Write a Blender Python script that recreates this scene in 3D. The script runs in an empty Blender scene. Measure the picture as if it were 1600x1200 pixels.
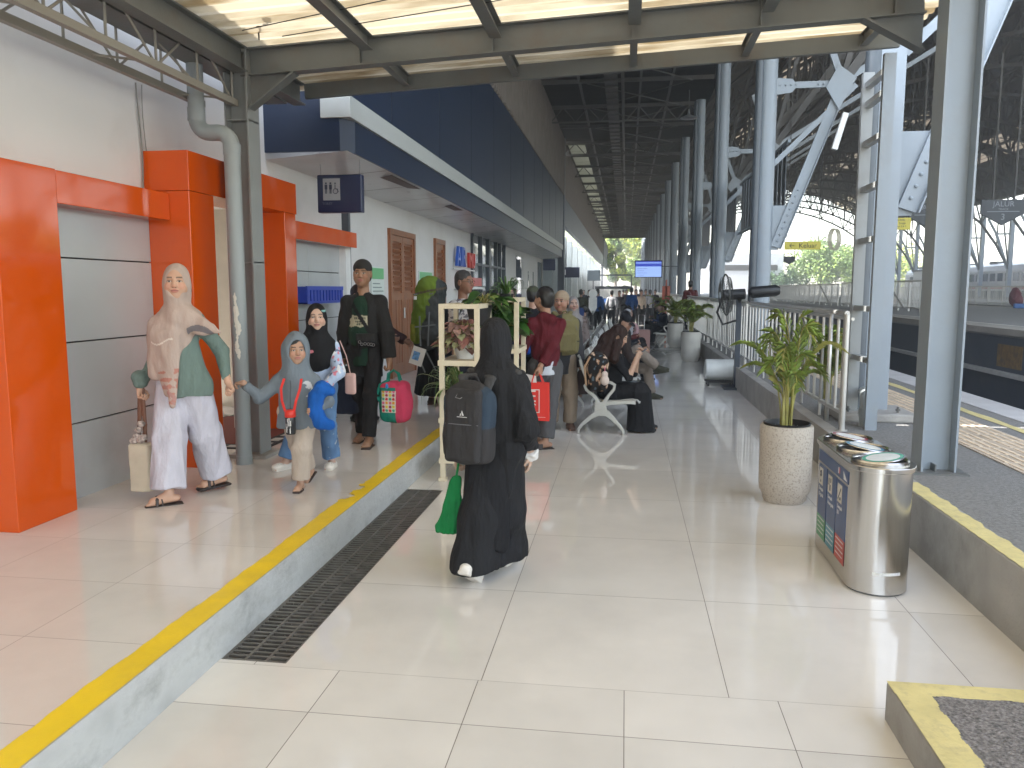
import bpy, bmesh, math, random
import numpy as np
from mathutils import Vector, Matrix
R_ = math.radians
random.seed(7)
rng = np.random.default_rng(7)
scene = bpy.context.scene
COL = scene.collection

# ---------------------------------------------------------------- camera
H = 1.62
FPX, CX, CY = 1240.0, 800.0, 600.0
pitch = math.atan(148 / FPX)
psi = math.atan(178 * math.cos(pitch) / FPX)
cF = Vector((-math.sin(psi) * math.cos(pitch), math.cos(psi) * math.cos(pitch), -math.sin(pitch)))
cR = Vector((math.cos(psi), math.sin(psi), 0))
cU = cR.cross(cF)
cam_data = bpy.data.cameras.new('camera')
cam_data.lens = 36 * FPX / 1600
cam_data.clip_end = 2000
cam = bpy.data.objects.new('camera', cam_data)
COL.objects.link(cam)
cam.matrix_world = Matrix(((cR.x, cU.x, -cF.x, 0), (cR.y, cU.y, -cF.y, 0), (cR.z, cU.z, -cF.z, H), (0, 0, 0, 1)))
scene.camera = cam

# ---------------------------------------------------------------- world, sun, exposure
SUN_EL, SUN_AZ = 52.0, 265.0      # azimuth measured clockwise from +Y
world = bpy.data.worlds.new('World')
scene.world = world
world.use_nodes = True
wn = world.node_tree.nodes
wn.clear()
sky = wn.new('ShaderNodeTexSky')
sky.sky_type = 'NISHITA'
sky.sun_disc = False
sky.sun_elevation = R_(SUN_EL)
sky.sun_rotation = R_(SUN_AZ)
sky.air_density = 1.4
sky.dust_density = 1.5
bg = wn.new('ShaderNodeBackground')
bg.inputs[1].default_value = 0.15
wo = wn.new('ShaderNodeOutputWorld')
hsv = wn.new('ShaderNodeHueSaturation'); hsv.inputs['Saturation'].default_value = .55
world.node_tree.links.new(sky.outputs[0], hsv.inputs['Color']); world.node_tree.links.new(hsv.outputs[0], bg.inputs[0])
world.node_tree.links.new(bg.outputs[0], wo.inputs[0])
sd = bpy.data.lights.new('sun', 'SUN')
sd.energy = 4.0
sd.angle = R_(0.6)
sd.color = (1.0, 0.96, 0.9)
so = bpy.data.objects.new('sun', sd)
COL.objects.link(so)
az, el = R_(SUN_AZ), R_(SUN_EL)
sdir = Vector((math.sin(az) * math.cos(el), math.cos(az) * math.cos(el), math.sin(el)))
so.rotation_euler = sdir.to_track_quat('Z', 'Y').to_euler()
so.location = (0, -5, 30)
scene.view_settings.view_transform = 'Standard'
scene.view_settings.look = 'None'
scene.view_settings.gamma = 1
scene.view_settings.use_curve_mapping = False
scene.view_settings.exposure = 2.75
scene.cycles.use_denoising = True
scene.cycles.max_bounces = 10
scene.cycles.diffuse_bounces = 6
scene.cycles.glossy_bounces = 4
scene.cycles.transparent_max_bounces = 12
scene.cycles.sample_clamp_indirect = 6

# ---------------------------------------------------------------- materials
def link(nt, a, b): nt.links.new(a, b)
_M = {}
def mat(name, color=(.5, .5, .5), rough=.5, metal=0.0, var=.08, vscale=6.0, bump=.0, bscale=60.0, attr=False,
        spec=.5, coat=0.0, rvar=.1, dirt=None, dscale=1.5, damt=.3, trans=0.0, emit=None, stretch=None, sheen=0.0, bdist=.01):
    if name in _M: return _M[name]
    m = bpy.data.materials.new(name); m.use_nodes = True
    nt = m.node_tree; N = nt.nodes; b = N['Principled BSDF']
    tc = N.new('ShaderNodeTexCoord'); mp = N.new('ShaderNodeMapping')
    link(nt, tc.outputs['Object'], mp.inputs[0])
    if stretch: mp.inputs['Scale'].default_value = stretch
    n1 = N.new('ShaderNodeTexNoise'); n1.inputs['Scale'].default_value = vscale; n1.inputs['Detail'].default_value = 5
    link(nt, mp.outputs[0], n1.inputs['Vector'])
    hs = N.new('ShaderNodeHueSaturation')
    if attr:
        a = N.new('ShaderNodeAttribute'); a.attribute_name = 'Col'; link(nt, a.outputs['Color'], hs.inputs['Color'])
    else:
        hs.inputs['Color'].default_value = (*color, 1)
    mr = N.new('ShaderNodeMapRange'); mr.inputs['From Min'].default_value = .3; mr.inputs['From Max'].default_value = .7
    mr.inputs['To Min'].default_value = 1 - var; mr.inputs['To Max'].default_value = 1 + var
    link(nt, n1.outputs['Fac'], mr.inputs[0]); link(nt, mr.outputs[0], hs.inputs['Value'])
    out = hs.outputs[0]
    if dirt:
        n2 = N.new('ShaderNodeTexNoise'); n2.inputs['Scale'].default_value = dscale; n2.inputs['Detail'].default_value = 8
        n2.inputs['Roughness'].default_value = .65
        link(nt, mp.outputs[0], n2.inputs['Vector'])
        r2 = N.new('ShaderNodeMapRange'); r2.inputs['From Min'].default_value = .5; r2.inputs['From Max'].default_value = .72
        r2.inputs['To Max'].default_value = damt; link(nt, n2.outputs['Fac'], r2.inputs[0])
        mx = N.new('ShaderNodeMix'); mx.data_type = 'RGBA'; mx.inputs['B'].default_value = (*dirt, 1)
        link(nt, r2.outputs[0], mx.inputs['Factor']); link(nt, out, mx.inputs['A']); out = mx.outputs['Result']
    link(nt, out, b.inputs['Base Color'])
    rr = N.new('ShaderNodeMapRange'); rr.inputs['To Min'].default_value = max(0, rough - rvar * rough * 2)
    rr.inputs['To Max'].default_value = min(1, rough + rvar * rough * 2)
    link(nt, n1.outputs['Fac'], rr.inputs[0]); link(nt, rr.outputs[0], b.inputs['Roughness'])
    b.inputs['Metallic'].default_value = metal
    b.inputs['Specular IOR Level'].default_value = spec
    b.inputs['Coat Weight'].default_value = coat
    b.inputs['Coat Roughness'].default_value = .05
    if sheen: b.inputs['Sheen Weight'].default_value = sheen
    if trans: b.inputs['Transmission Weight'].default_value = trans
    if emit:
        b.inputs['Emission Color'].default_value = (*emit[:3], 1); b.inputs['Emission Strength'].default_value = emit[3]
    if bump:
        n3 = N.new('ShaderNodeTexNoise'); n3.inputs['Scale'].default_value = bscale; n3.inputs['Detail'].default_value = 4
        link(nt, mp.outputs[0], n3.inputs['Vector'])
        bp = N.new('ShaderNodeBump'); bp.inputs['Strength'].default_value = bump; bp.inputs['Distance'].default_value = bdist
        link(nt, n3.outputs['Fac'], bp.inputs['Height']); link(nt, bp.outputs[0], b.inputs['Normal'])
    _M[name] = m
    return m

def tile_mat(name, color, sx, sy, ox, oy, grout=(.16, .14, .12), gw=.0035, rough=.09, var=.09):
    """square tiles in world x/y with thin grout lines, each tile a hair different"""
    m = bpy.data.materials.new(name); m.use_nodes = True
    nt = m.node_tree; N = nt.nodes; b = N['Principled BSDF']
    geo = N.new('ShaderNodeNewGeometry'); sep = N.new('ShaderNodeSeparateXYZ'); link(nt, geo.outputs['Position'], sep.inputs[0])
    def M(op, a, c=None):
        n = N.new('ShaderNodeMath'); n.operation = op
        for i, v in enumerate((a, c)):
            if v is None: continue
            if isinstance(v, (int, float)): n.inputs[i].default_value = v
            else: link(nt, v, n.inputs[i])
        return n.outputs[0]
    ux = M('DIVIDE', M('SUBTRACT', sep.outputs[0], ox), sx); uy = M('DIVIDE', M('SUBTRACT', sep.outputs[1], oy), sy)
    def dist(u, s):
        f = M('FRACT', u); return M('MULTIPLY', M('MINIMUM', f, M('SUBTRACT', 1.0, f)), s)
    d = M('MINIMUM', dist(ux, sx), dist(uy, sy))
    g = M('LESS_THAN', d, gw / 2)
    cid = N.new('ShaderNodeCombineXYZ'); link(nt, M('FLOOR', ux), cid.inputs[0]); link(nt, M('FLOOR', uy), cid.inputs[1])
    wn_ = N.new('ShaderNodeTexWhiteNoise'); link(nt, cid.outputs[0], wn_.inputs['Vector'])
    n1 = N.new('ShaderNodeTexNoise'); n1.inputs['Scale'].default_value = 2.2; n1.inputs['Detail'].default_value = 7
    n1.inputs['Roughness'].default_value = .6
    link(nt, geo.outputs['Position'], n1.inputs['Vector'])
    v = M('ADD', M('MULTIPLY', M('SUBTRACT', wn_.outputs['Value'], .5), var), M('ADD', 1.0, M('MULTIPLY', M('SUBTRACT', n1.outputs['Fac'], .5), .30)))
    hs = N.new('ShaderNodeHueSaturation'); hs.inputs['Color'].default_value = (*color, 1); link(nt, v, hs.inputs['Value'])
    mx = N.new('ShaderNodeMix'); mx.data_type = 'RGBA'; link(nt, g, mx.inputs['Factor']); link(nt, hs.outputs[0], mx.inputs['A'])
    mx.inputs['B'].default_value = (*grout, 1); link(nt, mx.outputs['Result'], b.inputs['Base Color'])
    n2 = N.new('ShaderNodeTexNoise'); n2.inputs['Scale'].default_value = 9; n2.inputs['Detail'].default_value = 6
    link(nt, geo.outputs['Position'], n2.inputs['Vector'])
    rg = M('ADD', M('MULTIPLY', g, .5), M('ADD', rough, M('MULTIPLY', M('SUBTRACT', n2.outputs['Fac'], .45), rough * 1.1)))
    link(nt, rg, b.inputs['Roughness'])
    bp = N.new('ShaderNodeBump'); bp.inputs['Strength'].default_value = .25; bp.inputs['Distance'].default_value = .002
    link(nt, M('SUBTRACT', 1.0, g), bp.inputs['Height']); link(nt, bp.outputs[0], b.inputs['Normal'])
    b.inputs['Specular IOR Level'].default_value = .62
    return m

# ---------------------------------------------------------------- mesh helpers
def attach(o, parent):
    COL.objects.link(o)
    if parent is not None: o.parent = parent
    return o
def tag(o, label=None, cat=None, group=None, kind=None):
    if label: o['label'] = label
    if cat: o['category'] = cat
    if group: o['group'] = group
    if kind: o['kind'] = kind
    return o
def thing(name, label, cat, loc=(0, 0, 0), rz=0.0, group=None):
    o = bpy.data.objects.new(name, None); COL.objects.link(o)
    o.empty_display_size = .1
    o.location = loc; o.rotation_euler = (0, 0, rz)
    return tag(o, label, cat, group)
def copy_tree(o, parent=None):
    c = o.copy(); COL.objects.link(c)
    if parent is not None: c.parent = parent
    for ch in [x for x in list(o.children)]: copy_tree(ch, c)
    return c

class MB:
    def __init__(s): s.v = []; s.f = []; s.cols = []
    def add(s, vs, fs):
        n = len(s.v); s.v += [tuple(v) for v in vs]; s.f += [tuple(i + n for i in f) for f in fs]; return s
    def box(s, x0, x1, y0, y1, z0, z1, M=None):
        vs = [(x, y, z) for z in (z0, z1) for y in (y0, y1) for x in (x0, x1)]
        if M is not None: vs = [M @ Vector(v) for v in vs]
        return s.add(vs, [(0, 2, 3, 1), (4, 5, 7, 6), (0, 1, 5, 4), (2, 6, 7, 3), (0, 4, 6, 2), (1, 3, 7, 5)])
    def bar(s, a, b, w, h=None, up=(0, 0, 1)):
        """rectangular bar from a to b, w across, h along up"""
        h = h or w; a = Vector(a); b = Vector(b); d = (b - a)
        if d.length < 1e-6: return s
        d.normalize(); u = Vector(up)
        if abs(d.dot(u)) > .98: u = Vector((0, 1, 0)) if abs(d.y) < .9 else Vector((1, 0, 0))
        x = d.cross(u).normalized(); u = x.cross(d).normalized()
        vs = [p + x * sx * w / 2 + u * su * h / 2 for p in (a, b) for su in (-1, 1) for sx in (-1, 1)]
        return s.add(vs, [(0, 1, 3, 2), (4, 6, 7, 5), (0, 4, 5, 1), (2, 3, 7, 6), (0, 2, 6, 4), (1, 5, 7, 3)])
    def ibeam(s, a, b, w, h, t=.012, up=(0, 0, 1), chan=False):
        a = Vector(a); b = Vector(b); d = (b - a).normalized(); u = Vector(up)
        if abs(d.dot(u)) > .98: u = Vector((0, 1, 0))
        x = d.cross(u).normalized(); u = x.cross(d).normalized()
        o = u * (h / 2 - t / 2)
        s.bar(a + o, b + o, w, t, u); s.bar(a - o, b - o, w, t, u)
        wx = x * (w / 2 - t / 2) if chan else x * 0
        s.bar(a + wx, b + wx, t, h - 2 * t - .0004, u)
        return s
    def tube(s, pts, r, n=10, cap=True, closed=False):
        pts = [Vector(p) for p in pts]; rs = r if isinstance(r, (list, tuple)) else [r] * len(pts)
        base = len(s.v); k = len(pts)
        up = None
        for i, p in enumerate(pts):
            d = (pts[(i + 1) % k] - pts[i - 1]) if closed else (pts[min(i + 1, k - 1)] - pts[max(i - 1, 0)])
            d.normalize()
            if up is None: up = Vector((0, 0, 1)) if abs(d.z) < .9 else Vector((1, 0, 0))
            x = d.cross(up).normalized(); up = x.cross(d).normalized()
            for j in range(n):
                t = 2 * math.pi * j / n
                s.v.append(tuple(p + (x * math.cos(t) + up * math.sin(t)) * rs[i]))
        for i in range(k if closed else k - 1):
            i2 = (i + 1) % k
            for j in range(n):
                j2 = (j + 1) % n
                s.f.append((base + i * n + j, base + i * n + j2, base + i2 * n + j2, base + i2 * n + j))
        if cap and not closed:
            s.f.append(tuple(base + j for j in range(n))[::-1]); s.f.append(tuple(base + (k - 1) * n + j for j in range(n)))
        return s
    def lathe(s, prof, n=32, c=(0, 0, 0), cap=True):
        base = len(s.v); k = len(prof)
        for r, z in prof:
            for j in range(n):
                t = 2 * math.pi * j / n; s.v.append((c[0] + r * math.cos(t), c[1] + r * math.sin(t), c[2] + z))
        for i in range(k - 1):
            for j in range(n):
                j2 = (j + 1) % n
                s.f.append((base + i * n + j, base + i * n + j2, base + (i + 1) * n + j2, base + (i + 1) * n + j))
        if cap:
            s.f.append(tuple(base + j for j in range(n))[::-1]); s.f.append(tuple(base + (k - 1) * n + j for j in range(n)))
        return s
    def prism(s, poly, axis, a, b):
        """polygon (2-D) extruded along axis 0/1/2 from a to b; the 2-D coords fill the other axes in order"""
        def p3(p, t):
            l = [p[0], p[1]]; l.insert(axis, t); return tuple(l)
        n = len(poly); vs = [p3(p, a) for p in poly] + [p3(p, b) for p in poly]
        fs = [tuple(range(n))[::-1], tuple(range(n, 2 * n))] + [(i, (i + 1) % n, n + (i + 1) % n, n + i) for i in range(n)]
        return s.add(vs, fs)
    def quad(s, a, b, c, d): return s.add([a, b, c, d], [(0, 1, 2, 3)])
    def build(s, name, m, parent=None, smooth=None, bevel=0.0, loc=None, cols=None):
        me = bpy.data.meshes.new(name); me.from_pydata(s.v, [], s.f)
        bm = bmesh.new(); bm.from_mesh(me); bmesh.ops.recalc_face_normals(bm, faces=bm.faces); bm.to_mesh(me); bm.free()
        if m is not None: me.materials.append(m)
        if smooth:
            me.shade_smooth(); me.set_sharp_from_angle(angle=R_(smooth))
        o = bpy.data.objects.new(name, me); attach(o, parent)
        if loc: o.location = loc
        if bevel:
            md = o.modifiers.new('bevel', 'BEVEL'); md.width = bevel; md.segments = 2; md.limit_method = 'ANGLE'; md.angle_limit = R_(40)
            md.harden_normals = False
        return o

def np_mesh(name, V, F, m, parent=None, cols=None, smooth=True):
    me = bpy.data.meshes.new(name)
    nv, nf = len(V), len(F)
    me.vertices.add(nv); me.vertices.foreach_set('co', np.ascontiguousarray(V, dtype=np.float32).ravel())
    k = F.shape[1]
    me.loops.add(nf * k); me.loops.foreach_set('vertex_index', np.ascontiguousarray(F, dtype=np.int32).ravel())
    me.polygons.add(nf); me.polygons.foreach_set('loop_start', np.arange(0, nf * k, k, dtype=np.int32))
    me.update(calc_edges=True)
    if smooth: me.shade_smooth()
    if cols is not None:
        a = me.color_attributes.new('Col', 'FLOAT_COLOR', 'POINT')
        c4 = np.ones((nv, 4), dtype=np.float32); c4[:, :3] = cols
        a.data.foreach_set('color', c4.ravel())
    if m is not None: me.materials.append(m)
    o = bpy.data.objects.new(name, me)
    return attach(o, parent)

_font_cache = {}
def text_obj(s, size, M, m, name, parent, extrude=.001, align='CENTER', spacing=1.0):
    cu = bpy.data.curves.new('txt', 'FONT'); cu.body = s; cu.size = size; cu.extrude = extrude
    cu.align_x = align; cu.align_y = 'CENTER'; cu.space_character = spacing; cu.resolution_u = 3
    to = bpy.data.objects.new('txt', cu); COL.objects.link(to)
    me = bpy.data.meshes.new_from_object(to.evaluated_get(bpy.context.evaluated_depsgraph_get()))
    bpy.data.objects.remove(to); bpy.data.curves.remove(cu)
    me.name = name; me.materials.clear(); me.materials.append(m)
    o = bpy.data.objects.new(name, me); attach(o, parent)
    o.matrix_local = M
    return o
def face_mat(origin, right, up):
    r = Vector(right).normalized(); u = Vector(up).normalized(); n = r.cross(u)
    return Matrix(((r.x, u.x, n.x, origin[0]), (r.y, u.y, n.y, origin[1]), (r.z, u.z, n.z, origin[2]), (0, 0, 0, 1)))

# ---------------------------------------------------------------- SDF modelling (smooth unions meshed by surface nets)
def smin(a, b, k):
    if k <= 0: return np.minimum(a, b)
    h = np.maximum(k - np.abs(a - b), 0) / k
    return np.minimum(a, b) - h * h * k * .25
def rot_to(d, up=(0, 0, 1)):
    """rows: x, y(=d), z basis"""
    d = np.array(d, float); d /= np.linalg.norm(d); u = np.array(up, float)
    x = np.cross(d, u)
    if np.linalg.norm(x) < 1e-3: x = np.cross(d, (0, 1, 0.01))
    x /= np.linalg.norm(x); z = np.cross(x, d)
    return np.array([x, d, z])
class SDF:
    def __init__(s): s.ops = []
    def _o(s, kind, p, k, op, lo, hi):
        s.ops.append((kind, p, k, op, np.array(lo, float), np.array(hi, float))); return s
    def cap(s, a, b, ra, rb=None, k=.02, op='+', sq=None):
        rb = ra if rb is None else rb; a = np.array(a, float); b = np.array(b, float); r = max(ra, rb)
        if sq is not None: r = r * max(1, sq[1])
        return s._o('cap', (a, b, ra, rb, sq), k, op, np.minimum(a, b) - r, np.maximum(a, b) + r)
    def cone(s, a, b, ra, rb=None, k=.0, op='+', sq=None):
        """flat-ended"""
        rb = ra if rb is None else rb; a = np.array(a, float); b = np.array(b, float); r = max(ra, rb)
        if sq is not None: r = r * max(1, sq[1])
        return s._o('cone', (a, b, ra, rb, sq), k, op, np.minimum(a, b) - r, np.maximum(a, b) + r)
    def ell(s, c, r, k=.02, op='+', rot=None):
        c = np.array(c, float); r = np.array(r, float); e = max(r) if rot is not None else r
        return s._o('ell', (c, r, rot), k, op, c - e, c + e)
    def box(s, c, h, rd=.01, k=.01, op='+', rot=None):
        c = np.array(c, float); h = np.array(h, float); e = np.linalg.norm(h) if rot is not None else h
        return s._o('box', (c, h, rd, rot), k, op, c - e, c + e)
    def chain(s, pts, rs, k=.01, op='+', sq=None):
        if not isinstance(rs, (list, tuple)): rs = [rs] * len(pts)
        for i in range(len(pts) - 1): s.cap(pts[i], pts[i + 1], rs[i], rs[i + 1], k, op, sq)
        return s
    def below(s, z): s.ops.append(('pl', (np.array([0, 0, 1.]), -z), 0, '^', None, None)); return s      # keep z > value
    def above(s, z): s.ops.append(('pl', (np.array([0, 0, -1.]), z), 0, '^', None, None)); return s      # keep z < value
    def plane(s, n, p):
        """keep the side n points to"""
        n = np.array(n, float); n /= np.linalg.norm(n); s.ops.append(('pl', (n, -float(np.dot(n, p))), 0, '^', None, None)); return s
    @staticmethod
    def _ev(kind, p, X, Y, Z):
        if kind in ('cap', 'cone'):
            a, b, ra, rb, sq = p; ab = b - a; L2 = float(ab @ ab) + 1e-12
            x, y, z = X - a[0], Y - a[1], Z - a[2]
            t0 = (x * ab[0] + y * ab[1] + z * ab[2]) / L2
            t = np.clip(t0, 0, 1)
            x, y, z = x - t * ab[0], y - t * ab[1], z - t * ab[2]
            if kind == 'cone':
                L = math.sqrt(L2); ax = (t0 - t); x, y, z = x - ax * ab[0], y - ax * ab[1], z - ax * ab[2]
            if sq is not None:
                n, f = sq; dn = x * n[0] + y * n[1] + z * n[2]; e = dn * (1 / f - 1)
                x, y, z = x + e * n[0], y + e * n[1], z + e * n[2]
            d = np.sqrt(x * x + y * y + z * z) - (ra + t * (rb - ra))
            if kind == 'cone': d = np.maximum(d, np.abs(t0 - .5) * L - .5 * L)
            return d
        if kind == 'ell':
            c, r, rot = p; x, y, z = X - c[0], Y - c[1], Z - c[2]
            if rot is not None: x, y, z = [rot[i][0] * x + rot[i][1] * y + rot[i][2] * z for i in range(3)]
            k0 = np.sqrt((x / r[0]) ** 2 + (y / r[1]) ** 2 + (z / r[2]) ** 2)
            k1 = np.sqrt((x / r[0] ** 2) ** 2 + (y / r[1] ** 2) ** 2 + (z / r[2] ** 2) ** 2) + 1e-9
            return k0 * (k0 - 1) / k1
        if kind == 'box':
            c, h, rd, rot = p; x, y, z = X - c[0], Y - c[1], Z - c[2]
            if rot is not None: x, y, z = [rot[i][0] * x + rot[i][1] * y + rot[i][2] * z for i in range(3)]
            qx, qy, qz = np.abs(x) - h[0] + rd, np.abs(y) - h[1] + rd, np.abs(z) - h[2] + rd
            return np.sqrt(np.maximum(qx, 0) ** 2 + np.maximum(qy, 0) ** 2 + np.maximum(qz, 0) ** 2) + np.minimum(np.maximum(qx, np.maximum(qy, qz)), 0) - rd
        n, c = p
        return -(X * n[0] + Y * n[1] + Z * n[2] + c)
    def mesh(s, res=.01, fine=(), fres=.004):
        """fine: list of (lo, hi) boxes that get finer grid lines"""
        los = [o[4] for o in s.ops if o[4] is not None and o[3] == '+']; his = [o[5] for o in s.ops if o[5] is not None and o[3] == '+']
        lo = np.min(los, axis=0) - 2.2 * res; hi = np.max(his, axis=0) + 2.2 * res
        for o in s.ops:
            if o[0] == 'pl' and o[3] == '^':
                n, c = o[1]
                for i in range(3):
                    if n[i] > .999: lo[i] = max(lo[i], -c - 2.2 * res)
                    if n[i] < -.999: hi[i] = min(hi[i], c + 2.2 * res)
        axs = []
        for i in range(3):
            iv = sorted((max(f[0][i], lo[i]), min(f[1][i], hi[i])) for f in fine)
            iv = [v for v in iv if v[1] > v[0]]; mg = []
            for a, b in iv:
                if mg and a <= mg[-1][1] + res: mg[-1][1] = max(b, mg[-1][1])
                else: mg.append([a, b])
            pts = []; cur = lo[i]
            for a, b in mg:
                if a > cur: pts.append(np.linspace(cur, a, max(2, int(math.ceil((a - cur) / res)) + 1))[:-1])
                pts.append(np.linspace(a, b, max(2, int(math.ceil((b - a) / fres)) + 1))[:-1]); cur = b
            pts.append(np.linspace(cur, hi[i], max(2, int(math.ceil((hi[i] - cur) / res)) + 1)))
            axs.append(np.unique(np.concatenate(pts)).astype(np.float32))
        xs, ys, zs = axs
        F = np.full((len(xs), len(ys), len(zs)), .5, np.float32)
        for kind, p, k, op, l, h in s.ops:
            if l is None:
                X, Y, Z = xs[:, None, None], ys[None, :, None], zs[None, None, :]
                F = np.maximum(F, s._ev(kind, p, X, Y, Z).astype(np.float32)); continue
            m = k + 2.5 * res
            i0, i1 = np.searchsorted(xs, l[0] - m), np.searchsorted(xs, h[0] + m)
            j0, j1 = np.searchsorted(ys, l[1] - m), np.searchsorted(ys, h[1] + m)
            k0, k1 = np.searchsorted(zs, l[2] - m), np.searchsorted(zs, h[2] + m)
            if i1 <= i0 or j1 <= j0 or k1 <= k0: continue
            sl = (slice(i0, i1), slice(j0, j1), slice(k0, k1))
            d = s._ev(kind, p, xs[i0:i1, None, None], ys[None, j0:j1, None], zs[None, None, k0:k1]).astype(np.float32)
            if op == '+': F[sl] = smin(F[sl], d, k)
            elif op == '-': F[sl] = -smin(-F[sl], d, k)
        return surface_nets(F, xs, ys, zs)
def surface_nets(F, xs, ys, zs):
    ins = F < 0
    n = [len(xs) - 1, len(ys) - 1, len(zs) - 1]
    c = np.zeros(n, np.uint8)
    for dx in (0, 1):
        for dy in (0, 1):
            for dz in (0, 1): c += ins[dx:n[0] + dx, dy:n[1] + dy, dz:n[2] + dz]
    act = (c > 0) & (c < 8); I, J, K = np.nonzero(act); nv = len(I)
    idx = np.full(n, -1, np.int32); idx[I, J, K] = np.arange(nv)
    val = {(a, b, d): F[I + a, J + b, K + d] for a in (0, 1) for b in (0, 1) for d in (0, 1)}
    P = np.zeros((nv, 3)); cnt = np.zeros(nv)
    cs = list(val)
    for a in cs:
        for ax in range(3):
            if a[ax]: continue
            b = list(a); b[ax] = 1; b = tuple(b)
            va, vb = val[a], val[b]; cr = (va < 0) != (vb < 0)
            t = np.where(cr, va / np.where(cr, va - vb, 1), 0)
            q = np.array(a, float)[None, :].repeat(nv, 0); q[:, ax] = t
            P[cr] += q[cr]; cnt[cr] += 1
    P /= cnt[:, None]
    V = np.stack([xs[I] + P[:, 0] * (xs[I + 1] - xs[I]), ys[J] + P[:, 1] * (ys[J + 1] - ys[J]), zs[K] + P[:, 2] * (zs[K + 1] - zs[K])], 1)
    Fs = []
    for ax in range(3):
        b1, b2 = (ax + 1) % 3, (ax + 2) % 3
        sl0 = [slice(None)] * 3; sl1 = [slice(None)] * 3
        sl0[ax] = slice(0, -1); sl1[ax] = slice(1, None)
        for b in (b1, b2): sl0[b] = slice(1, -1); sl1[b] = slice(1, -1)
        A, B = ins[tuple(sl0)], ins[tuple(sl1)]
        G = np.nonzero(A != B)
        if len(G[0]) == 0: continue
        g = [G[0].copy(), G[1].copy(), G[2].copy()]
        g[b1] = g[b1] + 1; g[b2] = g[b2] + 1
        def cell(d1, d2):
            h = list(g); h[b1] = h[b1] + d1; h[b2] = h[b2] + d2
            return idx[h[0], h[1], h[2]]
        q = np.stack([cell(-1, -1), cell(0, -1), cell(0, 0), cell(-1, 0)], 1)
        fl = ~A[G]
        q[fl] = q[fl][:, ::-1]
        Fs.append(q)
    return V, np.concatenate(Fs)
def vnormals(V, F):
    a, b, c = V[F[:, 0]], V[F[:, 1]], V[F[:, 2]]
    fn = np.cross(b - a, c - a); N = np.zeros_like(V)
    for i in range(F.shape[1]): np.add.at(N, F[:, i], fn)
    return N / (np.linalg.norm(N, axis=1)[:, None] + 1e-12)
def snoise(P, fr, seed=0, oct=3):
    r = np.random.default_rng(seed); out = np.zeros(len(P))
    P = P * np.array(fr)
    a = 1.0
    for o in range(oct):
        for _ in range(3):
            k = r.normal(size=3); k /= np.linalg.norm(k); m = r.normal(size=3)
            out += a * np.sin(P @ k * 6.28 * (1.6 ** o) + r.uniform(0, 6.28) + 1.2 * np.sin(P @ m * 3 + r.uniform(0, 6.28)))
        a *= .6
    return out / 3.5
def sdf_obj(S, name, m, parent, res=.01, fine=(), fres=.004, fold=None, paint=None, relax=1):
    V, F = S.mesh(res, fine, fres)
    for _ in range(relax):
        A = np.zeros_like(V); n = np.zeros(len(V))
        for i in range(4):
            j = (i + 1) % 4
            np.add.at(A, F[:, i], V[F[:, j]]); np.add.at(n, F[:, i], 1); np.add.at(A, F[:, j], V[F[:, i]]); np.add.at(n, F[:, j], 1)
        V = V * .5 + .5 * A / n[:, None]
    if fold is not None: V = V + vnormals(V, F) * fold(V)[:, None]
    return np_mesh(name, V, F, m, parent, cols=None if paint is None else paint(V))
# ================================================================ materials of the place
steel = mat('painted_steel_grey', (.118, .127, .125), .45, var=.12, vscale=3, bump=.15, bscale=30, dirt=(.12, .085, .06), dscale=2.5, damt=.5)
steel_b = mat('painted_steel_blue', (.25, .29, .33), .35, var=.06, vscale=2, bump=.08, bscale=25, dirt=(.2, .17, .13), dscale=2.0, damt=.3)
steel_d = mat('roof_steel', (.11, .108, .105), .7, spec=.25, var=.15, vscale=1.5, dirt=(.1, .08, .06), damt=.5)
wall_w = mat('white_wall_paint', (.66, .65, .63), .55, var=.03, vscale=.8, bump=.06, bscale=14, dirt=(.45, .42, .38), dscale=.9, damt=.35)
panel_g = mat('grey_cladding', (.50, .52, .53), .32, metal=.25, var=.04, vscale=1.2, dirt=(.28, .28, .27), dscale=1.3, damt=.35)
groove = mat('black_joint', (.015, .015, .015), .6)
orange = mat('orange_gloss', (.60, .078, .002), .07, var=.05, vscale=1.2, coat=0, spec=.45, rvar=.3, bump=.015, bscale=2.5)
navy = mat('navy_cladding', (.010, .020, .048), .38, var=.06, vscale=.6, rvar=.03)
navy_d = mat('navy_sign', (.014, .022, .065), .3, var=.05)
grey_strip = mat('grey_fascia_strip', (.42, .43, .40), .4, var=.04)
concrete = mat('concrete', (.34, .325, .30), .8, var=.14, vscale=3.5, bump=.5, bscale=40, dirt=(.14, .13, .115), dscale=2.2, damt=.55)
concrete_k = mat('kerb_plaster', (.48, .49, .48), .7, var=.18, vscale=3.0, bump=.4, bscale=25, dirt=(.22, .22, .21), dscale=3.0, damt=.75, stretch=(1, 1, 1.6))
yellow = mat('yellow_paint', (.82, .57, .01), .45, var=.07, vscale=5, bump=.12, bscale=40, dirt=(.6, .42, .06), dscale=6, damt=.35)
yellow_w = mat('worn_yellow_paint', (.62, .53, .24), .6, var=.10, vscale=8, bump=.3, bscale=50, dirt=(.42, .36, .2), dscale=22, damt=.7)
asphalt = mat('asphalt', (.20, .195, .185), .85, var=.3, vscale=45, bump=1.0, bscale=110, dirt=(.2, .19, .18), dscale=1.2, damt=.35)
gravelm = mat('exposed_gravel', (.20, .185, .175), .8, var=.65, vscale=90, bump=1.0, bscale=120)
stone_e = mat('edge_stone', (.46, .45, .44), .7, var=.1, vscale=4, bump=.3, bscale=40)
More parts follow.
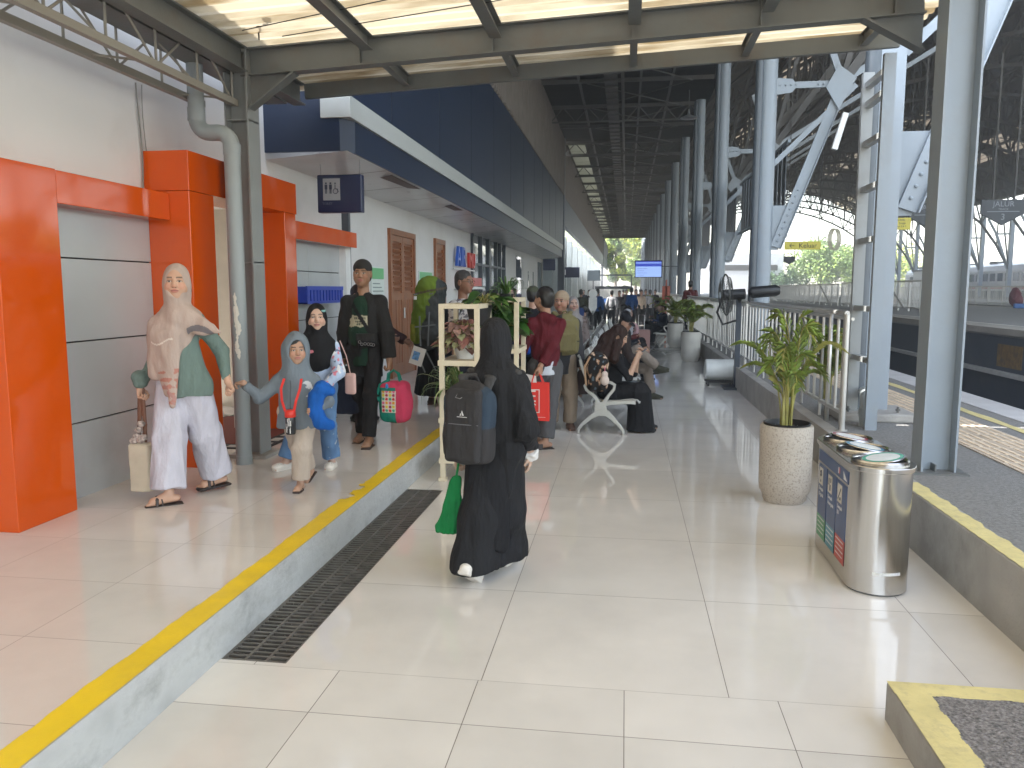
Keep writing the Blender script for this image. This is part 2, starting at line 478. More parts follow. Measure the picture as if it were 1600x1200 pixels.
tactm = mat('tactile_tile', (.52, .43, .33), .7, var=.15, vscale=8, bump=.3, bscale=60, dirt=(.3, .27, .23), dscale=5, damt=.5)
wood = mat('varnished_wood', (.24, .085, .032), .35, var=.25, vscale=4, stretch=(6, 6, .6), bump=.15, bscale=30)
chrome = mat('stainless_rail', (.62, .60, .56), .22, metal=1, var=.05)
black_p = mat('black_plastic', (.012, .012, .013), .45)
white_p = mat('white_plastic', (.75, .75, .73), .4)
glass_d = mat('dark_glass', (.05, .07, .075), .04, var=.02, spec=.9)
alu = mat('aluminium', (.55, .56, .57), .3, metal=.9, var=.05)

def cor_mat():
    m = bpy.data.materials.new('translucent_roof'); m.use_nodes = True
    nt = m.node_tree; N = nt.nodes; N.remove(N['Principled BSDF']); out = N['Material Output']
    tc = N.new('ShaderNodeTexCoord'); mp = N.new('ShaderNodeMapping'); mp.inputs['Scale'].default_value = (.5, 3, 1); link(nt, tc.outputs['Object'], mp.inputs[0])
    n = N.new('ShaderNodeTexNoise'); n.inputs['Scale'].default_value = 2.0; n.inputs['Detail'].default_value = 6; link(nt, mp.outputs[0], n.inputs['Vector'])
    cr = N.new('ShaderNodeValToRGB'); cr.color_ramp.elements[0].position = .36; cr.color_ramp.elements[0].color = (.30, .23, .13, 1)
    cr.color_ramp.elements[1].position = .56; cr.color_ramp.elements[1].color = (.62, .56, .43, 1); link(nt, n.outputs['Fac'], cr.inputs[0])
    d = N.new('ShaderNodeBsdfDiffuse'); t = N.new('ShaderNodeBsdfTranslucent'); link(nt, cr.outputs[0], d.inputs[0]); link(nt, cr.outputs[0], t.inputs[0])
    mx = N.new('ShaderNodeMixShader'); mx.inputs[0].default_value = .22; link(nt, d.outputs[0], mx.inputs[1]); link(nt, t.outputs[0], mx.inputs[2])
    link(nt, mx.outputs[0], out.inputs[0]); return m
canopy_sheet = cor_mat()

def struct(name, mb, m, **k):
    o = mb.build(name, m, None, **k); o['kind'] = 'structure'; return o

# ---------------------------------------------------------------- ground, floors, platforms
struct('ground', MB().quad((-400, -200, -1.0), (400, -200, -1.0), (400, 700, -1.0), (-400, 700, -1.0)), mat('earth', (.22, .2, .16), .9, var=.3, vscale=.3))
tile_a = tile_mat('floor_tile', (.70, .67, .625), 1.005, 1.0, -.57, 3.09, rough=.035)
tile_n = tile_mat('floor_tile_near', (.70, .67, .625), .603, .61, .02, 2.75, rough=.10, var=.16)
tile_p = tile_mat('platform_tile', (.66, .62, .58), .724, .60, -2.404, 3.38, rough=.07, grout=(.25, .22, .19))
fl = MB()
fl.quad((-1.44, 3.09, 0), (1.80, 3.09, 0), (1.80, 6.15, 0), (-1.44, 6.15, 0)).quad((-1.745, 3.09, 0), (-1.44, 3.09, 0), (-1.44, 3.12, 0), (-1.745, 3.12, 0))
fl.quad((-1.745, 6.15, 0), (1.80, 6.15, 0), (1.80, 150, 0), (-1.745, 150, 0))
struct('floor', fl, tile_a)
struct('floor', MB().quad((-1.745, -9, 0), (3.5, -9, 0), (3.5, 3.09, 0), (-1.745, 3.09, 0)), tile_n)
# drain
t = thing('floor_drain', 'long dark steel drain grating set in the floor along the foot of the yellow-edged step', 'drain', (-1.59, 4.63, 0))
pit = mat('drain_pit', (.06, .055, .05), .7, var=.3)
grm = mat('grating_steel', (.20, .185, .165), .4, metal=.6, var=.3, vscale=12, dirt=(.16, .13, .1), damt=.6, dscale=8)
b = MB(); b.box(-.153, .148, -1.508, 1.518, -.125, -.12)
for a in ((-.1528, -.150, -1.508, 1.518), (.1475, .149, -1.508, 1.518)): b.box(*a, -.12, -.003)
b.build('channel', pit, t)
b = MB()
for i in range(76): b.box(-.150, .147, -1.50 + i * .04, -1.485 + i * .04, -.03, -.004)
for x in (-.152, -.052, .045, .140): b.box(x, x + .012, -1.505, 1.512, -.032, -.0015)
for i in range(420):
    x, y = random.uniform(-.14, .13), random.uniform(-1.5, 1.5); a = random.uniform(0, 3.1); L = random.uniform(.006, .02)
    b.add([(x, y, -.001), (x + L * math.cos(a), y + L * math.sin(a), .001), (x + .003, y + .004, 0)], [(0, 1, 2)])
b.build('grating', grm, t)
# raised platform on the left
rp = MB(); rp.box(-7.5, -1.752, -9, 46, -.02, .2105)
struct('raised_floor', rp, concrete)
struct('raised_floor', MB().quad((-7.5, -9, .215), (-1.7485, -9, .215), (-1.7485, 46, .215), (-7.5, 46, .215)), tile_p)
kf = MB(); kf.box(-1.752, -1.7455, -9, 46, -.01, .2145); struct('kerb', kf, concrete_k)
# yellow strip on the step's edge, hand painted
yb = MB(); ys_ = np.arange(1.2, 20, .02)
for y in ys_:
    w = .124 + .004 * math.sin(y * 3.1) + .0035 * math.sin(y * 11) + .002 * math.sin(y * 37)
    if 4.9 < y < 5.5: w += .02 * math.sin(y * 23) * math.sin(y * 51)
    if 5.0 < y < 5.35: w *= .55 + .4 * abs(math.sin(y * 13))
    yb.quad((-1.749 - w, y, .2186), (-1.7488, y, .2186), (-1.7488, y + .02, .2186), (-1.749 - w - .0015 * math.sin(y * 60), y + .02, .2186))
struct('painted_edge', yb, yellow)
# right-hand kerb, asphalt platform, tactile line, edge
rk = MB(); rk.box(1.80, 1.93, 2.9, 120, -.02, .358); struct('kerb', rk, concrete, bevel=.006)
yb = MB()
for y in np.arange(3.0, 5.42, .02):
    w = .112 + .007 * math.sin(y * 17) + .005 * math.sin(y * 41); o = .004 * math.sin(y * 29)
    yb.quad((1.806 + abs(o), y, .3625), (1.806 + w, y, .3625), (1.806 + w, y + .02, .3625), (1.806 + abs(o), y + .02, .3625))
struct('painted_edge', yb, yellow_w)
struct('platform', MB().box(1.93, 4.12, -9, 140, -1.0, .352), asphalt)
struct('platform_edge', MB().box(3.78, 4.17, -9, 140, .2, .358), stone_e)
tb = MB(); tb2 = MB()
for i in range(130):
    y = 1 + i * .302
    for c in range(2):
        x = 2.74 + c * .302
        tb.box(x, x + .296, y, y + .296, .353, .360)
        for k in range(4):
            tb2.box(x + .03 + k * .07, x + .055 + k * .07, y + .02, y + .276, .3595, .3645)
struct('tactile_paving', tb, tactm); struct('tactile_paving', tb2, mat('tactile_bar', (.66, .53, .38), .65, var=.1))
yb = MB()
for y in np.arange(1.5, 70, .08):
    w = .10 + .01 * math.sin(y * 7); yb.quad((3.50 + .01 * math.sin(y * 5), y, .3565), (3.5 + w, y, .3565), (3.5 + w, y + .08, .3565), (3.5 + .01 * math.sin(y * 5 + .4), y + .08, .3565))
struct('painted_line', yb, yellow_w)
# near ramp block with yellow border
rb_ = MB(); rb_.prism([(1.0, 3.02), (1.0, -4), (3.5, -4), (3.5, 3.02)], 2, -.01, .146); struct('ramp', rb_, concrete, bevel=.008)
gb = MB(); gb.quad((1.10, -4, .1495), (3.5, -4, .1495), (3.5, 2.94, .1495), (1.10, 2.94, .1495)); struct('ramp_surface', gb, gravelm)
yb = MB(); edge = [3.3 - i * .03 for i in range(240)]
for i in range(110):
    x = 1.0 + i * .02; w = .10 + .003 * math.sin(x * 31) + .002 * math.sin(x * 63)
    yb.quad((x, 3.017, .1505), (x + .02, 3.017, .1505), (x + .02, 3.02 - w, .1505), (x, 3.02 - w, .1505))
for i in range(220):
    y = 2.93 - i * .02; w = .125 + .004 * math.sin(y * 33) + .003 * math.sin(y * 71)
    yb.quad((1.003, y, .151), (1.0 + w, y, .151), (1.0 + w, y + .02, .151), (1.003, y + .02, .151))
struct('painted_edge', yb, yellow_w)
# tracks and far platforms
struct('track_bed', MB().box(4.17, 7.0, -9, 260, -1.02, -.75), mat('ballast', (.12, .11, .10), .9, var=.6, vscale=14, bump=1, bscale=30))
rl = MB()
for x in (5.05, 6.12): rl.box(x, x + .07, -9, 260, -.75, -.6)
struct('rails', rl, mat('rail_steel', (.25, .18, .13), .4, metal=.8))
pf = MB(); pf.box(7.0, 15.5, -9, 150, -1.0, .74); struct('platform', pf, mat('platform_side', (.045, .055, .078), .6, var=.15, vscale=2, dirt=(.09, .085, .08), dscale=1.5, damt=.5))
pf = MB(); pf.box(6.93, 7.45, -9, 150, .78, .90); pf.box(15.0, 15.55, -9, 150, .78, .9); struct('platform_edge', pf, mat('platform_lip', (.36, .33, .29), .7, var=.1, vscale=3))
struct('platform', MB().box(7.0, 15.5, -9, 150, .74, .895), mat('platform_top', (.22, .22, .22), .5, var=.15, vscale=2))
pf = MB(); pf.box(6.9, 7.0, -9, 150, .02, .10); struct('platform_ledge', pf, stone_e)
struct('embankment', MB().box(41, 70, -9, 200, -1, .6), mat('earth', (.22, .2, .16), .9))
struct('platform', MB().box(24.05, 40.9, -9, 150, -1, .5), mat('platform_top', (.3, .3, .3), .5))
struct('platform', MB().box(19.2, 24, -9, 150, -1, .8), mat('platform_top', (.3, .3, .3), .5))
yb = MB(); yb.box(7.6, 7.72, -9, 150, .895, .899); yb.box(19.4, 19.6, -9, 150, .8, .804); struct('painted_line', yb, mat('pale_line', (.6, .57, .5), .6))

# ---------------------------------------------------------------- station building on the left
bd = thing('station_building', 'long white station building with a navy blue fascia and grey mesh screen above', 'building', (-3.66, 8, .215))
def P(mb, name, m, parent, **k):
    """mesh given in world coordinates, parented to a root that has only a translation"""
    o = mb.build(name, m, parent, **k); l = parent; off = Vector((0, 0, 0))
    while l is not None: off += l.location; l = l.parent
    o.location = o.location - off if False else Vector((-off.x, -off.y, -off.z)); return o
w = MB()
w.box(-3.9, -3.66, -9, 6.10, .2, 4.6); w.box(-3.9, -3.66, 7.45, 7.9, .2, 4.6); w.box(-3.9, -3.66, 6.4, 7.9, 4.6, 8.2); w.box(-3.9, -3.66, 7.9, 46, .2, 4.3); w.box(-3.9, -3.66, 6.10, 7.45, 2.52, 4.6)  # raised box over the portal is added, hidden by the canopy, to block sun
P(w, 'wall', wall_w, bd)
w = MB(); w.box(-7.5, -3.9, 8.9, 9.0, .2, 2.6); w.box(-7.5, -3.9, 6.0, 6.1, .2, 2.6); w.box(-7.6, -7.5, 6, 9, .2, 2.6)
P(w, 'corridor_wall', mat('corridor_tile', (.55, .50, .42), .35, var=.06), bd)
P(MB().box(-6.7, -3.9, 6.1, 8.9, 2.55, 2.6), 'corridor_ceiling', white_p, bd)
P(MB().box(-4.02, -3.92, 8.2, 8.85, .2, 2.5), 'grey_jamb', panel_g, bd)
# soffit, fascia
s = MB(); s.add([(-3.66, 7.86, 2.93), (-2.79, 7.86, 3.0), (-2.79, 35, 3.0), (-3.66, 35, 2.93)], [(0, 1, 2, 3)])
P(s, 'soffit', mat('soffit_panel', (.62, .62, .62), .3, var=.06, dirt=(.3, .25, .2), damt=.4), bd)
s = MB()
for y in np.arange(9.2, 35, 1.35): s.add([(-3.655, y, 2.927), (-2.8, y, 2.996), (-2.8, y + .02, 2.996), (-3.655, y + .02, 2.927)], [(0, 1, 2, 3)])
s.add([(-3.0, 9.6, 2.975), (-2.82, 9.5, 2.99), (-2.82, 10.9, 2.99), (-2.95, 10.7, 2.98)], [(0, 1, 2, 3)])
s.add([(-2.98, 13.0, 2.975), (-2.84, 12.9, 2.99), (-2.84, 13.9, 2.99), (-2.98, 13.8, 2.98)], [(0, 1, 2, 3)])
P(s, 'soffit_joint', mat('joint_dark', (.12, .08, .07), .6), bd)
f = MB()
f.prism([(-3.66, 7.852), (-2.86, 7.852), (-2.77, 8.05), (-2.77, 35), (-2.80, 35), (-2.80, 8.06), (-2.87, 7.89), (-3.66, 7.89)], 2, 3.0, 3.32)
f.box(-3.66, -3.05, 7.852, 7.89, 3.32, 3.9)
P(f, 'lower_fascia', navy, bd)
P(MB().box(-3.05, -2.737, 7.83, 35, 3.32, 3.53), 'fascia_strip', grey_strip, bd, bevel=.004)
f = MB(); f.box(-2.95, -2.75, 7.9, 35, 3.53, 5.68); f.box(-2.95, -2.75, 36.2, 125, 4.45, 5.66)
P(f, 'upper_fascia', navy, bd)
f = MB()
for y in np.arange(9.3, 35, 2.44): f.box(-2.7495, -2.747, y, y + .012, 3.54, 5.67)
P(f, 'fascia_joint', groove, bd)
# mesh screen: vertical corrugated strips with slots
scr = MB()
for (y0, y1) in ((7.9, 35), (36.2, 96), (97, 125)):
    scr.box(-2.95, -2.78, y0, y1, 5.68, 8.05)
P(scr, 'screen_panel', mat('mesh_backing', (.07, .062, .058), .7), bd)
scr = MB()
for y in np.arange(7.95, 35, .26): scr.box(-2.779, -2.752, y, y + .17, 5.69, 8.04); scr.box(-2.751, -2.70, y - .02, y + .05, 5.69, 8.04)
for y in np.arange(36.3, 95.9, .55): scr.box(-2.779, -2.752, y, y + .36, 5.67, 8.04)
P(scr, 'screen_slat', mat('mesh_screen', (.22, .195, .175), .8, spec=.15, var=.15, vscale=3, dirt=(.16, .12, .1), damt=.6), bd)
scr = MB()
for y in np.arange(7.95, 35, .26):
    for z in np.arange(5.78, 8.0, .12): scr.box(-2.752, -2.7505, y + .05, y + .12, z, z + .055)
P(scr, 'screen_hole', groove, bd)
P(MB().box(-2.98, -2.70, 35.05, 35.5, 0, 8.1).box(-2.98, -2.70, 96.1, 96.8, 0, 8.1), 'dark_post', mat('dark_post', (.05, .06, .08), .4), bd)
# translucent roof strip beside the screen
# doors (double-leaf louvred)
def door(y0, y1, z1):
    d = thing('door', None, None, (0, 0, 0)); d.parent = bd; d.location = (-3.66 + 3.66, 0, 0); d.location = Vector((0, 0, 0)) - Vector((0, 0, 0))
    COL.objects.unlink(d); bpy.data.objects.remove(d)
    fr = MB(); fw = .09
    fr.box(-3.665, -3.61, y0, y0 + fw, .216, z1); fr.box(-3.665, -3.61, y1 - fw, y1, .216, z1); fr.box(-3.665, -3.61, y0 + fw, y1 - fw, z1 - fw, z1)
    n = 2 if y1 - y0 > 1.1 else 1; L = (y1 - y0 - 2 * fw) / n
    leaf = MB()
    for i in range(n):
        a = y0 + fw + i * L; bb = a + L
        leaf.box(-3.66, -3.632, a + .005, a + .09, .22, z1 - fw - .005); leaf.box(-3.66, -3.632, bb - .09, bb - .005, .22, z1 - fw - .005)
        for (q0, q1) in ((.22, .42), (1.45, 1.56), (z1 - fw - .1, z1 - fw - .005)): leaf.box(-3.659, -3.633, a + .09, bb - .09, q0, q1)
        for j in range(int((z1 - fw - .12 - 1.58) / .085)):
            z = 1.6 + j * .085
            leaf.add([(-3.655, a + .09, z), (-3.655, bb - .09, z), (-3.628, bb - .09, z + .055), (-3.628, a + .09, z + .055), (-3.645, a + .09, z - .004), (-3.645, bb - .09, z - .004), (-3.618, bb - .09, z + .051), (-3.618, a + .09, z + .051)], [(0, 1, 2, 3), (4, 7, 6, 5), (0, 4, 5, 1), (2, 6, 7, 3), (0, 3, 7, 4), (1, 5, 6, 2)])
        k = 3 if L > .5 else 2; pw = (L - .18) / k
        for j in range(k): leaf.box(-3.658, -3.64, a + .09 + j * pw + .012, a + .09 + (j + 1) * pw - .012, .42, 1.45)
        leaf.box(-3.6595, -3.656, a + .09, bb - .09, .42, z1 - fw - .1)
    D = P(leaf, 'door', wood, bd); F_ = fr.build('frame', wood, D)
    h = MB().tube([(-3.60, y0 + fw + L - .06 if n == 2 else y0 + fw + .07, 1.15), (-3.60, (y0 + fw + L - .06) if n == 2 else y0 + fw + .07, 1.32)], .012, 8).build('handle', alu, D)
    return D
door(12.04, 13.54, 2.56); door(15.02, 15.86, 2.59)
# glazed shop front
g = MB(); g.box(-3.66, -3.652, 18.75, 23.9, .5, 3.0); P(g, 'window', glass_d, bd)
g = MB()
for y in (18.72, 19.9, 21.0, 22.3, 23.0, 23.85): g.box(-3.66, -3.60, y, y + (.16 if y in (21.0,) else .08), .25, 3.0)
g.box(-3.66, -3.61, 18.72, 23.93, 2.2, 2.26); P(g, 'window_frame', mat('dark_frame', (.06, .07, .085), .4), bd)
g = MB()
for y in (26.6, 33.2): g.box(-3.66, -3.65, y, y + 1.4, .9, 2.75)
for y in (29.9, 31.5, 37.0): g.box(-3.66, -3.655, y, y + .25, 1.6, 2.3)
P(g, 'slot_window', glass_d, bd)
# grey pilasters beyond
g = MB()
for y in (30.8 + 4, 39.5, 43.0, 47.5, 53, 58.5, 65, 72, 80, 90, 100): g.box(-3.6, -3.2, y, y + .45, .0, 4.4)
P(g, 'pilaster', mat('pilaster_grey', (.30, .34, .35), .5), bd)
g = MB(); g.box(-3.9, -3.66, 46, 125, 0, 3.0); P(g, 'far_wall', wall_w, bd)
g = MB(); g.box(-3.6, -3.5, 48.2, 51.5, 0, 2.3); g.box(-3.6, -3.5, 60, 63, 0, 2.3); P(g, 'far_door', mat('red_brown_door', (.22, .05, .025), .5), bd)
# green notice boards, kiosk signs, blue basket
def wallsign(name, label, cat, y0, y1, z0, z1, m, x=-3.655, th=.02):
    t_ = thing(name, label, cat, (x, (y0 + y1) / 2, z0)); MB().box(0, th, (y0 - y1) / 2, (y1 - y0) / 2, 0, z1 - z0).build('board', m, t_, bevel=.003); return t_
gwhite = mat('notice_white', (.62, .68, .64), .3, var=.04)
ggreen = mat('notice_green', (.10, .42, .16), .3)
ntext = mat('notice_text', (.16, .22, .20), .5)
for (y0, y1, lab) in ((11.15, 11.75, 'notice board with a green heading between the blue basket and the tall wooden door'), (13.85, 14.8, 'white notice board with a green heading, on the wall between the two wooden doors')):
    t = wallsign('notice_board', lab, 'notice', y0, y1, 1.35, 1.95, gwhite)
    L = (y1 - y0) / 2
    MB().box(.02, .022, -L + .02, L - .02, .42, .58).build('heading', ggreen, t)
    q = MB()
    for k in range(6): q.box(.02, .0215, -L + .05, L - .05 - .08 * (k % 3), .07 + k * .055, .085 + k * .055)
    q.build('print', ntext, t)
t = thing('plastic_basket', 'blue plastic crate basket fixed to the grey wall panels behind the girl', 'basket', (-3.62, 8.85, 1.46))
bl = mat('blue_plastic', (.02, .055, .42), .35)
q = MB(); q.box(0, .18, -.55, .55, 0, .012); q.box(0, .012, -.55, .55, 0, .19); q.box(.17, .185, -.55, .55, 0, .03); q.box(.17, .19, -.56, .56, .15, .195)
for i in range(12): y = -.53 + i * .0945; q.box(.17, .182, y, y + .055, .03, .15)
for y in (-.55, .535): q.box(0, .18, y, y + .015, 0, .19)
q.build('basket_shell', bl, t)
# kiosk signs
t = thing('shop_sign_letters', 'raised blue and red shop sign letters on the white wall above the small red shelf', 'sign', (-3.6, 17.6, 2.1))
text_obj('AIR', .62, face_mat((.03, -.45, .2), (0, 1, 0), (0, 0, 1)), mat('sign_blue', (.02, .10, .5), .3), 'letters_blue', t, .03)
text_obj('MU', .5, face_mat((.03, .75, .16), (0, 1, 0), (0, 0, 1)), mat('sign_red', (.6, .05, .04), .3), 'letters_red', t, .03)
MB().box(0, .02, -1.1, 1.2, -.06, -.03).build('ledge', white_p, t)
t = thing('wall_shelf', 'red and white illuminated wall shelf under the shop letters', 'shelf', (-3.64, 17.8, 1.62))
MB().box(0, .3, -1, 1, 0, .05).build('board', white_p, t); MB().box(0, .25, -.9, .9, .07, .26).build('red_panel', mat('panel_red', (.55, .04, .03), .3), t)
# ---- grey cladding and orange portal frames near the camera
def cladding(y0, y1, label):
    t = thing('cladding_wall', label, 'wall', (-3.66, y0, .215))
    zs = [0, .505, .515, 1.05, 1.06, 1.605, 1.615, 1.94]
    n = 1 if y1 - y0 < 1.5 else 2
    for (a, b_) in ((0, .505), (.515, 1.05), (1.06, 1.605), (1.615, 1.94)):
        for k in range(n):
            L = (y1 - y0) / n
            MB().box(0, .022, k * L + .003, (k + 1) * L - .003, a, b_).build('panel', panel_g, t, bevel=.002)
    MB().box(0, .006, 0, y1 - y0, 0, 1.94).build('joint_backing', groove, t); return t
cladding(4.52, 5.75, 'brushed grey metal wall panels with black joints behind the woman in the cream headscarf')
cladding(7.78, 9.9, 'grey metal wall panels with black joints behind the girl, under the blue basket')
t = thing('orange_surround', 'glossy orange pillar and lintel framing the brushed panels behind the woman', 'frame', (-3.6, 4.0, .215))
MB().box(-.15, .14, .02, .52, 0, 2.135).build('pillar', orange, t, bevel=.004)
MB().box(-.06, .14, .522, 1.745, 1.93, 2.13).build('lintel', orange, t, bevel=.004)
t = thing('orange_portal', 'tall glossy orange doorway portal behind the grey H column and downpipe', 'doorway', (-3.6, 5.75, .215))
MB().box(-.06, .30, 0, .37, 0, 2.15).build('pillar', orange, t, bevel=.004)
MB().box(-.06, .30, 1.72, 1.98, 0, 2.15).build('pillar', orange, t, bevel=.004)
MB().box(-.12, .305, -.005, 2.0, 2.152, 2.45).build('lintel', orange, t, bevel=.004)
t = thing('orange_lintel', 'orange lintel band over the grey panels beside the blue basket', 'frame', (-3.6, 7.755, 2.15))
MB().box(-.06, .14, 0, 2.28, 0, .19).build('lintel', orange, t, bevel=.004); MB().box(-.06, .05, 2.1, 2.28, -1.935, -.002).build('post', white_p, t)
MB().box(-.06, .03, 2.282, 2.36, -1.935, .7).build('dark_trim', mat('dark_frame', (.06, .07, .085), .4), t)
# door mat
t = thing('floor_mat', 'reddish brown mat with a black and white dashed border in the doorway', 'mat', (-3.75, 7.35, .2155))
MB().box(-.75, .62, -.85, .95, 0, .008).build('rubber_border', mat('mat_black', (.03, .03, .03), .7), t)
MB().box(-.58, .45, -.68, .78, .008, .011).build('pile', mat('mat_red', (.16, .035, .022), .95, var=.15, vscale=50), t)
q = MB()
for i in range(6): q.box(-.72 + i * .24, -.58 + i * .24, -.82, -.73, .008, .0105); q.box(-.72 + i * .24, -.58 + i * .24, .83, .92, .008, .0105)
for i in range(7): q.box(.49, .58, -.72 + i * .24, -.58 + i * .24, .008, .0105); q.box(-.71, -.62, -.72 + i * .24, -.58 + i * .24, .008, .0105)
q.build('dash', mat('mat_white', (.5, .48, .44), .8), t)

# hanging blue signs
def hsign(x0, x1, y, z0, z1, label, pict=True, col=None):
    t = thing('hanging_sign', label, 'sign', ((x0 + x1) / 2, y, z0)); W = (x1 - x0) / 2; h = z1 - z0
    MB().box(-W, W, 0, .10, 0, h).build('box', col or navy_d, t, bevel=.012)
    MB().box(-W * .9, -W * .88, .04, .05, h, h + .25).box(W * .88, W * .9, .04, .05, h, h + .25).build('hanger', alu, t)
    return t
t = hsign(-3.31, -2.815, 8.35, 2.44, 2.84, 'navy blue toilet sign with a grey pictogram plate, hung under the blue fascia')
MB().box(-.18, .01, -.004, 0, .13, .36).build('pictogram_plate', mat('plate_grey', (.32, .33, .35), .4), t)
pk = mat('pictogram', (.02, .03, .06), .5)
q = MB()
for cx in (-.145, -.095):
    q.lathe([(0.001, -.002), (.011, 0)], 10, (cx, 0, 0)); q.v = q.v[:-20]; q.f = q.f[:-12]
    q.box(cx - .009, cx + .009, -.006, -.0045, .30, .318); q.box(cx - .015, cx + .015, -.006, -.0045, .245, .295); q.box(cx - .010, cx - .002, -.006, -.0045, .20, .245); q.box(cx + .002, cx + .010, -.006, -.0045, .20, .245)
q.tube([(-.04 + .026 * math.cos(a), -.005, .225 + .026 * math.sin(a)) for a in np.linspace(0, 6.28, 16)[:-1]], .0035, 6, closed=True)
q.box(-.05, -.035, -.006, -.0045, .30, .315); q.tube([(-.043, -.005, .295), (-.043, -.005, .25), (-.018, -.005, .25), (-.008, -.005, .215)], .0045, 6)
q.build('pictogram', pk, t)
text_obj('TOILET', .035, face_mat((-.135, -.002, .095), (1, 0, 0), (0, 0, 1)), mat('sign_faint', (.12, .13, .17), .5), 'lettering', t, .001)
t = hsign(-3.2, -2.72, 31.0, 2.35, 2.78, 'blue square sign hung from the end of the white soffit')
t = hsign(-2.95, -2.1, 36.5, 2.15, 2.62, 'wide blue hanging sign with a small white square at one end')
MB().box(-.4, -.2, -.01, 0, .12, .36).build('white_square', white_p, t)
t = hsign(-2.2, -1.45, 46, 2.1, 2.7, 'grey blue hanging board in front of the dark far post', col=mat('board_greyblue', (.08, .12, .15), .4))

# ---------------------------------------------------------------- canopy over the camera
def ZB(x): return 3.44 + .048 * x
cn = thing('entrance_canopy', 'grey steel canopy with cream translucent corrugated sheets overhead', 'canopy', (0, 0, 0))
q = MB(); q.ibeam((-2.98, 6.2, ZB(-2.98) + .105), (2.04, 6.2, ZB(2.04) + .105), .11, .21, .012); q.build('main_beam', steel, cn)
q = MB()
for x in (-2.07, -1.03, .022, .93, 1.84): q.box(x - .006, x + .006, 6.2 - .054, 6.2 + .054, ZB(x) + .012, ZB(x) + .198)
q.build('stiffener', steel, cn)
q = MB(); q.ibeam((-2.98, 7.3, ZB(-2.98) + .145), (2.22, 7.3, ZB(2.22) + .145), .05, .13, .008, chan=True); q.build('eave_beam', steel, cn)
for x in (-2.0, -1.0, .03, .97, 1.93):
    q = MB(); z = ZB(x) + .155
    q.ibeam((x, -3, z), (x, 6.144, z), .09, .11, .008); q.ibeam((x, 6.256, z), (x, 7.27, z), .06, .10, .008); q.build('rafter', steel, cn)
q = MB(); q.ibeam((-3.04, -4, ZB(-3) + .12), (-3.04, 6.15, ZB(-3) + .12), .12, .19, .012); q.ibeam((-3.04, 6.26, ZB(-3) + .12), (-3.04, 7.3, ZB(-3) + .12), .12, .19, .012); q.build('side_beam', steel, cn)
q = MB(); q.box(-3.36, -3.16, -4, 7.3, 3.34, 3.42); q.box(-3.37, -3.355, -4, 7.3, 3.34, 3.55); q.build('gutter', steel, cn)
for yy in (-2.2, 2.0):
    q = MB(); q.ibeam((-2.98, yy, ZB(-2.98) + .105), (2.1, yy, ZB(2.1) + .105), .11, .21, .012); q.build('main_beam', steel, cn)
# haunches
q = MB(); z = ZB(-2.98)
q.prism([(-2.985, z), (-2.62, z + .017), (-2.985, z - .24)], 1, 6.194, 6.206); q.bar((-2.985, 6.2, z - .245), (-2.61, 6.2, z + .012), .11, .01, (0, 1, 0)) if False else None
q.prism([(-2.985, z - .24), (-2.985, z - .252), (-2.60, z + .012), (-2.62, z + .017)], 1, 6.145, 6.255)
q.prism([(2.04, ZB(2.04)), (1.66, ZB(1.66)), (2.04, z + .0)], 1, 6.194, 6.206); q.prism([(2.04, z), (2.04, z - .012), (1.63, ZB(1.63) - .001), (1.66, ZB(1.66))], 1, 6.145, 6.255)
q.build('haunch', steel, cn)
# side truss along the wall
q = MB(); zt, zb_ = 3.50, 3.10
for x in (-3.12, -3.40):
    q.bar((x, -4, zb_), (x, 6.2, zb_), .045, .05) ; q.bar((x, -4, zt), (x, 6.2, zt), .045, .04)
    y = 6.15; k = 0
    while y > -3.5:
        q.tube([(x, y, zb_), (x, y, zt)], .009, 6)
        q.tube([(x, y, zb_), (x, y - .52, zt)], .009, 6) if k % 2 == 0 else q.tube([(x, y, zt), (x, y - .52, zb_)], .009, 6)
        y -= .52; k += 1
for k in range(18): q.tube([(-3.12, 6.1 - k * .52, zb_ + .01), (-3.40, 6.1 - k * .52 - .26, zt if k % 2 else zb_)], .008, 6)
q.build('side_truss', mat('painted_steel_light', (.25, .24, .21), .5, var=.1, dirt=(.14, .1, .07), damt=.4), cn)
# corrugated sheet, ribs along x
q = MB(); y = -4.0; prof = []
while y < 7.42:
    prof += [(y, 0), (y + .03, .032), (y + .075, .032), (y + .105, 0)]; y += .15
prof.append((y, 0)); n = len(prof); xs_ = [-3.3, -2.2, -1.1, 0, 1.1, 2.35]
for i, x in enumerate(xs_): q.v += [(x, yy, ZB(x) + .222 + zz) for yy, zz in prof]
for i in range(len(xs_) - 1):
    for j in range(n - 1): q.f.append((i * n + j, i * n + j + 1, (i + 1) * n + j + 1, (i + 1) * n + j))
q.build('corrugated_sheet', canopy_sheet, cn)
q = MB(); q.tube([(-2.3 - .52, 5.75, ZB(-2.8) + .20), (.6, 4.9, ZB(.6) + .2)], .004, 5); q.tube([(-2.6, 5.95, ZB(-2.6) + .2), (2.0, 5.2, ZB(2) + .2)], .004, 5); q.build('brace_wire', groove, cn)
q = MB(); q.tube([(-2.66, 5.66, 3.66), (-2.785, 5.95, 3.50)], .006, 6); q.tube([(-2.69, 5.72, 3.62), (-2.735, 5.83, 3.56)], .014, 8); q.tube([(-2.667, 5.67, 3.655), (-2.68, 5.70, 3.635)], .022, 8)
q.build('turnbuckle', mat('rusty', (.06, .045, .04), .7), cn)
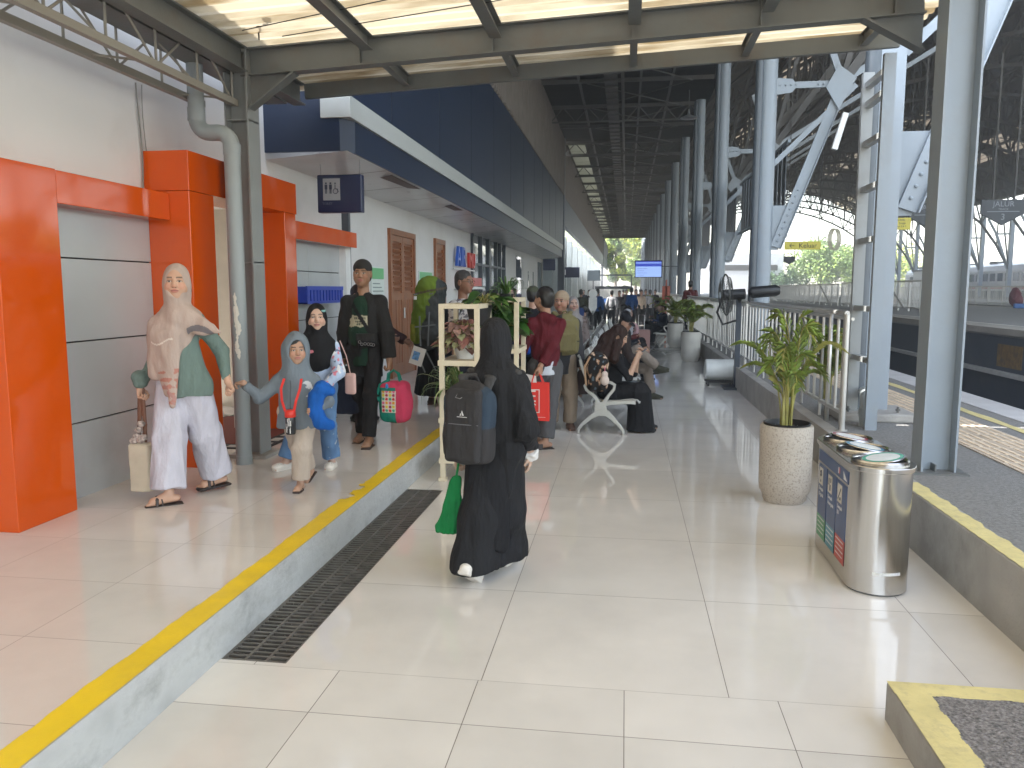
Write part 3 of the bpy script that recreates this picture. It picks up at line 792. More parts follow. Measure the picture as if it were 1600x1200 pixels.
# lamp under canopy corner
t = thing('tube_lamp', 'small twin tube lamp fixed under the canopy beam beside the blue fascia', 'lamp', (-2.93, 7.42, 3.47))
MB().box(-.1, .18, 0, .05, 0, .03).build('housing', white_p, t); MB().tube([(-.09, .01, -.02), (.17, .01, -.02)], .014, 8).tube([(-.09, .045, -.02), (.17, .045, -.02)], .014, 8).build('tube', mat('lamp_tube', (.8, .8, .75), .3), t)
# columns of the canopy
t = thing('canopy_column', 'grey painted steel H column standing on the raised floor beside the downpipe', 'column', (-3.11, 6.28, .215))
q = MB(); q.ibeam((0, 0, 0), (0, 0, 3.32), .2, .2, .014, (1, 0, 0)); q.box(-.1, .1, -.09, .09, 1.62, 1.63); q.box(-.1, .1, -.09, .09, 2.75, 2.76); o = q.build('shaft', steel_b if False else mat('painted_steel_mid', (.25, .265, .265), .4, var=.08, vscale=2, dirt=(.16, .13, .1), damt=.4), t); 
MB().box(-.16, .17, -.16, .17, 0, .03).build('base_plate', concrete, t)
mid = _M['painted_steel_mid']
t = thing('canopy_column', 'large pale grey blue steel I column rising from the asphalt beside the metal bin', 'column', (2.16, 5.84, .352))
q = MB()
q.box(-.115, -.101, -.10, .10, 0, 4.2); q.box(.101, .115, -.10, .10, 0, 4.2); q.box(-.1005, .1005, -.006, .006, 0, 4.2); q.build('shaft', steel_b, t)
q = MB(); q.box(-.02, -.01, -.09, -.006, 0, .06); q.box(-.18, .18, -.16, .16, -.01, .012); q.build('base_plate', steel, t)
# ladder-like post
t = thing('lattice_post', 'ladder-like pair of slim grey uprights joined by rungs, before the first blue roof column', 'post', (2.215, 7.8, .352))
for y in (-.30, .32): q = MB(); q.ibeam((0, y, 0), (0, y, 3.28), .10, .055, .007, (0, 1, 0), chan=True); q.build('upright', mid if y > 0 else steel_b, t)
for z in (.62, 1.09, 1.72, 2.2, 2.62, 2.98, 3.16): MB().box(-.03, .035, -.27, .29, z - .025, z + .025).build('rung', mid, t)
# downpipe left
t = thing('downpipe', 'grey downpipe with a double bend and peeling white paint, in front of the H column', 'pipe', (-3.04, 5.95, .215))
q = MB(); r = .062
pts = [(0, 0, 0), (0, 0, 2.50)]
for a in np.linspace(0, math.pi / 2, 7)[1:]: pts.append((-.11 + .11 * math.cos(a), 0, 2.50 + .11 * math.sin(a)))
pts.append((-.17, .0, 2.61))
for a in np.linspace(0, math.pi / 2, 7)[1:]: pts.append((-.17 - .11 * math.sin(a), 0, 2.72 - .11 * math.cos(a)))
pts.append((-.28, 0, 3.15)); q.tube(pts, r, 20)
q.tube([(0, 0, 2.44), (0, 0, 2.52)], r * 1.08, 20).tube([(0, 0, 2.44), (0, 0, 2.38)], r * 1.02, 20).tube([(-.28, 0, 2.70), (-.28, 0, 2.80)], r * 1.08, 20).tube([(0, 0, .0), (0, 0, .07)], r * 1.06, 20).tube([(0, 0, .16), (0, 0, .18)], r * 1.03, 20)
q.build('pipe', mat('grey_pipe', (.27, .30, .31), .42, var=.07, vscale=3, stretch=(4, 4, .6)), t, smooth=50)
def blob(cy, cz, w, h, n=22, seed=0):
    r = random.Random(seed); return [(w * (1 + .35 * math.sin(3 * a + r.random() * 6) * r.random() + .2 * math.sin(5 * a + r.random())) * math.cos(a), h * (1 + .3 * math.sin(4 * a + r.random() * 3) * r.random()) * math.sin(a)) for a in np.linspace(0, 6.28, n + 1)[:-1]]
q = MB()
for (a0, z0, w_, h_, sd_) in ((-.55, 1.21, .25, .1, 1), (-.35, 1.10, .3, .055, 2), (-.62, 1.33, .16, .045, 3), (-.6, .95, .22, .05, 4), (-.38, .90, .2, .04, 6), (-.5, 1.02, .12, .03, 5)):
    pl = blob(0, 0, w_, h_, 26, sd_); base = len(q.v)
    for (u, v) in [(0, 0)] + pl:
        a = a0 + u * 1.2 - math.pi / 2 * .55; q.v.append(((r + .0015) * math.cos(a), (r + .0015) * math.sin(a), z0 + v))
    for i in range(26): q.f.append((base, base + 1 + i, base + 1 + (i + 1) % 26))
q.build('peeled_paint', mat('peeled_white', (.68, .64, .56), .6), t)
# cable on the wall
t = thing('wall_cable', 'thin grey cable running down the white wall above the orange portal', 'cable', (-3.65, 5.7, 2.3))
q = MB(); q.tube([(0.005, .02 * math.sin(z * 5), z) for z in np.linspace(-.1, .85, 24)], .006, 5); q.tube([(0.015, .05 + .015 * math.sin(z * 7), z) for z in np.linspace(.3, .85, 16)], .004, 5); q.build('cable', mat('cable_grey', (.2, .19, .17), .6), t)

# ---------------------------------------------------------------- main train shed
sh = thing('train_shed_roof', 'huge dark steel trussed station roof arching over the platforms and tracks', 'roof', (0, 0, 0))
CY_ = [8.35 + 6.9 * k for k in range(19)]
XA, XB = 2.55, 40.0
def ztop(x):
    u = (x - XA) / (XB - XA); return 9.9 + 7.0 * 4 * u * (1 - u) + 1.2 * u
def zbot(x):
    if x < 3.7: return 2.4 + (x - 2.7) / 1.0 * 2.8
    if x > 38.6: return 3.8 + (39.9 - x) / 1.3 * 2.9
    u = (x - 3.7) / 34.9; return 5.2 + 8.4 * (4 * u * (1 - u)) ** .75 + 1.0 * u
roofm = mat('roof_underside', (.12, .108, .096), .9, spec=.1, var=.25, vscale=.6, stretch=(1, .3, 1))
q = MB(); xs_ = np.linspace(XA - .3, XB + 1, 40)
ysr = [6.0] + [y + 3.4 for y in CY_]
q.v = [(x, y, ztop(min(max(x, XA), XB)) + .35) for y in (7.2, 137) for x in xs_]
for i in range(39): q.f.append((i, i + 1, 40 + i + 1, 40 + i))
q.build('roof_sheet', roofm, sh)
MB().box(2.68, 2.74, 7.3, 137, 8.3, 10.3).build('sun_block_panel', roofm, sh)  # added panel closing the gap under the eave to keep sun patches out
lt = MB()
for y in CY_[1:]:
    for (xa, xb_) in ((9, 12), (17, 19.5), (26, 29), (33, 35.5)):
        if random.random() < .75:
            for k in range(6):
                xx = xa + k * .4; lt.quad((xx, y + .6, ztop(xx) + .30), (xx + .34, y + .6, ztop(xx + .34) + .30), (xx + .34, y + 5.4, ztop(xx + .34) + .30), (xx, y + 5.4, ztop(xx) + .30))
skyl = bpy.data.materials.new('glowing_skylight_sheet'); skyl.use_nodes = True; nb = skyl.node_tree.nodes['Principled BSDF']
nb.inputs['Base Color'].default_value = (.6, .52, .42, 1); nb.inputs['Emission Color'].default_value = (.8, .66, .52, 1); nb.inputs['Emission Strength'].default_value = .09  # daylight through the sheets is put in as a faint glow
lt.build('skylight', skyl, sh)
for i, y in enumerate(CY_):
    q = MB(); N_ = 22; X = np.concatenate([[2.7, 3.7], np.linspace(3.7, 38.6, N_)[1:], [39.9]])
    sz = .16 if i < 6 else .2
    for k in range(1, len(X) - 1):
        q.bar((X[k], y, zbot(X[k])), (X[k + 1], y, zbot(X[k + 1])), sz, sz)
        q.bar((X[k], y, ztop(X[k])), (X[k + 1], y, ztop(X[k + 1])), sz, sz)
        q.bar((X[k], y, zbot(X[k])), (X[k + 1], y, ztop(X[k + 1])), sz * .6, sz * .6) if k % 2 else q.bar((X[k], y, ztop(X[k])), (X[k + 1], y, zbot(X[k + 1])), sz * .6, sz * .6)
        q.bar((X[k + 1], y, zbot(X[k + 1])), (X[k + 1], y, ztop(X[k + 1])), sz * .55, sz * .55)
    q.bar((2.7, y, ztop(2.7)), (3.7, y, ztop(3.7)), sz, sz)
    q.build('truss', steel_d if i else steel_d, sh)
for k, x in enumerate(np.linspace(XA + .2, XB - .2, 20)):
    q = MB(); z = ztop(x) + .16; q.bar((x, 7.2, z), (x, 137, z), .12, .16)
    q.build('purlin', steel_d, sh)
for k, x in enumerate((8.9, 13.9, 21.8, 29, 34)):
    q = MB(); zb2 = zbot(x); zt2 = ztop(x)
    q.bar((x, 8.35, zb2), (x, 132, zb2), .12, .12)
    for y in CY_[:-1]:
        for j in range(3):
            q.bar((x, y + j * 2.3, zb2), (x, y + j * 2.3 + 1.15, zt2), .07, .07); q.bar((x, y + j * 2.3 + 1.15, zt2), (x, y + j * 2.3 + 2.3, zb2), .07, .07)
    q.build('lattice_girder', steel_d, sh)
q = MB()
for i, y in enumerate(CY_[:-1]):
    for (xa, xb_) in ((2.6, 9), (9, 15), (15, 21.3), (21.3, 28), (28, 34), (34, 40)):
        q.bar((xa, y, ztop(xa)), (xb_, y + 6.9, ztop(xb_)), .06, .06); q.bar((xb_, y, ztop(xb_)), (xa, y + 6.9, ztop(xa)), .06, .06)
q.build('wind_bracing', steel_d, sh)
# dark low roof over the platform walkway
wr = thing('walkway_roof', 'dark low roof with thin purlins over the long tiled walkway', 'roof', (0, 0, 0))
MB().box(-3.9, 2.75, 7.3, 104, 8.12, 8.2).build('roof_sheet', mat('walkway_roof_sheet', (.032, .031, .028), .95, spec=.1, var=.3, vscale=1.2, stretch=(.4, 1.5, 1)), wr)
q = MB()
for x in (-1.55, -.6, .35, 1.3): q.bar((x, 8, 8.06), (x, 104, 8.06), .07, .09)
q.build('purlin', steel_d, wr)
for i, y in enumerate([8.35 + 3.45 * k for k in range(28)]):
    q = MB(); q.bar((-2.75, y, 8.02), (2.55, y, 8.02), .06, .12)
    if i % 2 == 0:
        q.bar((-2.75, y, 7.5), (2.55, y, 7.5), .05, .05)
        for k in range(6): x = -2.75 + k * .883; q.bar((x, y, 7.5), (x + .44, y, 8.0), .035); q.bar((x + .44, y, 8.0), (x + .883, y, 7.5), .035)
    q.build('cross_beam', steel_d, wr)
q = MB()
for k in range(27):
    y = 8.35 + 3.45 * k; q.bar((-1.3, y, 7.95), (1.9, y + 3.45, 7.95), .03); q.bar((1.9, y, 7.95), (-1.3, y + 3.45, 7.95), .03)
q.build('tie_rod', steel_d, wr)
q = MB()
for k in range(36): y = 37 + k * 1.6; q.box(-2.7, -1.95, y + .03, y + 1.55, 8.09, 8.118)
q.build('skylight', mat('glowing_skylight_strip', (.22, .24, .18), .5, emit=(.52, .56, .40, .018)), wr)  # strip glows by itself in place of daylight coming through
q = MB(); q.box(-.75, -.35, 8, 90, 7.86, 7.9); q.tube([(-.2, 8, 7.88), (-.2, 90, 7.88)], .05, 6)
for k in range(100): q.box(-.75, -.35, 8 + k * .8, 8.05 + k * .8, 7.8, 7.86)
q.build('cable_tray', steel_d, wr)
# columns on the near side (each a thing) with bolted knee brace
def shed_column(y, near, rnd=False):
    t = thing('roof_column', None, 'column', (2.46, y, .352), group='blue grey columns along the walkway')
    q = MB(); q.ibeam((0, 0, 0), (0, 0, 9.3), .24, .26, .016, (0, 1, 0)) if near and not rnd else q.tube([(0, 0, 0), (0, 0, 9.3)], .165, 20)
    q.build('shaft', steel_b, t, smooth=50)
    q = MB().tube([(-.16, -.08, .0), (-.16, -.08, 7.7)], .075, 14); q.build('drainpipe', mat('drainpipe_painted_shade', (.075, .09, .105), .35, var=.08), t, smooth=50)  # pipe coloured dark to stand for the shaded side of the column
    q = MB(); q.prism([(.12, 1.98), (.28, 1.98), (.56, 2.78), (.12, 2.78)], 1, -.012, .012); q.build('gusset_plate', steel_b, t)
    # knee brace: channel from gusset to the upper node
    q = MB(); a = Vector((.23, -.03, 2.03)); bb = Vector((1.27, -.03, 4.87)); q.bar(a, bb, .05, .19, (1, 0, -.35)); q.bar(a + Vector((.085, -.04, -.03)), bb + Vector((.085, -.04, -.03)), .09, .014, (1, 0, -.35)); q.build('knee_brace', steel_b, t)
    q = MB(); q.prism([(.97, 4.80), (1.2, 4.42), (1.48, 4.95), (1.17, 5.18)], 1, -.125, -.105); q.bar((.125, -.047, 4.87), (1.25, -.047, 4.87), .05, .11); q.bar((1.25, -.05, 4.9), (.75, -.05, 6.3), .07, .11); q.bar((1.25, -.03, 4.9), (6.5, -.03, 8.1), .07, .11) ; q.bar((.13, -.02, 3.5), (1.5, -.02, 4.85), .05, .09)
    q.prism([(.12, 4.7), (.4, 4.74), (.5, 4.85), (.4, 4.97), (.12, 5.0)], 1, -.092, -.078)
    q.build('node_plate', steel_b, t)
    q = MB(); d = (bb - a).normalized(); n_ = 9 if near else 0
    for k in range(n_):
        p = a + d * (.12 + k * .12); q.lathe([(.0, 0), (.02, 0), (.018, .014), (.008, .02), (0, .02)], 10, (0, 0, 0), cap=False)
        m_ = len(q.v) - 50
        for i in range(m_, len(q.v)):
            v = q.v[i]; q.v[i] = (p.x + v[0] - .02, p.y - .026 - v[2], p.z + v[1])
    if near:
        for k in range(4):
            for x0 in (.2, .85): 
                m_ = len(q.v); q.lathe([(.0, 0), (.02, 0), (.016, .014), (0, .016)], 8, cap=False)
                for i in range(m_, len(q.v)): v = q.v[i]; q.v[i] = (x0 + k * .09 + v[0], -.093 - v[2], 4.87 + v[1])
        q.build('bolts', steel_b, t)
    return t
cols = []
ords = ['first', 'second', 'third', 'fourth', 'fifth', 'sixth', 'seventh', 'eighth', 'ninth', 'tenth', 'eleventh', 'twelfth', 'thirteenth', 'fourteenth', 'fifteenth', 'sixteenth', 'seventeenth', 'eighteenth', 'nineteenth']
c0 = shed_column(CY_[0], True); c1 = None
for i, y in enumerate(CY_):
    if i == 0: c = c0
    elif i == 1: c = cb = shed_column(y, True, True)
    elif i < 3: c = copy_tree(cb)
    elif c1 is None: c = c1 = shed_column(y, False)
    else: c = copy_tree(c1)
    c.location = (2.46, y, .352)
    c['label'] = f'{ords[i]} blue grey roof column from the camera in the row beside the railing' if i else 'big pale blue roof column with a bolted knee brace, on the concrete footing'
q = thing('column_footing', 'square concrete footing with bolts under the big pale blue roof column', 'footing', (2.42, 8.28, .352))
MB().box(-.36, .36, -.38, .3, 0, .085).build('block', concrete, q, bevel=.02)
z_ = MB()
for x in (-.26, .2):
    z_.tube([(x, -.25, .085), (x, -.25, .14)], .012, 8).tube([(x, -.25, .10), (x, -.25, .12)], .022, 6)
z_.build('anchor_bolt', steel, q)
t = thing('drain_elbow', 'grey plastic drain elbow turning down beside the concrete footing', 'pipe', (2.2, 7.72, .352))
MB().tube([(0.12, .35, .28), (.06, .1, .28), (.04, .02, .27), (.03, -.02, .24), (.03, -.03, .18), (.03, -.03, 0)], .058, 16).tube([(.03, -.03, .17), (.03, -.03, .10)], .066, 16).build('elbow', _M['grey_pipe'], t, smooth=50)
# far columns, with their knee braces
def far_column(y):
    t = thing('far_roof_column', None, 'column', (XB, y, .8), group='far row of roof columns before the white train')
    MB().box(-.2, .2, -.2, .2, 0, 10.2).build('shaft', steel_b, t)
    MB().bar((-.2, 0, 3.0), (-1.5, 0, 6.6), .18, .25).bar((-1.5, 0, 6.6), (-.2, 0, 6.6), .15, .18).bar((-1.5, 0, 6.6), (-2.4, 0, 8.2), .15, .2).build('knee_brace', steel_b, t)
    return t
c0 = None
for i, y in enumerate([15.25 + 6.9 * k for k in range(18)]):
    c = far_column(y) if c0 is None else copy_tree(c0); c0 = c0 or c
    c.location = (XB, y, .8); c['label'] = f'{ords[i]} roof column counted from the right in the row before the white train'
# battens lamp hanging at brace
for i, y0 in enumerate((15.9, 22.8, 29.7)):
    t = thing('louvre_panel', ('nearest', 'middle', 'last')[i].replace('nearest', 'first') + ' hanging panel of dark vertical slats between the blue grey roof columns', 'panel', (2.95, y0, 3.12))
    q = MB(); [q.box(-.01, .01, k * .42, k * .42 + .30, 0, 1.2) for k in range(14)]; q.build('slat_screen', mat('slat_dark', (.10, .11, .12), .5), t)
    q = MB(); q.bar((0, -.2, -.03), (0, 6.1, -.03), .06); q.bar((0, -.2, 1.23), (0, 6.1, 1.23), .06); q.build('rail', steel_b, t)
t = thing('hanging_batten', 'long white batten lamp hanging below the second knee brace', 'lamp', (3.57, 14.95, 4.05))
MB().box(-.05, .05, -.04, .04, 0, .64).build('batten', white_p, t, bevel=.01); t.rotation_euler = (0, R_(15), 0)
for (x, y, z) in ((1.9, 20.5, 7.2), (1.95, 27.5, 7.2)):
    t = thing('dome_lamp', 'round pendant lamp hung under the dark walkway roof, ' + ('nearer' if y < 25 else 'farther') + ' of the two', 'lamp', (x, y, z))
    MB().lathe([(.02, .3), (.05, .12), (.26, .03), (.28, 0), (.24, 0), (.2, .01)], 20, cap=False).build('shade', alu, t, smooth=40); MB().tube([(0, 0, .28), (0, 0, .9)], .015, 6).build('rod', steel_d, t)
# ================================================================ railing, bins, plants, benches
def copy_as(o, loc, rz, label=None, group=None):
    c = copy_tree(o); c.location = loc; c.rotation_euler = (0, 0, rz)
    if label: c['label'] = label
    if group: c['group'] = group
    return c
chrome = mat('satin_rail', (.55, .54, .51), .38, metal=.55, var=.05)
# stainless railing on the kerb, one section after another
def rail_section(y0, L, fine=True):
    t = thing('railing', None, 'railing', (1.94, y0, .358), group='stainless railing sections on the kerb')
    MB().tube([(0, 0, 1.05), (0, L, 1.05)], .024, 10).tube([(.05, 0, 1.00), (.05, L, 1.00)], .016, 8).build('top_rail', chrome, t, smooth=50)
    MB().bar((0, 0, .16), (0, L, .16), .03, .03).build('bottom_rail', chrome, t)
    post = MB().tube([(0, 0, 0), (0, 0, 1.04)], .025, 10).lathe([(.05, 0), (.05, .012)], 12).build('post', chrome, t, smooth=50)
    n = int(L / .27)
    if fine:
        b0 = MB().tube([(0, .0, .16), (0, .0, .99)], .015, 8).build('baluster', chrome, t, smooth=50)
        for i in range(1, n):
            c = b0.copy(); COL.objects.link(c); c.parent = t; c.location = (0, i * L / n, 0)
            if i % 3 == 0:
                c2 = b0.copy(); COL.objects.link(c2); c2.parent = t; c2.location = (0, i * L / n, -.13); c2.scale = (1, 1, .9)
        b0.location = (0, .06, 0)
    else:
        q = MB()
        for i in range(1, n): q.bar((0, i * L / n, .16 if i % 3 else 0), (0, i * L / n, .99), .02)
        q.build('balusters', chrome, t)
    return t
w_ = ['beside the metal bin, ending in a post', 'second from the metal bin', 'third from the metal bin', 'fourth from the metal bin', 'fifth from the metal bin', 'sixth from the metal bin', 'seventh from the metal bin', 'eighth from the metal bin']
r0 = rail_section(7.38, 5.82); r0['label'] = 'stainless railing section ' + w_[0]
MB().tube([(0, .02, 0), (0, .02, 1.05)], .026, 12).tube([(0, .55, 0), (0, .55, 1.05)], .02, 10).build('end_post', chrome, r0, smooth=50)
r1 = rail_section(13.3, 6.0); r1['label'] = 'stainless railing section ' + w_[1]
r2 = None
for i in range(6):
    y = 19.3 + i * 6
    if r2 is None: r2 = rail_section(y, 6.0, False); o = r2
    else: o = copy_as(r2, (1.94, y, .358), 0)
    o['label'] = 'stainless railing section ' + w_[2 + i]
# three-compartment stainless bin
steel_bin = mat('brushed_stainless', (.60, .585, .56), .20, metal=1, var=.05, vscale=2, stretch=(30, 30, .4), bump=.04, bscale=8, rvar=.25)
t = thing('recycling_bin', 'three compartment brushed stainless steel bin with round swing lids beside the white speckled planter', 'bin', (1.375, 4.43, 0))
def stad(r, L, n=14, off=0):
    return [((r + off) * math.cos(a), -(r + off) * math.sin(a)) for a in np.linspace(0, math.pi, n)] + [(-(r + off) * math.cos(a), L + (r + off) * math.sin(a)) for a in np.linspace(0, math.pi, n)]
Lb = .66
q = MB(); q.prism(stad(.160, Lb), 2, .012, .675); q.build('body', steel_bin, t, smooth=35)
q = MB(); q.prism(stad(.148, Lb), 2, 0, .014); q.build('base', steel, t)
q = MB(); pl0 = stad(.160, Lb, 14, .014); q.prism(pl0, 2, .665, .695); q.build('rim', steel_bin, t, bevel=.004, smooth=35)
lidcol = [('green', (.10, .42, .30)), ('blue', (.10, .28, .42)), ('red', (.30, .03, .06))]
for i, (nm, c) in enumerate(lidcol):
    y = .02 + i * .31
    q = MB(); q.lathe([(.142, 0), (.146, .012), (.138, .02), (.128, .012)], 40, (0, y, .695), cap=False); lid = q.build('lid_ring', steel_bin, t, smooth=50)
    MB().lathe([(.001, 0), (.132, 0)], 36, (0, y, .697), cap=False).build('opening', black_p, lid)
    M = Matrix.Translation((0.01 if i else .015, y, .712)) @ Matrix.Rotation(R_(9 if i else -9), 4, 'Y')
    def disc(r0, r1, z, m, nme, par):
        q = MB(); q.lathe([(r0, 0), (r1, 0)], 40, cap=False); o = q.build(nme, m, par); o.matrix_local = M @ Matrix.Translation((0, 0, z)); return o
    q = MB().lathe([(.112, 0), (.116, .004), (.112, .008)], 40); fl = q.build('flap', steel_bin, t, smooth=40); fl.matrix_local = M
    for (a, b_, m_) in ((.001, .085, mat('sticker_white', (.72, .76, .76), .25)), (.085, .103, mat('sticker_' + nm, c, .25))):
        q = MB().lathe([(a, .0085), (b_, .0085)], 40, cap=False).build('sticker', m_, fl)
# sticker sheet on the long left side (x = -.16 face)
blue_s = mat('sticker_navy', (.03, .07, .19), .3, var=.05); gs = mat('sticker_grn', (.06, .30, .12), .3); ts = mat('sticker_teal', (.05, .26, .36), .3); rs = mat('sticker_rd', (.50, .035, .03), .3)
wht = mat('print_white', (.75, .75, .75), .4)
def side(y0, y1, z0, z1, m, nm, e=.0): return MB().box(-.1625 - e, -.1602, y0, y1, z0, z1).build(nm, m, t)
side(-.0, .66, .565, .635, blue_s, 'header_sticker')
MB().prism([(.02, .575), (.1, .62), (.09, .575)], 0, -.1634, -.1626).build('swoosh', wht, t)
MB().box(-.1634, -.1626, .17, .185, .585, .62).build('logo_mark', mat('print_red', (.6, .08, .05), .4), t); MB().box(-.1634, -.1626, .19, .205, .585, .62).build('logo_mark', wht, t)
for i, (m_, txt, icon) in enumerate(((rs, ('Sampah', 'B3'), 0), (ts, ('Sampah', 'Anorganik'), 1), (gs, ('Sampah', 'Organik'), 2))):
    y0 = .02 + i * .215; y1 = y0 + .195
    side(y0, y1, .10, .55, blue_s, 'side_sticker'); side(y0, y1, .10, .235, m_, 'colour_sticker', .0004)
    MB().box(-.1634, -.1626, y0 + .09, y1 - .015, .425, .53).build('icon_plate', mat('icon_cream', (.62, .58, .50), .4), t)
    q = MB()
    if icon == 0: q.bar((-.164, y1 - .03, .44), (-.164, y0 + .11, .51), .008, .001, (1, 0, 0)); q.tube([(-.164, y0 + .12 + .008 * math.cos(a), .45 + .008 * math.sin(a)) for a in np.linspace(0, 6, 8)], .002, 5)
    elif icon == 1: q.box(-.1642, -.1636, y0 + .12, y0 + .14, .44, .475); q.box(-.1642, -.1636, y0 + .15, y0 + .165, .47, .51); q.box(-.1642, -.1636, y0 + .11, y0 + .125, .49, .515)
    else: q.tube([(-.164, y0 + .135 + .012 * math.cos(a), .495 + .018 * math.sin(a)) for a in np.linspace(0, 6, 10)], .003, 5); q.box(-.1642, -.1636, y0 + .13, y0 + .145, .44, .455)
    q.build('icon', mat('icon_dark', (.02, .03, .06), .5), t)
    for k, s_ in enumerate(txt): text_obj(s_, .032, face_mat((-.1636, y0 + .17, .40 - k * .035), (0, -1, 0), (0, 0, 1)), wht, 'lettering', t, .0004, 'LEFT')
    for k in range(4): MB().box(-.1638, -.1632, y0 + .02 + .01 * (k % 2), y1 - .02, .215 - k * .028, .221 - k * .028).build('small_print', wht, t)
# little label low on the front end
q = MB()
for k in range(9):
    a0, a1 = R_(-112 + k * 6), R_(-112 + k * 6 + 5.6)
    q.quad((.1608 * math.cos(a0), .1608 * math.sin(a0), .118), (.1608 * math.cos(a1), .1608 * math.sin(a1), .118), (.1608 * math.cos(a1), .1608 * math.sin(a1), .134), (.1608 * math.cos(a0), .1608 * math.sin(a0), .134))
q.build('front_label', mat('label_white', (.7, .7, .68), .5), t)

# ---- areca palms in planters
leafm = mat('palm_leaf', (.24, .33, .07), .42, var=.45, vscale=7, spec=.4)
leafy = mat('palm_leaf_yellowed', (.26, .25, .05), .45, var=.3, vscale=9)
stemm = mat('palm_stem', (.30, .28, .07), .45, var=.3, vscale=10)
soil = mat('potting_soil', (.03, .025, .02), .95, bump=1, bscale=60)
def palm(name, label, loc, nf, h, spread, seed, parentless=True, group=None, leafw=.011, ll=.20, thin=False):
    r = random.Random(seed); t = thing(name, label, 'plant', loc, 0, group)
    L = MB(); Y = MB(); S = MB()
    for i in range(nf):
        az = i * 2.399 + r.uniform(-.4, .4); out = spread * r.uniform(.2, 1.0); hh = h * (r.uniform(.5, 1.0) if not thin else (1.0 - .55 * (i / nf))); out *= (1.0 if not thin else .45 + .75 * i / nf)
        b0 = Vector((r.uniform(-.04, .04), r.uniform(-.04, .04), 0)); pts = []
        droop = r.uniform(.05, .35) * hh
        for k in range(13):
            u = k / 12; rad = out * (u ** 1.9); z = hh * (1 - (1 - u) ** 1.7) * 1.0 - droop * max(0, u - .55) ** 2 * 4.5
            pts.append(b0 + Vector((rad * math.cos(az), rad * math.sin(az), z)))
        S.tube(pts, [.008 - .0055 * k / 12 for k in range(13)], 5)
        for k in range(4, 13):
            for sub in (0, .5):
                if k == 12 and sub: continue
                p = pts[k] * (1 - sub) + pts[min(k + 1, 12)] * sub
                d = (pts[min(k + 1, 12)] - pts[k - 1]).normalized(); sidev = d.cross(Vector((0, 0, 1))).normalized()
                fl = ll * (1 - .55 * abs((k + sub) / 12 - .55) * 2) * r.uniform(.8, 1.15)
                for sg in (-1, 1):
                    dirv = ((d * .85 + sidev * sg * .55 + Vector((0, 0, .12))) if thin else (d * .55 + sidev * sg * .85 + Vector((0, 0, .30)))).normalized(); w = leafw * r.uniform(.8, 1.2)
                    wv = dirv.cross(Vector((r.uniform(-.3, .3), r.uniform(-.3, .3), 1))).normalized() * w
                    mid = p + dirv * fl * .5 + Vector((0, 0, .005)); tip = p + dirv * fl + Vector((0, 0, -fl * .35))
                    tgt = Y if (r.random() < .12 or i % 9 == 8) else L
                    tgt.add([p, mid - wv, tip, mid + wv], [(0, 1, 2), (0, 2, 3)])
    L.build('fronds', leafm, t, smooth=180); Y.build('yellowed_leaves', leafy, t); S.build('stems', stemm, t, smooth=60)
    return t
terr = mat('terrazzo_planter', (.50, .45, .385), .6, var=.06, vscale=3, bump=.25, bscale=90, dirt=(.15, .10, .07), dscale=75, damt=.9)
def planter(loc, label, s=1.0, m=None, group=None):
    t = thing('planter', label, 'planter', loc, 0, group)
    prof = [(.05, 0), (.145, 0), (.16, .02), (.163, .05), (.186, .09), (.192, .16), (.194, .40), (.196, .575), (.192, .592), (.17, .597), (.16, .57), (.155, .50)]
    MB().lathe([(a * s, z * s) for a, z in prof], 40, cap=False).build('pot', m or terr, t, smooth=50)
    MB().lathe([(.001, .548 * s), (.158 * s, .548 * s)], 30, cap=False).build('soil', soil, t)
    MB().lathe([(.15 * s, .53 * s), (.158 * s, .535 * s), (.172 * s, .60 * s), (.176 * s, .612 * s), (.168 * s, .614 * s), (.158 * s, .56 * s)], 36, cap=False).build('liner_rim', black_p, t, smooth=50)
    return t
planter((1.235, 6.22, 0), 'cream speckled terrazzo planter with a black rim, beside the bin')
palm('areca_palm', 'bright green feathery palm in the speckled planter beside the bin', (1.235, 6.22, .55), 17, 1.0, .50, 3, leafw=.0034, ll=.17, thin=True)
smooth_pot = mat('pale_planter', (.50, .48, .43), .5, var=.05)
planter((1.47, 15.0 + 3.3, 0), 'plain pale planter by the railing, second from the bin', 1.12, smooth_pot)
palm('areca_palm', 'dark green palm in the plain pale planter by the railing, second from the bin', (1.47, 18.3, .62), 24, .85, .65, 5, leafw=.02)
planter((1.4, 22.9, 0), 'pale planter by the railing, third from the bin', 1.12, smooth_pot)
palm('areca_palm', 'palm in the third planter from the bin, behind the second', (1.4, 22.9, .62), 22, .85, .7, 8, leafw=.022)
planter((1.45, 34, 0), 'small looking pale planter far down the railing', 1.12, smooth_pot)
palm('areca_palm', 'dark palm in the last planter down the railing', (1.45, 34, .62), 20, .9, .7, 9, leafw=.03)
palm('areca_palm', 'palm growing behind the stainless railing next to the first blue column', (2.35, 9.6, .352), 20, .95, .45, 11)
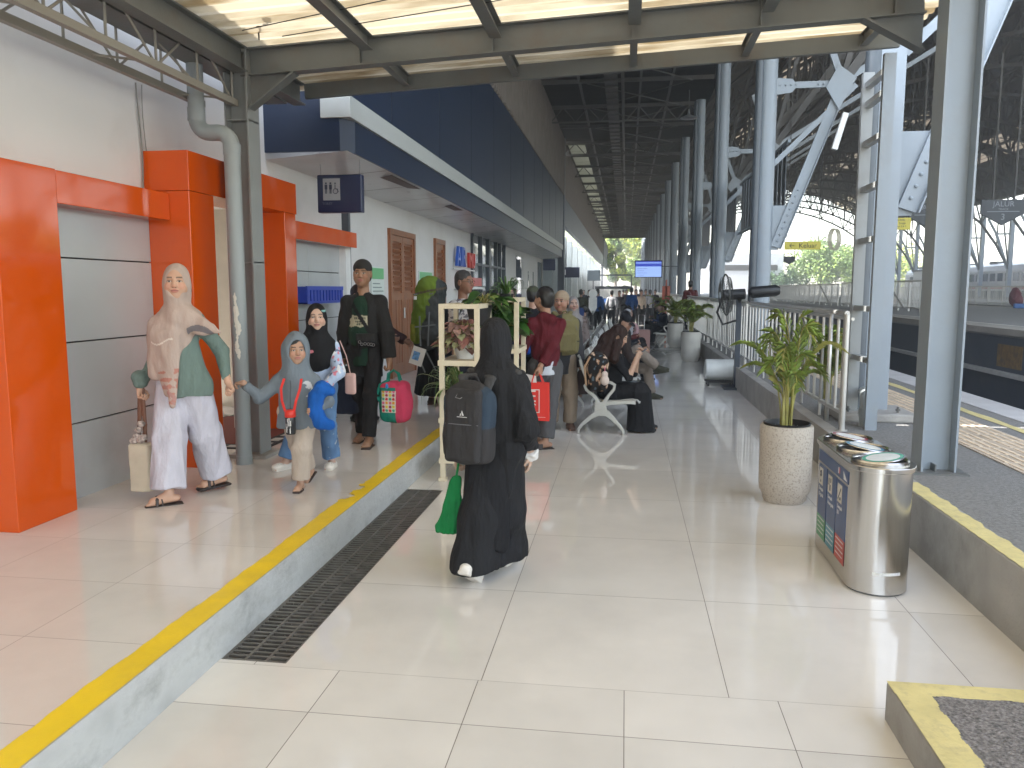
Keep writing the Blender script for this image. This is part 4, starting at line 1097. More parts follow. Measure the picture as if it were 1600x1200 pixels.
# round white roll on the floor by the railing and the standing fan
t = thing('white_drum', 'white plastic drum lying on its side on a dark stand by the railing', 'drum', (1.60, 13.75, .0))
MB().tube([(-.25, 0, .27), (-.235, 0, .27), (.235, 0, .27), (.25, 0, .27)], [.155, .175, .175, .155], 28).build('drum', mat('drum_white', (.62, .64, .62), .4), t, smooth=50)
MB().bar((-.24, -.14, .08), (.26, -.14, .08), .04).bar((-.24, .14, .08), (.26, .14, .08), .04).bar((-.2, -.14, 0), (-.2, -.14, .1), .03).bar((.2, -.14, 0), (.2, -.14, .1), .03).bar((-.2, .14, 0), (-.2, .14, .1), .03).bar((.2, .14, 0), (.2, .14, .1), .03).build('stand', black_p, t)
t = thing('industrial_fan', 'tall black industrial fan on a dark post in front of the railing', 'fan', (1.82, 13.35, 0))
darkb = mat('dark_blue_grey_post', (.035, .045, .06), .4)
MB().box(-.04, .04, -.04, .04, 0, 1.5).box(-.22, .1, -.25, .25, 0, .03).build('post', darkb, t)
fd = Vector((.15, -1, 0)).normalized()
def ringpts(c, d, r, n=36):
    d = Vector(d).normalized(); x = d.cross(Vector((0, 0, 1))).normalized(); y = x.cross(d); return [Vector(c) + (x * math.cos(a) + y * math.sin(a)) * r for a in np.linspace(0, 2 * math.pi, n + 1)[:-1]]
fdir = Vector((-1, -.06, -.05)).normalized(); fc = Vector((-.22, -.1, 1.53))
q = MB()
for r_, o_ in ((.1, .09), (.2, .085), (.28, .06), (.33, .0), (.28, -.06), (.17, -.08)): q.tube(ringpts(fc + fdir * o_, fdir, r_), .005 if o_ else .012, 6, closed=True)
a_, b_, c_, d_, e_ = [ringpts(fc + fdir * o, fdir, r_, 40) for r_, o in ((.06, .095), (.2, .085), (.33, 0), (.28, -.06), (.1, -.09))]
for i in range(40): q.tube([a_[i], b_[i], c_[i], d_[i], e_[i]], .0025, 4)
q.build('guard', mat('fan_guard', (.10, .10, .09), .4, metal=.6), t)
q = MB(); x = fdir.cross(Vector((0, 0, 1))).normalized(); y = x.cross(fdir)
for k in range(3):
    a = k * 2.094; rd = x * math.cos(a) + y * math.sin(a); tg = fdir.cross(rd)
    q.add([fc + rd * .06 - tg * .04, fc + rd * .29 - tg * .10 + fdir * .02, fc + rd * .30 + tg * .07 - fdir * .03, fc + rd * .06 + tg * .04], [(0, 1, 2, 3)])
q.build('blades', alu, t); q = MB().tube([fc + fdir * .04, fc - fdir * .3], .085, 16).tube([fc - fdir * .25, Vector((0, 0, 1.4))], .035, 8).build('motor', black_p, t)
MB().tube([(-.25, -.1, 1.55), (-.35, -.08, 1.25), (-.25, -.05, 1.05), (-.03, -.03, 1.12)], .018, 8).build('cable', black_p, t)
t = thing('control_box', 'dark rounded device clamped on top of the railing beside the fan', 'device', (1.95, 12.9, 1.43))
MB().tube([(-.05, 0, .13), (.0, 0, .14), (.36, 0, .17), (.42, 0, .17)], [.05, .09, .09, .06], 16).box(-.03, .03, -.03, .03, -.02, .1).build('housing', black_p, t, smooth=50)

# ---- airport style benches
cast = mat('cast_aluminium', (.42, .42, .40), .35, metal=.5, var=.04)
perf = bpy.data.materials.new('perforated_steel'); perf.use_nodes = True
nt = perf.node_tree; b = nt.nodes['Principled BSDF']; b.inputs['Base Color'].default_value = (.35, .36, .37, 1); b.inputs['Metallic'].default_value = .9; b.inputs['Roughness'].default_value = .3
tc = nt.nodes.new('ShaderNodeTexCoord'); vo = nt.nodes.new('ShaderNodeTexVoronoi'); vo.inputs['Scale'].default_value = 55; vo.inputs['Randomness'].default_value = 0
link(nt, tc.outputs['Object'], vo.inputs['Vector']); lt_ = nt.nodes.new('ShaderNodeMath'); lt_.operation = 'LESS_THAN'; lt_.inputs[1].default_value = .3; link(nt, vo.outputs['Distance'], lt_.inputs[0])
mx = nt.nodes.new('ShaderNodeMix'); mx.data_type = 'RGBA'; mx.inputs['A'].default_value = (.22, .23, .24, 1); mx.inputs['B'].default_value = (.02, .02, .02, 1); link(nt, lt_.outputs[0], mx.inputs['Factor']); link(nt, mx.outputs['Result'], b.inputs['Base Color'])
def bench(name, label, loc, rz, seats=3, group='perforated steel waiting benches'):
    """sitter faces local +X, bench runs along local +Y"""
    t = thing(name, label, 'bench', loc, rz, group); sw = .56
    fr = MB()
    def strip(pts, w, th, mb, y):
        n = len(pts); out = []; inn = []
        for i in range(n):
            a = Vector(pts[max(i - 1, 0)]); c = Vector(pts[min(i + 1, n - 1)]); d = (c - a).normalized(); nr = Vector((-d.y, d.x)); ww = w if not isinstance(w, (list, tuple)) else w[i]
            out.append(tuple(Vector(pts[i]) + nr * ww / 2)); inn.append(tuple(Vector(pts[i]) - nr * ww / 2))
        base = len(mb.v)
        for i in range(n):
            for (p, yy) in ((out[i], y - th / 2), (inn[i], y - th / 2), (inn[i], y + th / 2), (out[i], y + th / 2)): mb.v.append((p[0], yy, p[1]))
        for i in range(n - 1):
            for k in range(4): k2 = (k + 1) % 4; mb.f.append((base + i * 4 + k, base + i * 4 + k2, base + i * 4 + 4 + k2, base + i * 4 + 4 + k))
        mb.f.append((base, base + 1, base + 2, base + 3)[::-1]); e = base + (n - 1) * 4; mb.f.append((e, e + 1, e + 2, e + 3))
    def sideframe(y, arm_only=False):
        q = MB()
        if not arm_only:
            strip([(-.235, .0), (-.235, .05), (-.20, .10), (-.10, .19), (-.02, .24), (.06, .25)], [.028, .03, .04, .05, .07, .09], .045, q, y)
            strip([(.27, .0), (.27, .04), (.235, .09), (.15, .18), (.08, .24), (.02, .25)], [.028, .03, .04, .05, .07, .09], .046, q, y)
            q.box(-.255, -.215, y - .03, y + .03, -.0, .012); q.box(.25, .29, y - .03, y + .03, 0, .012)
            strip([(-.02, .22), (-.01, .37)], .085, .042, q, y); strip([(.06, .22), (.04, .37)], .06, .043, q, y)
            strip([(-.02, .335), (.12, .355), (.34, .37), (.40, .37)], [.06, .045, .04, .05], .04, q, y)
        strip([(.0, .33), (-.05, .42), (-.15, .50), (-.17, .545), (-.14, .575), (.0, .585), (.12, .585), (.165, .56), (.155, .51), (.10, .44), (.05, .36)], [.05, .04, .035, .035, .034, .032, .032, .035, .035, .035, .05], .044, q, y)
        strip([(-.13, .56), (-.21, .78), (-.225, .84)], .035, .038, q, y)
        return q
    ny = seats + 1
    f0 = sideframe(0).build('end_frame', cast, t, bevel=.006)
    c = f0.copy(); COL.objects.link(c); c.parent = t; c.location = (0, seats * sw, 0)
    a0 = sideframe(sw, True).build('armrest', cast, t, bevel=.006)
    for i in range(2, seats): c = a0.copy(); COL.objects.link(c); c.parent = t; c.location = (0, (i - 1) * sw, 0)
    MB().bar((.03, -.01, .30), (.03, seats * sw + .01, .30), .07, .035).build('beam', cast, t, bevel=.004)
    prof = [(.44, .36), (.42, .385), (.36, .395), (.2, .375), (.06, .37), (-.02, .38), (-.06, .42), (-.12, .55), (-.19, .72), (-.235, .86), (-.255, .875)]
    for i in range(seats):
        q = MB(); y0 = i * sw + .04; y1 = (i + 1) * sw - .04
        for (x, z) in prof: q.v += [(x, y0, z), (x, y1, z), (x - .006, y1, z - .012), (x - .006, y0, z - .012)]
        n = len(prof)
        for j in range(n - 1):
            for k in range(4): k2 = (k + 1) % 4; q.f.append((j * 4 + k, j * 4 + k2, j * 4 + 4 + k2, j * 4 + 4 + k))
        q.f += [(0, 1, 2, 3), ((n - 1) * 4 + 3, (n - 1) * 4 + 2, (n - 1) * 4 + 1, (n - 1) * 4)]
        s_ = q.build('seat_shell', perf, t, smooth=60)
        e = MB()
        for (ya) in (y0, y1): e.tube([(x, ya, z + .002) for x, z in prof], .009, 6)
        e.tube([(prof[0][0], y0, prof[0][1]), (prof[0][0], y1, prof[0][1])], .009, 6).tube([(prof[-1][0], y0, prof[-1][1]), (prof[-1][0], y1, prof[-1][1])], .009, 6)
        e.build('edge_trim', cast, s_)
    return t
b0 = bench('waiting_bench', 'silver waiting bench with a splayed cast end frame, carrying the long haired woman', (-.27, 8.88, 0), R_(-3))
def b2(x, y, rz, lab): return copy_as(b0, (x, y, 0), rz, lab)
b2(-.22, 11.2, 0, 'silver bench directly behind the long haired woman, with the man in beige trousers')
b2(-.20, 13.6, 0, 'silver bench facing the railing, third in the row from the long haired woman')
b2(-.18, 16.1, 0, 'silver bench facing the railing, fourth in the row from the long haired woman')
b2(-.15, 18.8, 0, 'silver bench facing the railing, fifth in the row from the long haired woman')
b2(-.80, 12.6, math.pi, 'silver bench facing the building behind the man in the beige cap')
b2(-.80, 15.1, math.pi, 'silver bench facing the building, second in the back row')
b2(-.80, 17.6, math.pi, 'silver bench facing the building, third in the back row')
b2(-.80, 20.2, math.pi, 'silver bench facing the building, fourth in the back row')
b2(1.25, 24.6, math.pi, 'silver bench along the railing, facing the building')
b2(1.25, 27.0, math.pi, 'far silver bench along the railing, facing the building')
# ---- cream wooden plant stand
cw = mat('cream_painted_wood', (.66, .58, .43), .6, var=.07, vscale=5, bump=.15, bscale=40, dirt=(.35, .28, .2), dscale=5, damt=.35)
def stand(label, x0, x1, y0, y1, top, levels):
    t = thing('plant_stand', label, 'shelf', ((x0 + x1) / 2, (y0 + y1) / 2, 0)); W, D = (x1 - x0) / 2, (y1 - y0) / 2; s = .02
    for sx in (-1, 1):
        for sy in (-1, 1):
            MB().bar((sx * W, sy * D, 0.02), (sx * W, sy * D, top), .042).box(sx * W - .035, sx * W + .035, sy * D - .03, sy * D + .03, 0, .03).build('leg', cw, t, bevel=.003)
    for sy in (-1, 1): MB().bar((-W + .021, sy * D, top - .021), (W - .021, sy * D, top - .021), .038, .04).build('top_rail', cw, t, bevel=.003)
    for sx in (-1, 1): MB().bar((sx * W, -D + .021, top - .021), (sx * W, D - .021, top - .021), .038, .04).build('top_rail', cw, t, bevel=.003)
    for z in levels:
        MB().box(-W - .03, W + .03, -D - .03, D + .03, z - .045, z).build('shelf_board', cw, t, bevel=.003)
    return t
stand('nearer cream wooden plant stand with pink caladium, at the edge of the step', -1.515, -1.215, 6.47, 7.05, 1.50, (1.03, .545, .20))
stand('farther cream wooden plant stand holding leafy green plants, behind the first', -1.37, -.985, 7.2, 7.7, 1.545, (1.08, .5))
def pot(label, loc, r, h, m):
    t = thing('plant_pot', label, 'pot', loc)
    MB().lathe([(r * .7, 0), (r * .72, .005), (r * .98, h * .88), (r * 1.06, h * .88), (r * 1.08, h), (r * .98, h), (r * .93, h * .85)], 28, cap=False).lathe([(.001, h * .85), (r * .93, h * .85)], 28, cap=False).build('pot', m, t, smooth=40); return t
def leafy_plant(name, label, loc, mats, n, R, h, leaf, seed, style='broad'):
    r = random.Random(seed); t = thing(name, label, 'plant', loc); mbs = [MB() for _ in mats]; S = MB()
    for i in range(n):
        a = r.uniform(0, 6.28); el_ = r.uniform(.1, 1.4); L = R * r.uniform(.5, 1.05)
        if style == 'spider':
            k = 9; w = leaf * r.uniform(.7, 1.1); pts = []
            for j in range(k + 1):
                u = j / k; rr = L * math.sin(min(1.9, u * 1.75)) * (.35 + .65 * math.cos(el_)); z = h * (math.sin(u * 2.2) * (.4 + .6 * math.sin(el_)) - .75 * u * u * math.cos(el_)); pts.append(Vector((rr * math.cos(a), rr * math.sin(a), z)))
            sv = Vector((-math.sin(a), math.cos(a), 0)); m_ = mbs[i % len(mbs)]; base = len(m_.v)
            for j, p in enumerate(pts):
                ww = w * (1 - (j / k) ** 2.5) * (0.5 + min(1, j / 2) * .5); m_.v += [tuple(p - sv * ww + Vector((0, 0, ww * .4))), tuple(p), tuple(p + sv * ww + Vector((0, 0, ww * .4)))]
            for j in range(k): q = base + j * 3; m_.f += [(q, q + 1, q + 4, q + 3), (q + 1, q + 2, q + 5, q + 4)]
        else:
            p = Vector((L * math.cos(a) * math.cos(el_ * .8), L * math.sin(a) * math.cos(el_ * .8), h * math.sin(el_) * r.uniform(.5, 1.1)))
            S.tube([(0, 0, -.02), p * .5 + Vector((0, 0, .05)), p], .003, 4)
            ls = leaf * r.uniform(.65, 1.2); d = Vector((math.cos(a + r.uniform(-.6, .6)), math.sin(a + r.uniform(-.6, .6)), r.uniform(-.9, .3))).normalized(); sv = d.cross(Vector((0, 0, 1))).normalized(); up = sv.cross(d)
            m_ = mbs[i % len(mbs)] if r.random() < .75 else mbs[r.randrange(len(mbs))]; base = len(m_.v)
            out = [(-.12, 0), (-.22, .25), (-.1, .48), (.2, .52), (.6, .36), (1.0, 0)]
            m_.v.append(tuple(p)); m_.v += [tuple(p + d * (u * ls) + sv * (v * ls) + up * (abs(v) * .35 - u * u * .25) * ls) for u, v in out]; m_.v += [tuple(p + d * (u * ls) - sv * (v * ls) + up * (abs(v) * .35 - u * u * .25) * ls) for u, v in out[1:5]]
            b_ = base; m_.f += [(b_, b_ + 1, b_ + 2), (b_, b_ + 2, b_ + 3), (b_, b_ + 3, b_ + 4), (b_, b_ + 4, b_ + 5), (b_, b_ + 5, b_ + 6), (b_, b_ + 7, b_ + 1), (b_, b_ + 8, b_ + 7), (b_, b_ + 9, b_ + 8), (b_, b_ + 10, b_ + 9), (b_, b_ + 6, b_ + 10)]
    for i, m_ in enumerate(mbs): m_.build('leaves', mats[i], t, smooth=180)
    if S.v: S.build('stems', stemm, t)
    return t
pinkl = mat('pink_leaf', (.42, .20, .17), .5, var=.25, vscale=25); pinkd = mat('dusky_pink_leaf', (.36, .22, .19), .5, var=.3, vscale=30); creaml = mat('cream_green_leaf', (.36, .36, .20), .5, var=.3, vscale=30); rosy = mat('rose_leaf', (.28, .12, .10), .5, var=.2, vscale=20)
green1 = mat('glossy_green_leaf', (.035, .10, .018), .35, var=.4, vscale=10); green2 = mat('light_green_leaf', (.10, .19, .05), .4, var=.35, vscale=14); green3 = mat('pale_edge_leaf', (.26, .30, .13), .45, var=.25, vscale=14)
leafy_plant('caladium', 'bushy pink and cream caladium on the upper shelf of the nearer plant stand', (-1.36, 6.64, 1.10), [pinkl, pinkd, creaml, rosy, creaml, pinkd], 190, .20, .24, .085, 21)
pot('white pot under the pink caladium', (-1.36, 6.68, 1.03), .10, .14, white_p)
pot('large black plastic pot hanging high in the plant stand behind the caladium', (-1.29, 6.98, 1.30), .115, .18, black_p)
leafy_plant('spider_plant', 'spider plant with long arching striped leaves on the middle shelf beside the backpack', (-1.40, 6.72, .72), [green2, green3, green2], 80, .50, .26, .012, 22, 'spider')
pot('black pot of the spider plant', (-1.40, 6.72, .545), .09, .15, black_p)
leafy_plant('leafy_plant', 'broad green leaves on top of the nearer plant stand beside the man with glasses', (-1.24, 6.98, 1.50), [green2, green1], 20, .18, .08, .13, 23)
leafy_plant('leafy_plant', 'dense dark green broad leaved plant filling the farther plant stand', (-1.18, 7.45, 1.18), [green1, green2, green1], 80, .26, .30, .15, 24)
pot('green pot in the farther plant stand', (-1.18, 7.45, 1.08), .11, .14, mat('green_pot', (.05, .14, .07), .5))
leafy_plant('spider_plant', 'spiky narrow leaved plant on top of the farther plant stand', (-1.12, 7.5, 1.56), [green2, green1], 40, .26, .20, .010, 25, 'spider')
pot('small pot under the spiky plant on the farther stand', (-1.12, 7.5, 1.50), .07, .08, black_p)

# ---- departure screen, small hanging signs, track signs
t = thing('departure_screen', 'blue lit departure screen hanging on a bracket by the far columns', 'screen', (1.0, 37, 2.15))
MB().box(-.62, .62, 0, .1, 0, .78).build('casing', black_p, t)
def emat(n, c, s): 
    m = mat(n, (c[0] * .3, c[1] * .3, c[2] * .3), .3, var=0, emit=(*c, s)); return m
sc = MB().box(-.58, .58, -.006, -.001, .03, .74).build('screen', emat('screen_light', (.28, .42, .80), .20), t)
MB().box(-.58, .58, -.012, -.007, .50, .64).build('row_header', emat('screen_blue', (.02, .05, .40), .20), sc); MB().box(-.58, .58, -.012, -.007, .68, .74).build('row_header', emat('screen_blue', (.02, .05, .40), .20), sc)
q = MB()
for k in range(4): q.box(-.5, -.5 + .3 + .15 * (k % 2), -.012, -.007, .1 + k * .1, .115 + k * .1)
q.build('rows_text', emat('screen_text', (.08, .12, .35), .12), sc)
MB().bar((.62, .05, .5), (1.5, .05, .5), .04).build('bracket', darkb, t)
yel = mat('sign_yellow', (.62, .53, .06), .4); ink = mat('sign_black', (.02, .02, .02), .5)
def proj(px, py, y):
    a, b = (px - CX) / FPX, (CY - py) / FPX; d = cF + cR * a + cU * b; t_ = y / d.y; return Vector((d.x * t_, y, H + d.z * t_))
t = thing('exit_sign', 'yellow hanging exit sign with an arrow and the word Keluar', 'sign', proj(1254, 390, 22))
MB().box(-.45, .45, 0, .06, 0, .21).build('board', yel, t); text_obj('\u2190  Keluar', .17, face_mat((0, -.003, .10), (1, 0, 0), (0, 0, 1)), ink, 'lettering', t, .001)
MB().tube([(-.4, .03, .2), (-.4, .03, 6.0)], .01, 5).tube([(.4, .03, .2), (.4, .03, 6.0)], .01, 5).build('hanger', steel_d, t)
t = thing('exit_sign', 'yellow exit sign with three lines of small print beside the pale blue column', 'sign', proj(1398, 359, 24))
MB().box(-.62, .42, 0, .06, 0, .33).build('board', yel, t); text_obj('Keluar', .15, face_mat((-.30, -.003, .18), (1, 0, 0), (0, 0, 1)), ink, 'lettering', t, .001)
for k, s_ in enumerate(('\u2191 Musholla', '\u2191 R. Tunggu', '\u2191 Jalur 2 & 3')): text_obj(s_, .065, face_mat((-.05, -.003, .27 - k * .09), (1, 0, 0), (0, 0, 1)), ink, 'small_lettering', t, .001, 'LEFT')
MB().tube([(-.4, .03, .3), (-.4, .03, 6.0)], .01, 5).tube([(.3, .03, .3), (.3, .03, 6.0)], .01, 5).build('hanger', steel_d, t)
wl = mat('white_lettering', (.25, .27, .30), .5)
for (px, py, yy, n_, lab) in ((1452, 357, 26, '2', 'dark hanging track sign reading JALUR 2, partly behind the big I column'), (1566, 352, 26, '3', 'dark hanging track sign reading JALUR 3, in full view')):
    t = thing('track_sign', lab, 'sign', proj(px, py, yy)); W = .62
    MB().prism([(-W, .75), (-W, .35), (0, 0), (W, .35), (W, .75)], 1, 0, .08).build('board', mat('track_sign_dark', (.018, .026, .038), .4), t)
    text_obj('JALUR', .22, face_mat((0, -.002, .62), (1, 0, 0), (0, 0, 1)), wl, 'lettering', t, .001); text_obj('TRACK', .09, face_mat((0, -.002, .47), (1, 0, 0), (0, 0, 1)), wl, 'lettering', t, .001)
    MB().box(-.45, .45, -.006, -.001, .395, .415).build('rule', wl, t); text_obj(n_, .26, face_mat((0, -.002, .24), (1, 0, 0), (0, 0, 1)), wl, 'number', t, .001)
    MB().tube([(-.3, .04, .75), (-.3, .04, 5)], .03, 6).tube([(.3, .04, .75), (.3, .04, 5)], .03, 6).build('hanger', steel_d, t)
t = thing('track_sign', 'small dark pennant shaped sign hanging under the yellow Keluar sign', 'sign', proj(1233, 413, 34))
MB().prism([(-.22, .32), (-.22, .12), (0, 0), (.22, .12), (.22, .32)], 1, 0, .06).build('board', mat('track_sign_dark', (.018, .026, .038), .4), t); MB().tube([(-.2, .03, .3), (-.2, .03, 1.2)], .01, 5).tube([(.2, .03, .3), (.2, .03, 1.2)], .01, 5).build('hanger', steel_d, t)
t = thing('cable_coil', 'coil of pale rope hanging beside the yellow Keluar sign', 'coil', proj(1300, 392, 24))
q = MB()
for k in range(5): q.tube([(k * .03 + .13 * math.cos(a), .02 * k, .33 + .3 * math.sin(a)) for a in np.linspace(0, 6.28, 20)[:-1]], .012, 5, closed=True)
q.build('coil', mat('rope_pale', (.5, .47, .36), .7), t)
t = thing('marker_board', 'faded orange and yellow square marking on the dark side of the opposite platform', 'marking', (6.985, 15.7, .18))
MB().box(0, .012, -.5, .45, 0, .42).build('board', mat('faded_orange', (.20, .12, .04), .7, var=.3, vscale=9, dirt=(.05, .05, .06), damt=.8, dscale=6), t)
t = thing('balloon_sign', 'white round topped floor sign in front of the far crowd', 'sign', proj(926, 500, 27)); t.location.z = 0
MB().box(-.03, .03, -.02, .02, 0, .9).box(-.2, .2, -.15, .15, 0, .03).build('stand', steel_d, t); MB().prism([(-.14, 1.0), (0, .75), (.14, 1.0), (.14, 1.35), (-.14, 1.35)], 1, -.02, .02).build('plate', white_p, t)
MB().tube([(.0, -.03, 1.47), (0, .03, 1.47)], .15, 20).build('disc', white_p, t)
t = thing('hanging_board', 'white hanging board over the heads of the far crowd', 'sign', proj(953, 463, 40))
MB().box(-.5, .6, 0, .1, -.1, .35).build('board', white_p, t); MB().box(-.75, 1.0, .1, .2, .36, .5).build('bar', darkb, t)
t = thing('gate_frame', 'dark gate frame behind the far crowd under the bright trees', 'gate', (-.6, 62, 0))
MB().bar((-1.9, 0, 2.7), (1.0, 0, 2.7), .12).bar((1.0, 0, 0), (1.0, 0, 2.7), .12).bar((-1.9, 0, 0), (-1.9, 0, 2.7), .12).build('frame', darkb, t)
t = thing('orange_post', 'orange red post with a board beside the far columns', 'post', (1.62, 33, 0))
MB().box(-.03, .03, -.03, .03, 0, 2.0).box(-.16, .16, -.03, .03, 1.2, 1.75).build('post', mat('orange_red', (.5, .10, .05), .5), t)

# ---- fences of the far platforms
def fence(label, x0, y0, x1, y1, z0, h, sp, m, group, bot=.12, diag=False):
    t = thing('platform_fence', label, 'fence', (x0, y0, z0), 0, group); a = Vector((0, 0, 0)); b = Vector((x1 - x0, y1 - y0, 0)); L = b.length; d = b.normalized()
    MB().bar(a + Vector((0, 0, h)), b + Vector((0, 0, h)), .05).build('top_rail', m, t); MB().bar(a + Vector((0, 0, bot)), b + Vector((0, 0, bot)), .04).build('bottom_rail', m, t)
    q = MB(); n = int(L / sp)
    for i in range(n + 1): p = d * (i * L / n); q.bar(p + Vector((0, 0, 0 if i % 8 == 0 else bot)), p + Vector((0, 0, h)), .022 if i % 8 else .05)
    o = q.build('balusters', m, t)
    if diag: MB().bar(a + d * 1.5 + Vector((0, 0, bot)), a + d * 3.5 + Vector((0, 0, h)), .06).build('brace', m, t)
    return t
fwht = mat('fence_pale', (.45, .44, .42), .4, metal=.3); 
fence('long pale fence across the tracks, just behind the pale blue column', 9.3, 27, 9.3, 36.5, .895, 1.0, .13, fwht, 'pale fences across the tracks', diag=True)
fence('pale fence across the tracks with a slanting brace, beyond the first', 9.3, 37, 9.3, 55, .895, .95, .14, fwht, 'pale fences across the tracks', diag=True)
fence('pale fence of the third platform in front of the white train', 19.6, 18, 19.6, 60, .8, .95, .2, fwht, 'pale fences across the tracks')
fence('pale fence beyond the third platform, close to the white train', 22.5, 25, 22.5, 90, .8, 1.0, .3, fwht, 'pale fences across the tracks')
# ---- white train beyond the shed
tw = mat('train_white', (.62, .63, .64), .3, var=.04, dirt=(.35, .3, .28), damt=.3); tg = mat('train_window', (.03, .04, .05), .1, spec=.8); trd = mat('train_red', (.45, .08, .06), .4)
def coach(label, y0, y1, nose=False):
    t = thing('train_coach', label, 'train', (42.6, y0, .55), 0, 'white train standing beyond the shed'); L = y1 - y0
    body = [(0, .9), (0, 3.2), (.25, 3.8), (.9, 4.1), (2.1, 4.1), (2.75, 3.8), (3, 3.2), (3, .9)]
    MB().prism(body, 1, 0, L).build('body', tw, t, bevel=.05) if not nose else MB().prism(body, 1, 0, L).build('body', tw, t, bevel=.3)
    for k in range(int((L - 3) / 1.9)): MB().box(-.02, .005, 2.2 + k * 1.9, 3.5 + k * 1.9, 2.0, 2.9).build('window', tg, t)
    for yy in (.8, L - 1.6): MB().box(-.025, .01, yy, yy + .8, 1.1, 3.1).build('door', trd if yy < 2 else tw, t)
    for k in range(3): MB().box(.8, 2.2, 3 + k * L * .3, 5 + k * L * .3, 4.1, 4.35).build('roof_unit', steel_d, t)
    MB().box(-.012, .01, 0, L, 1.1, 1.3).build('stripe', trd, t); MB().box(.3, 2.7, .5, L - .5, .1, .9).build('underframe', steel_d, t)
    return t
coach('white train coach with red doors behind the fence', 31, 60); coach('white train coach in the middle, beside the big I column', 60.8, 90); coach('white train coach farther left, seen between far columns', 90.6, 119)
coach('white rounded front coach of the train', 119.5, 131, True)
t = thing('service_hut', 'small white cream hut beside the nose of the far train', 'hut', (37.5, 108, .5))
MB().box(0, 3, 0, 4, 0, 3.4).build('wall', tw, t); MB().box(-.2, 3.2, -.2, 4.2, 3.4, 3.6).build('roof', steel_d, t); MB().box(.8, 1.7, -.03, 0, .2, 2.3).build('door', trd, t)
t = thing('far_building', 'pale hazy building far beyond the tracks behind the trees', 'building', (14, 150, -1))
MB().box(0, 14, 0, 10, 0, 9).build('wall', mat('far_pale', (.75, .77, .8), .8), t); MB().box(1, 13, -.05, 0, 6, 7).build('window_band', steel_d, t)
# ---- trees
barkm = mat('bark', (.16, .12, .09), .9, var=.3, bump=.6, bscale=20)
tl = [mat('tree_leaf_mid', (.16, .24, .07), .5, var=.5, vscale=1.2), mat('tree_leaf_light', (.30, .40, .10), .5, var=.4, vscale=1.5), mat('tree_leaf_yellow', (.55, .60, .09), .5, var=.3, vscale=1.5), mat('tree_leaf_dark', (.08, .15, .06), .5, var=.5, vscale=1)]
def tree(label, loc, h, cr, n, m1, m2, seed, shape='round', leaf=.28, group=None):
    r = np.random.default_rng(seed); t = thing('tree', label, 'tree', loc, 0, group); rr = random.Random(seed)
    q = MB(); th = h * .4; q.tube([(0, 0, 0), (.1, .05, th * .5), (0, .1, th), (0, 0, h * .8)], [.28, .22, .16, .04], 8)
    for k in range(7): a = k * .9; q.tube([(0, .05, th * (.7 + k * .1)), (cr * .5 * math.cos(a), cr * .5 * math.sin(a), th * (1.0 + k * .15) + .6)], [.09, .03], 6)
    q.build('trunk', barkm, t, smooth=60)
    ncl = 46; cl = []
    for k in range(ncl):
        if shape == 'cone': u = r.random(); z = h * (.12 + .86 * u); rad = cr * (1 - u) ** .7 * math.sqrt(r.random()); 
        else: v = r.normal(size=3); v /= np.linalg.norm(v); u = r.random() ** .45; z = h * .62 + v[2] * u * h * .36; rad = cr * u * math.hypot(v[0], v[1])
        a = r.random() * 6.28; cl.append((rad * math.cos(a), rad * math.sin(a), z, r.uniform(.5, 1.0) * cr * .33))
    for mi, (m_, share) in enumerate(((m1, .65), (m2, .35))):
        nn = int(n * share); ci = r.integers(0, ncl, nn) if mi == 0 else r.integers(0, ncl // 2, nn) * 2 % ncl
        C = np.array(cl)[ci]; D = r.normal(size=(nn, 3)); D /= np.linalg.norm(D, axis=1)[:, None]; P_ = C[:, :3] + D * (C[:, 3:4] * r.random((nn, 1)) ** .4)
        A = r.normal(size=(nn, 3)); A /= np.linalg.norm(A, axis=1)[:, None]; B = np.cross(A, r.normal(size=(nn, 3))); B /= np.linalg.norm(B, axis=1)[:, None]; s = leaf * r.uniform(.6, 1.3, (nn, 1))
        V = np.stack([P_ - A * s, P_ + B * s * .5, P_ + A * s, P_ - B * s * .5], 1).reshape(-1, 3); F = np.arange(nn * 4).reshape(-1, 4)
        np_mesh('crown' if mi == 0 else 'crown_light', V, F, m_, t, smooth=False)
    return t
tree('tall narrow yellow green tree at the far end of the walkway, left of the screen', (-1.6, 118, -.5), 12, 1.9, 9000, tl[0], tl[2], 31, 'cone')
tree('broad sunlit tree at the far end, behind the narrow one', (1.5, 135, -.5), 17, 6, 12000, tl[1], tl[2], 32)
tree('leafy tree at the far end, left behind the dark post', (-8, 140, -.5), 16, 6, 8000, tl[1], tl[2], 33)
tree('low green tree just below the screen at the far end', (2.4, 128, -.5), 7, 3.5, 7000, tl[1], tl[0], 34)
tree('hazy green tree beyond the tracks, under the yellow Keluar sign', (35, 152, -1), 11.5, 8.5, 11000, tl[0], tl[1], 35)
tree('light green bushy tree beyond the tracks, left of the light blue column', (46, 158, -1), 10, 9, 11000, tl[1], tl[2], 36)
tree('dark little tree beyond the tracks at the foot of the pale building', (27, 150, -1), 6.5, 3.6, 4000, tl[3], tl[0], 37)
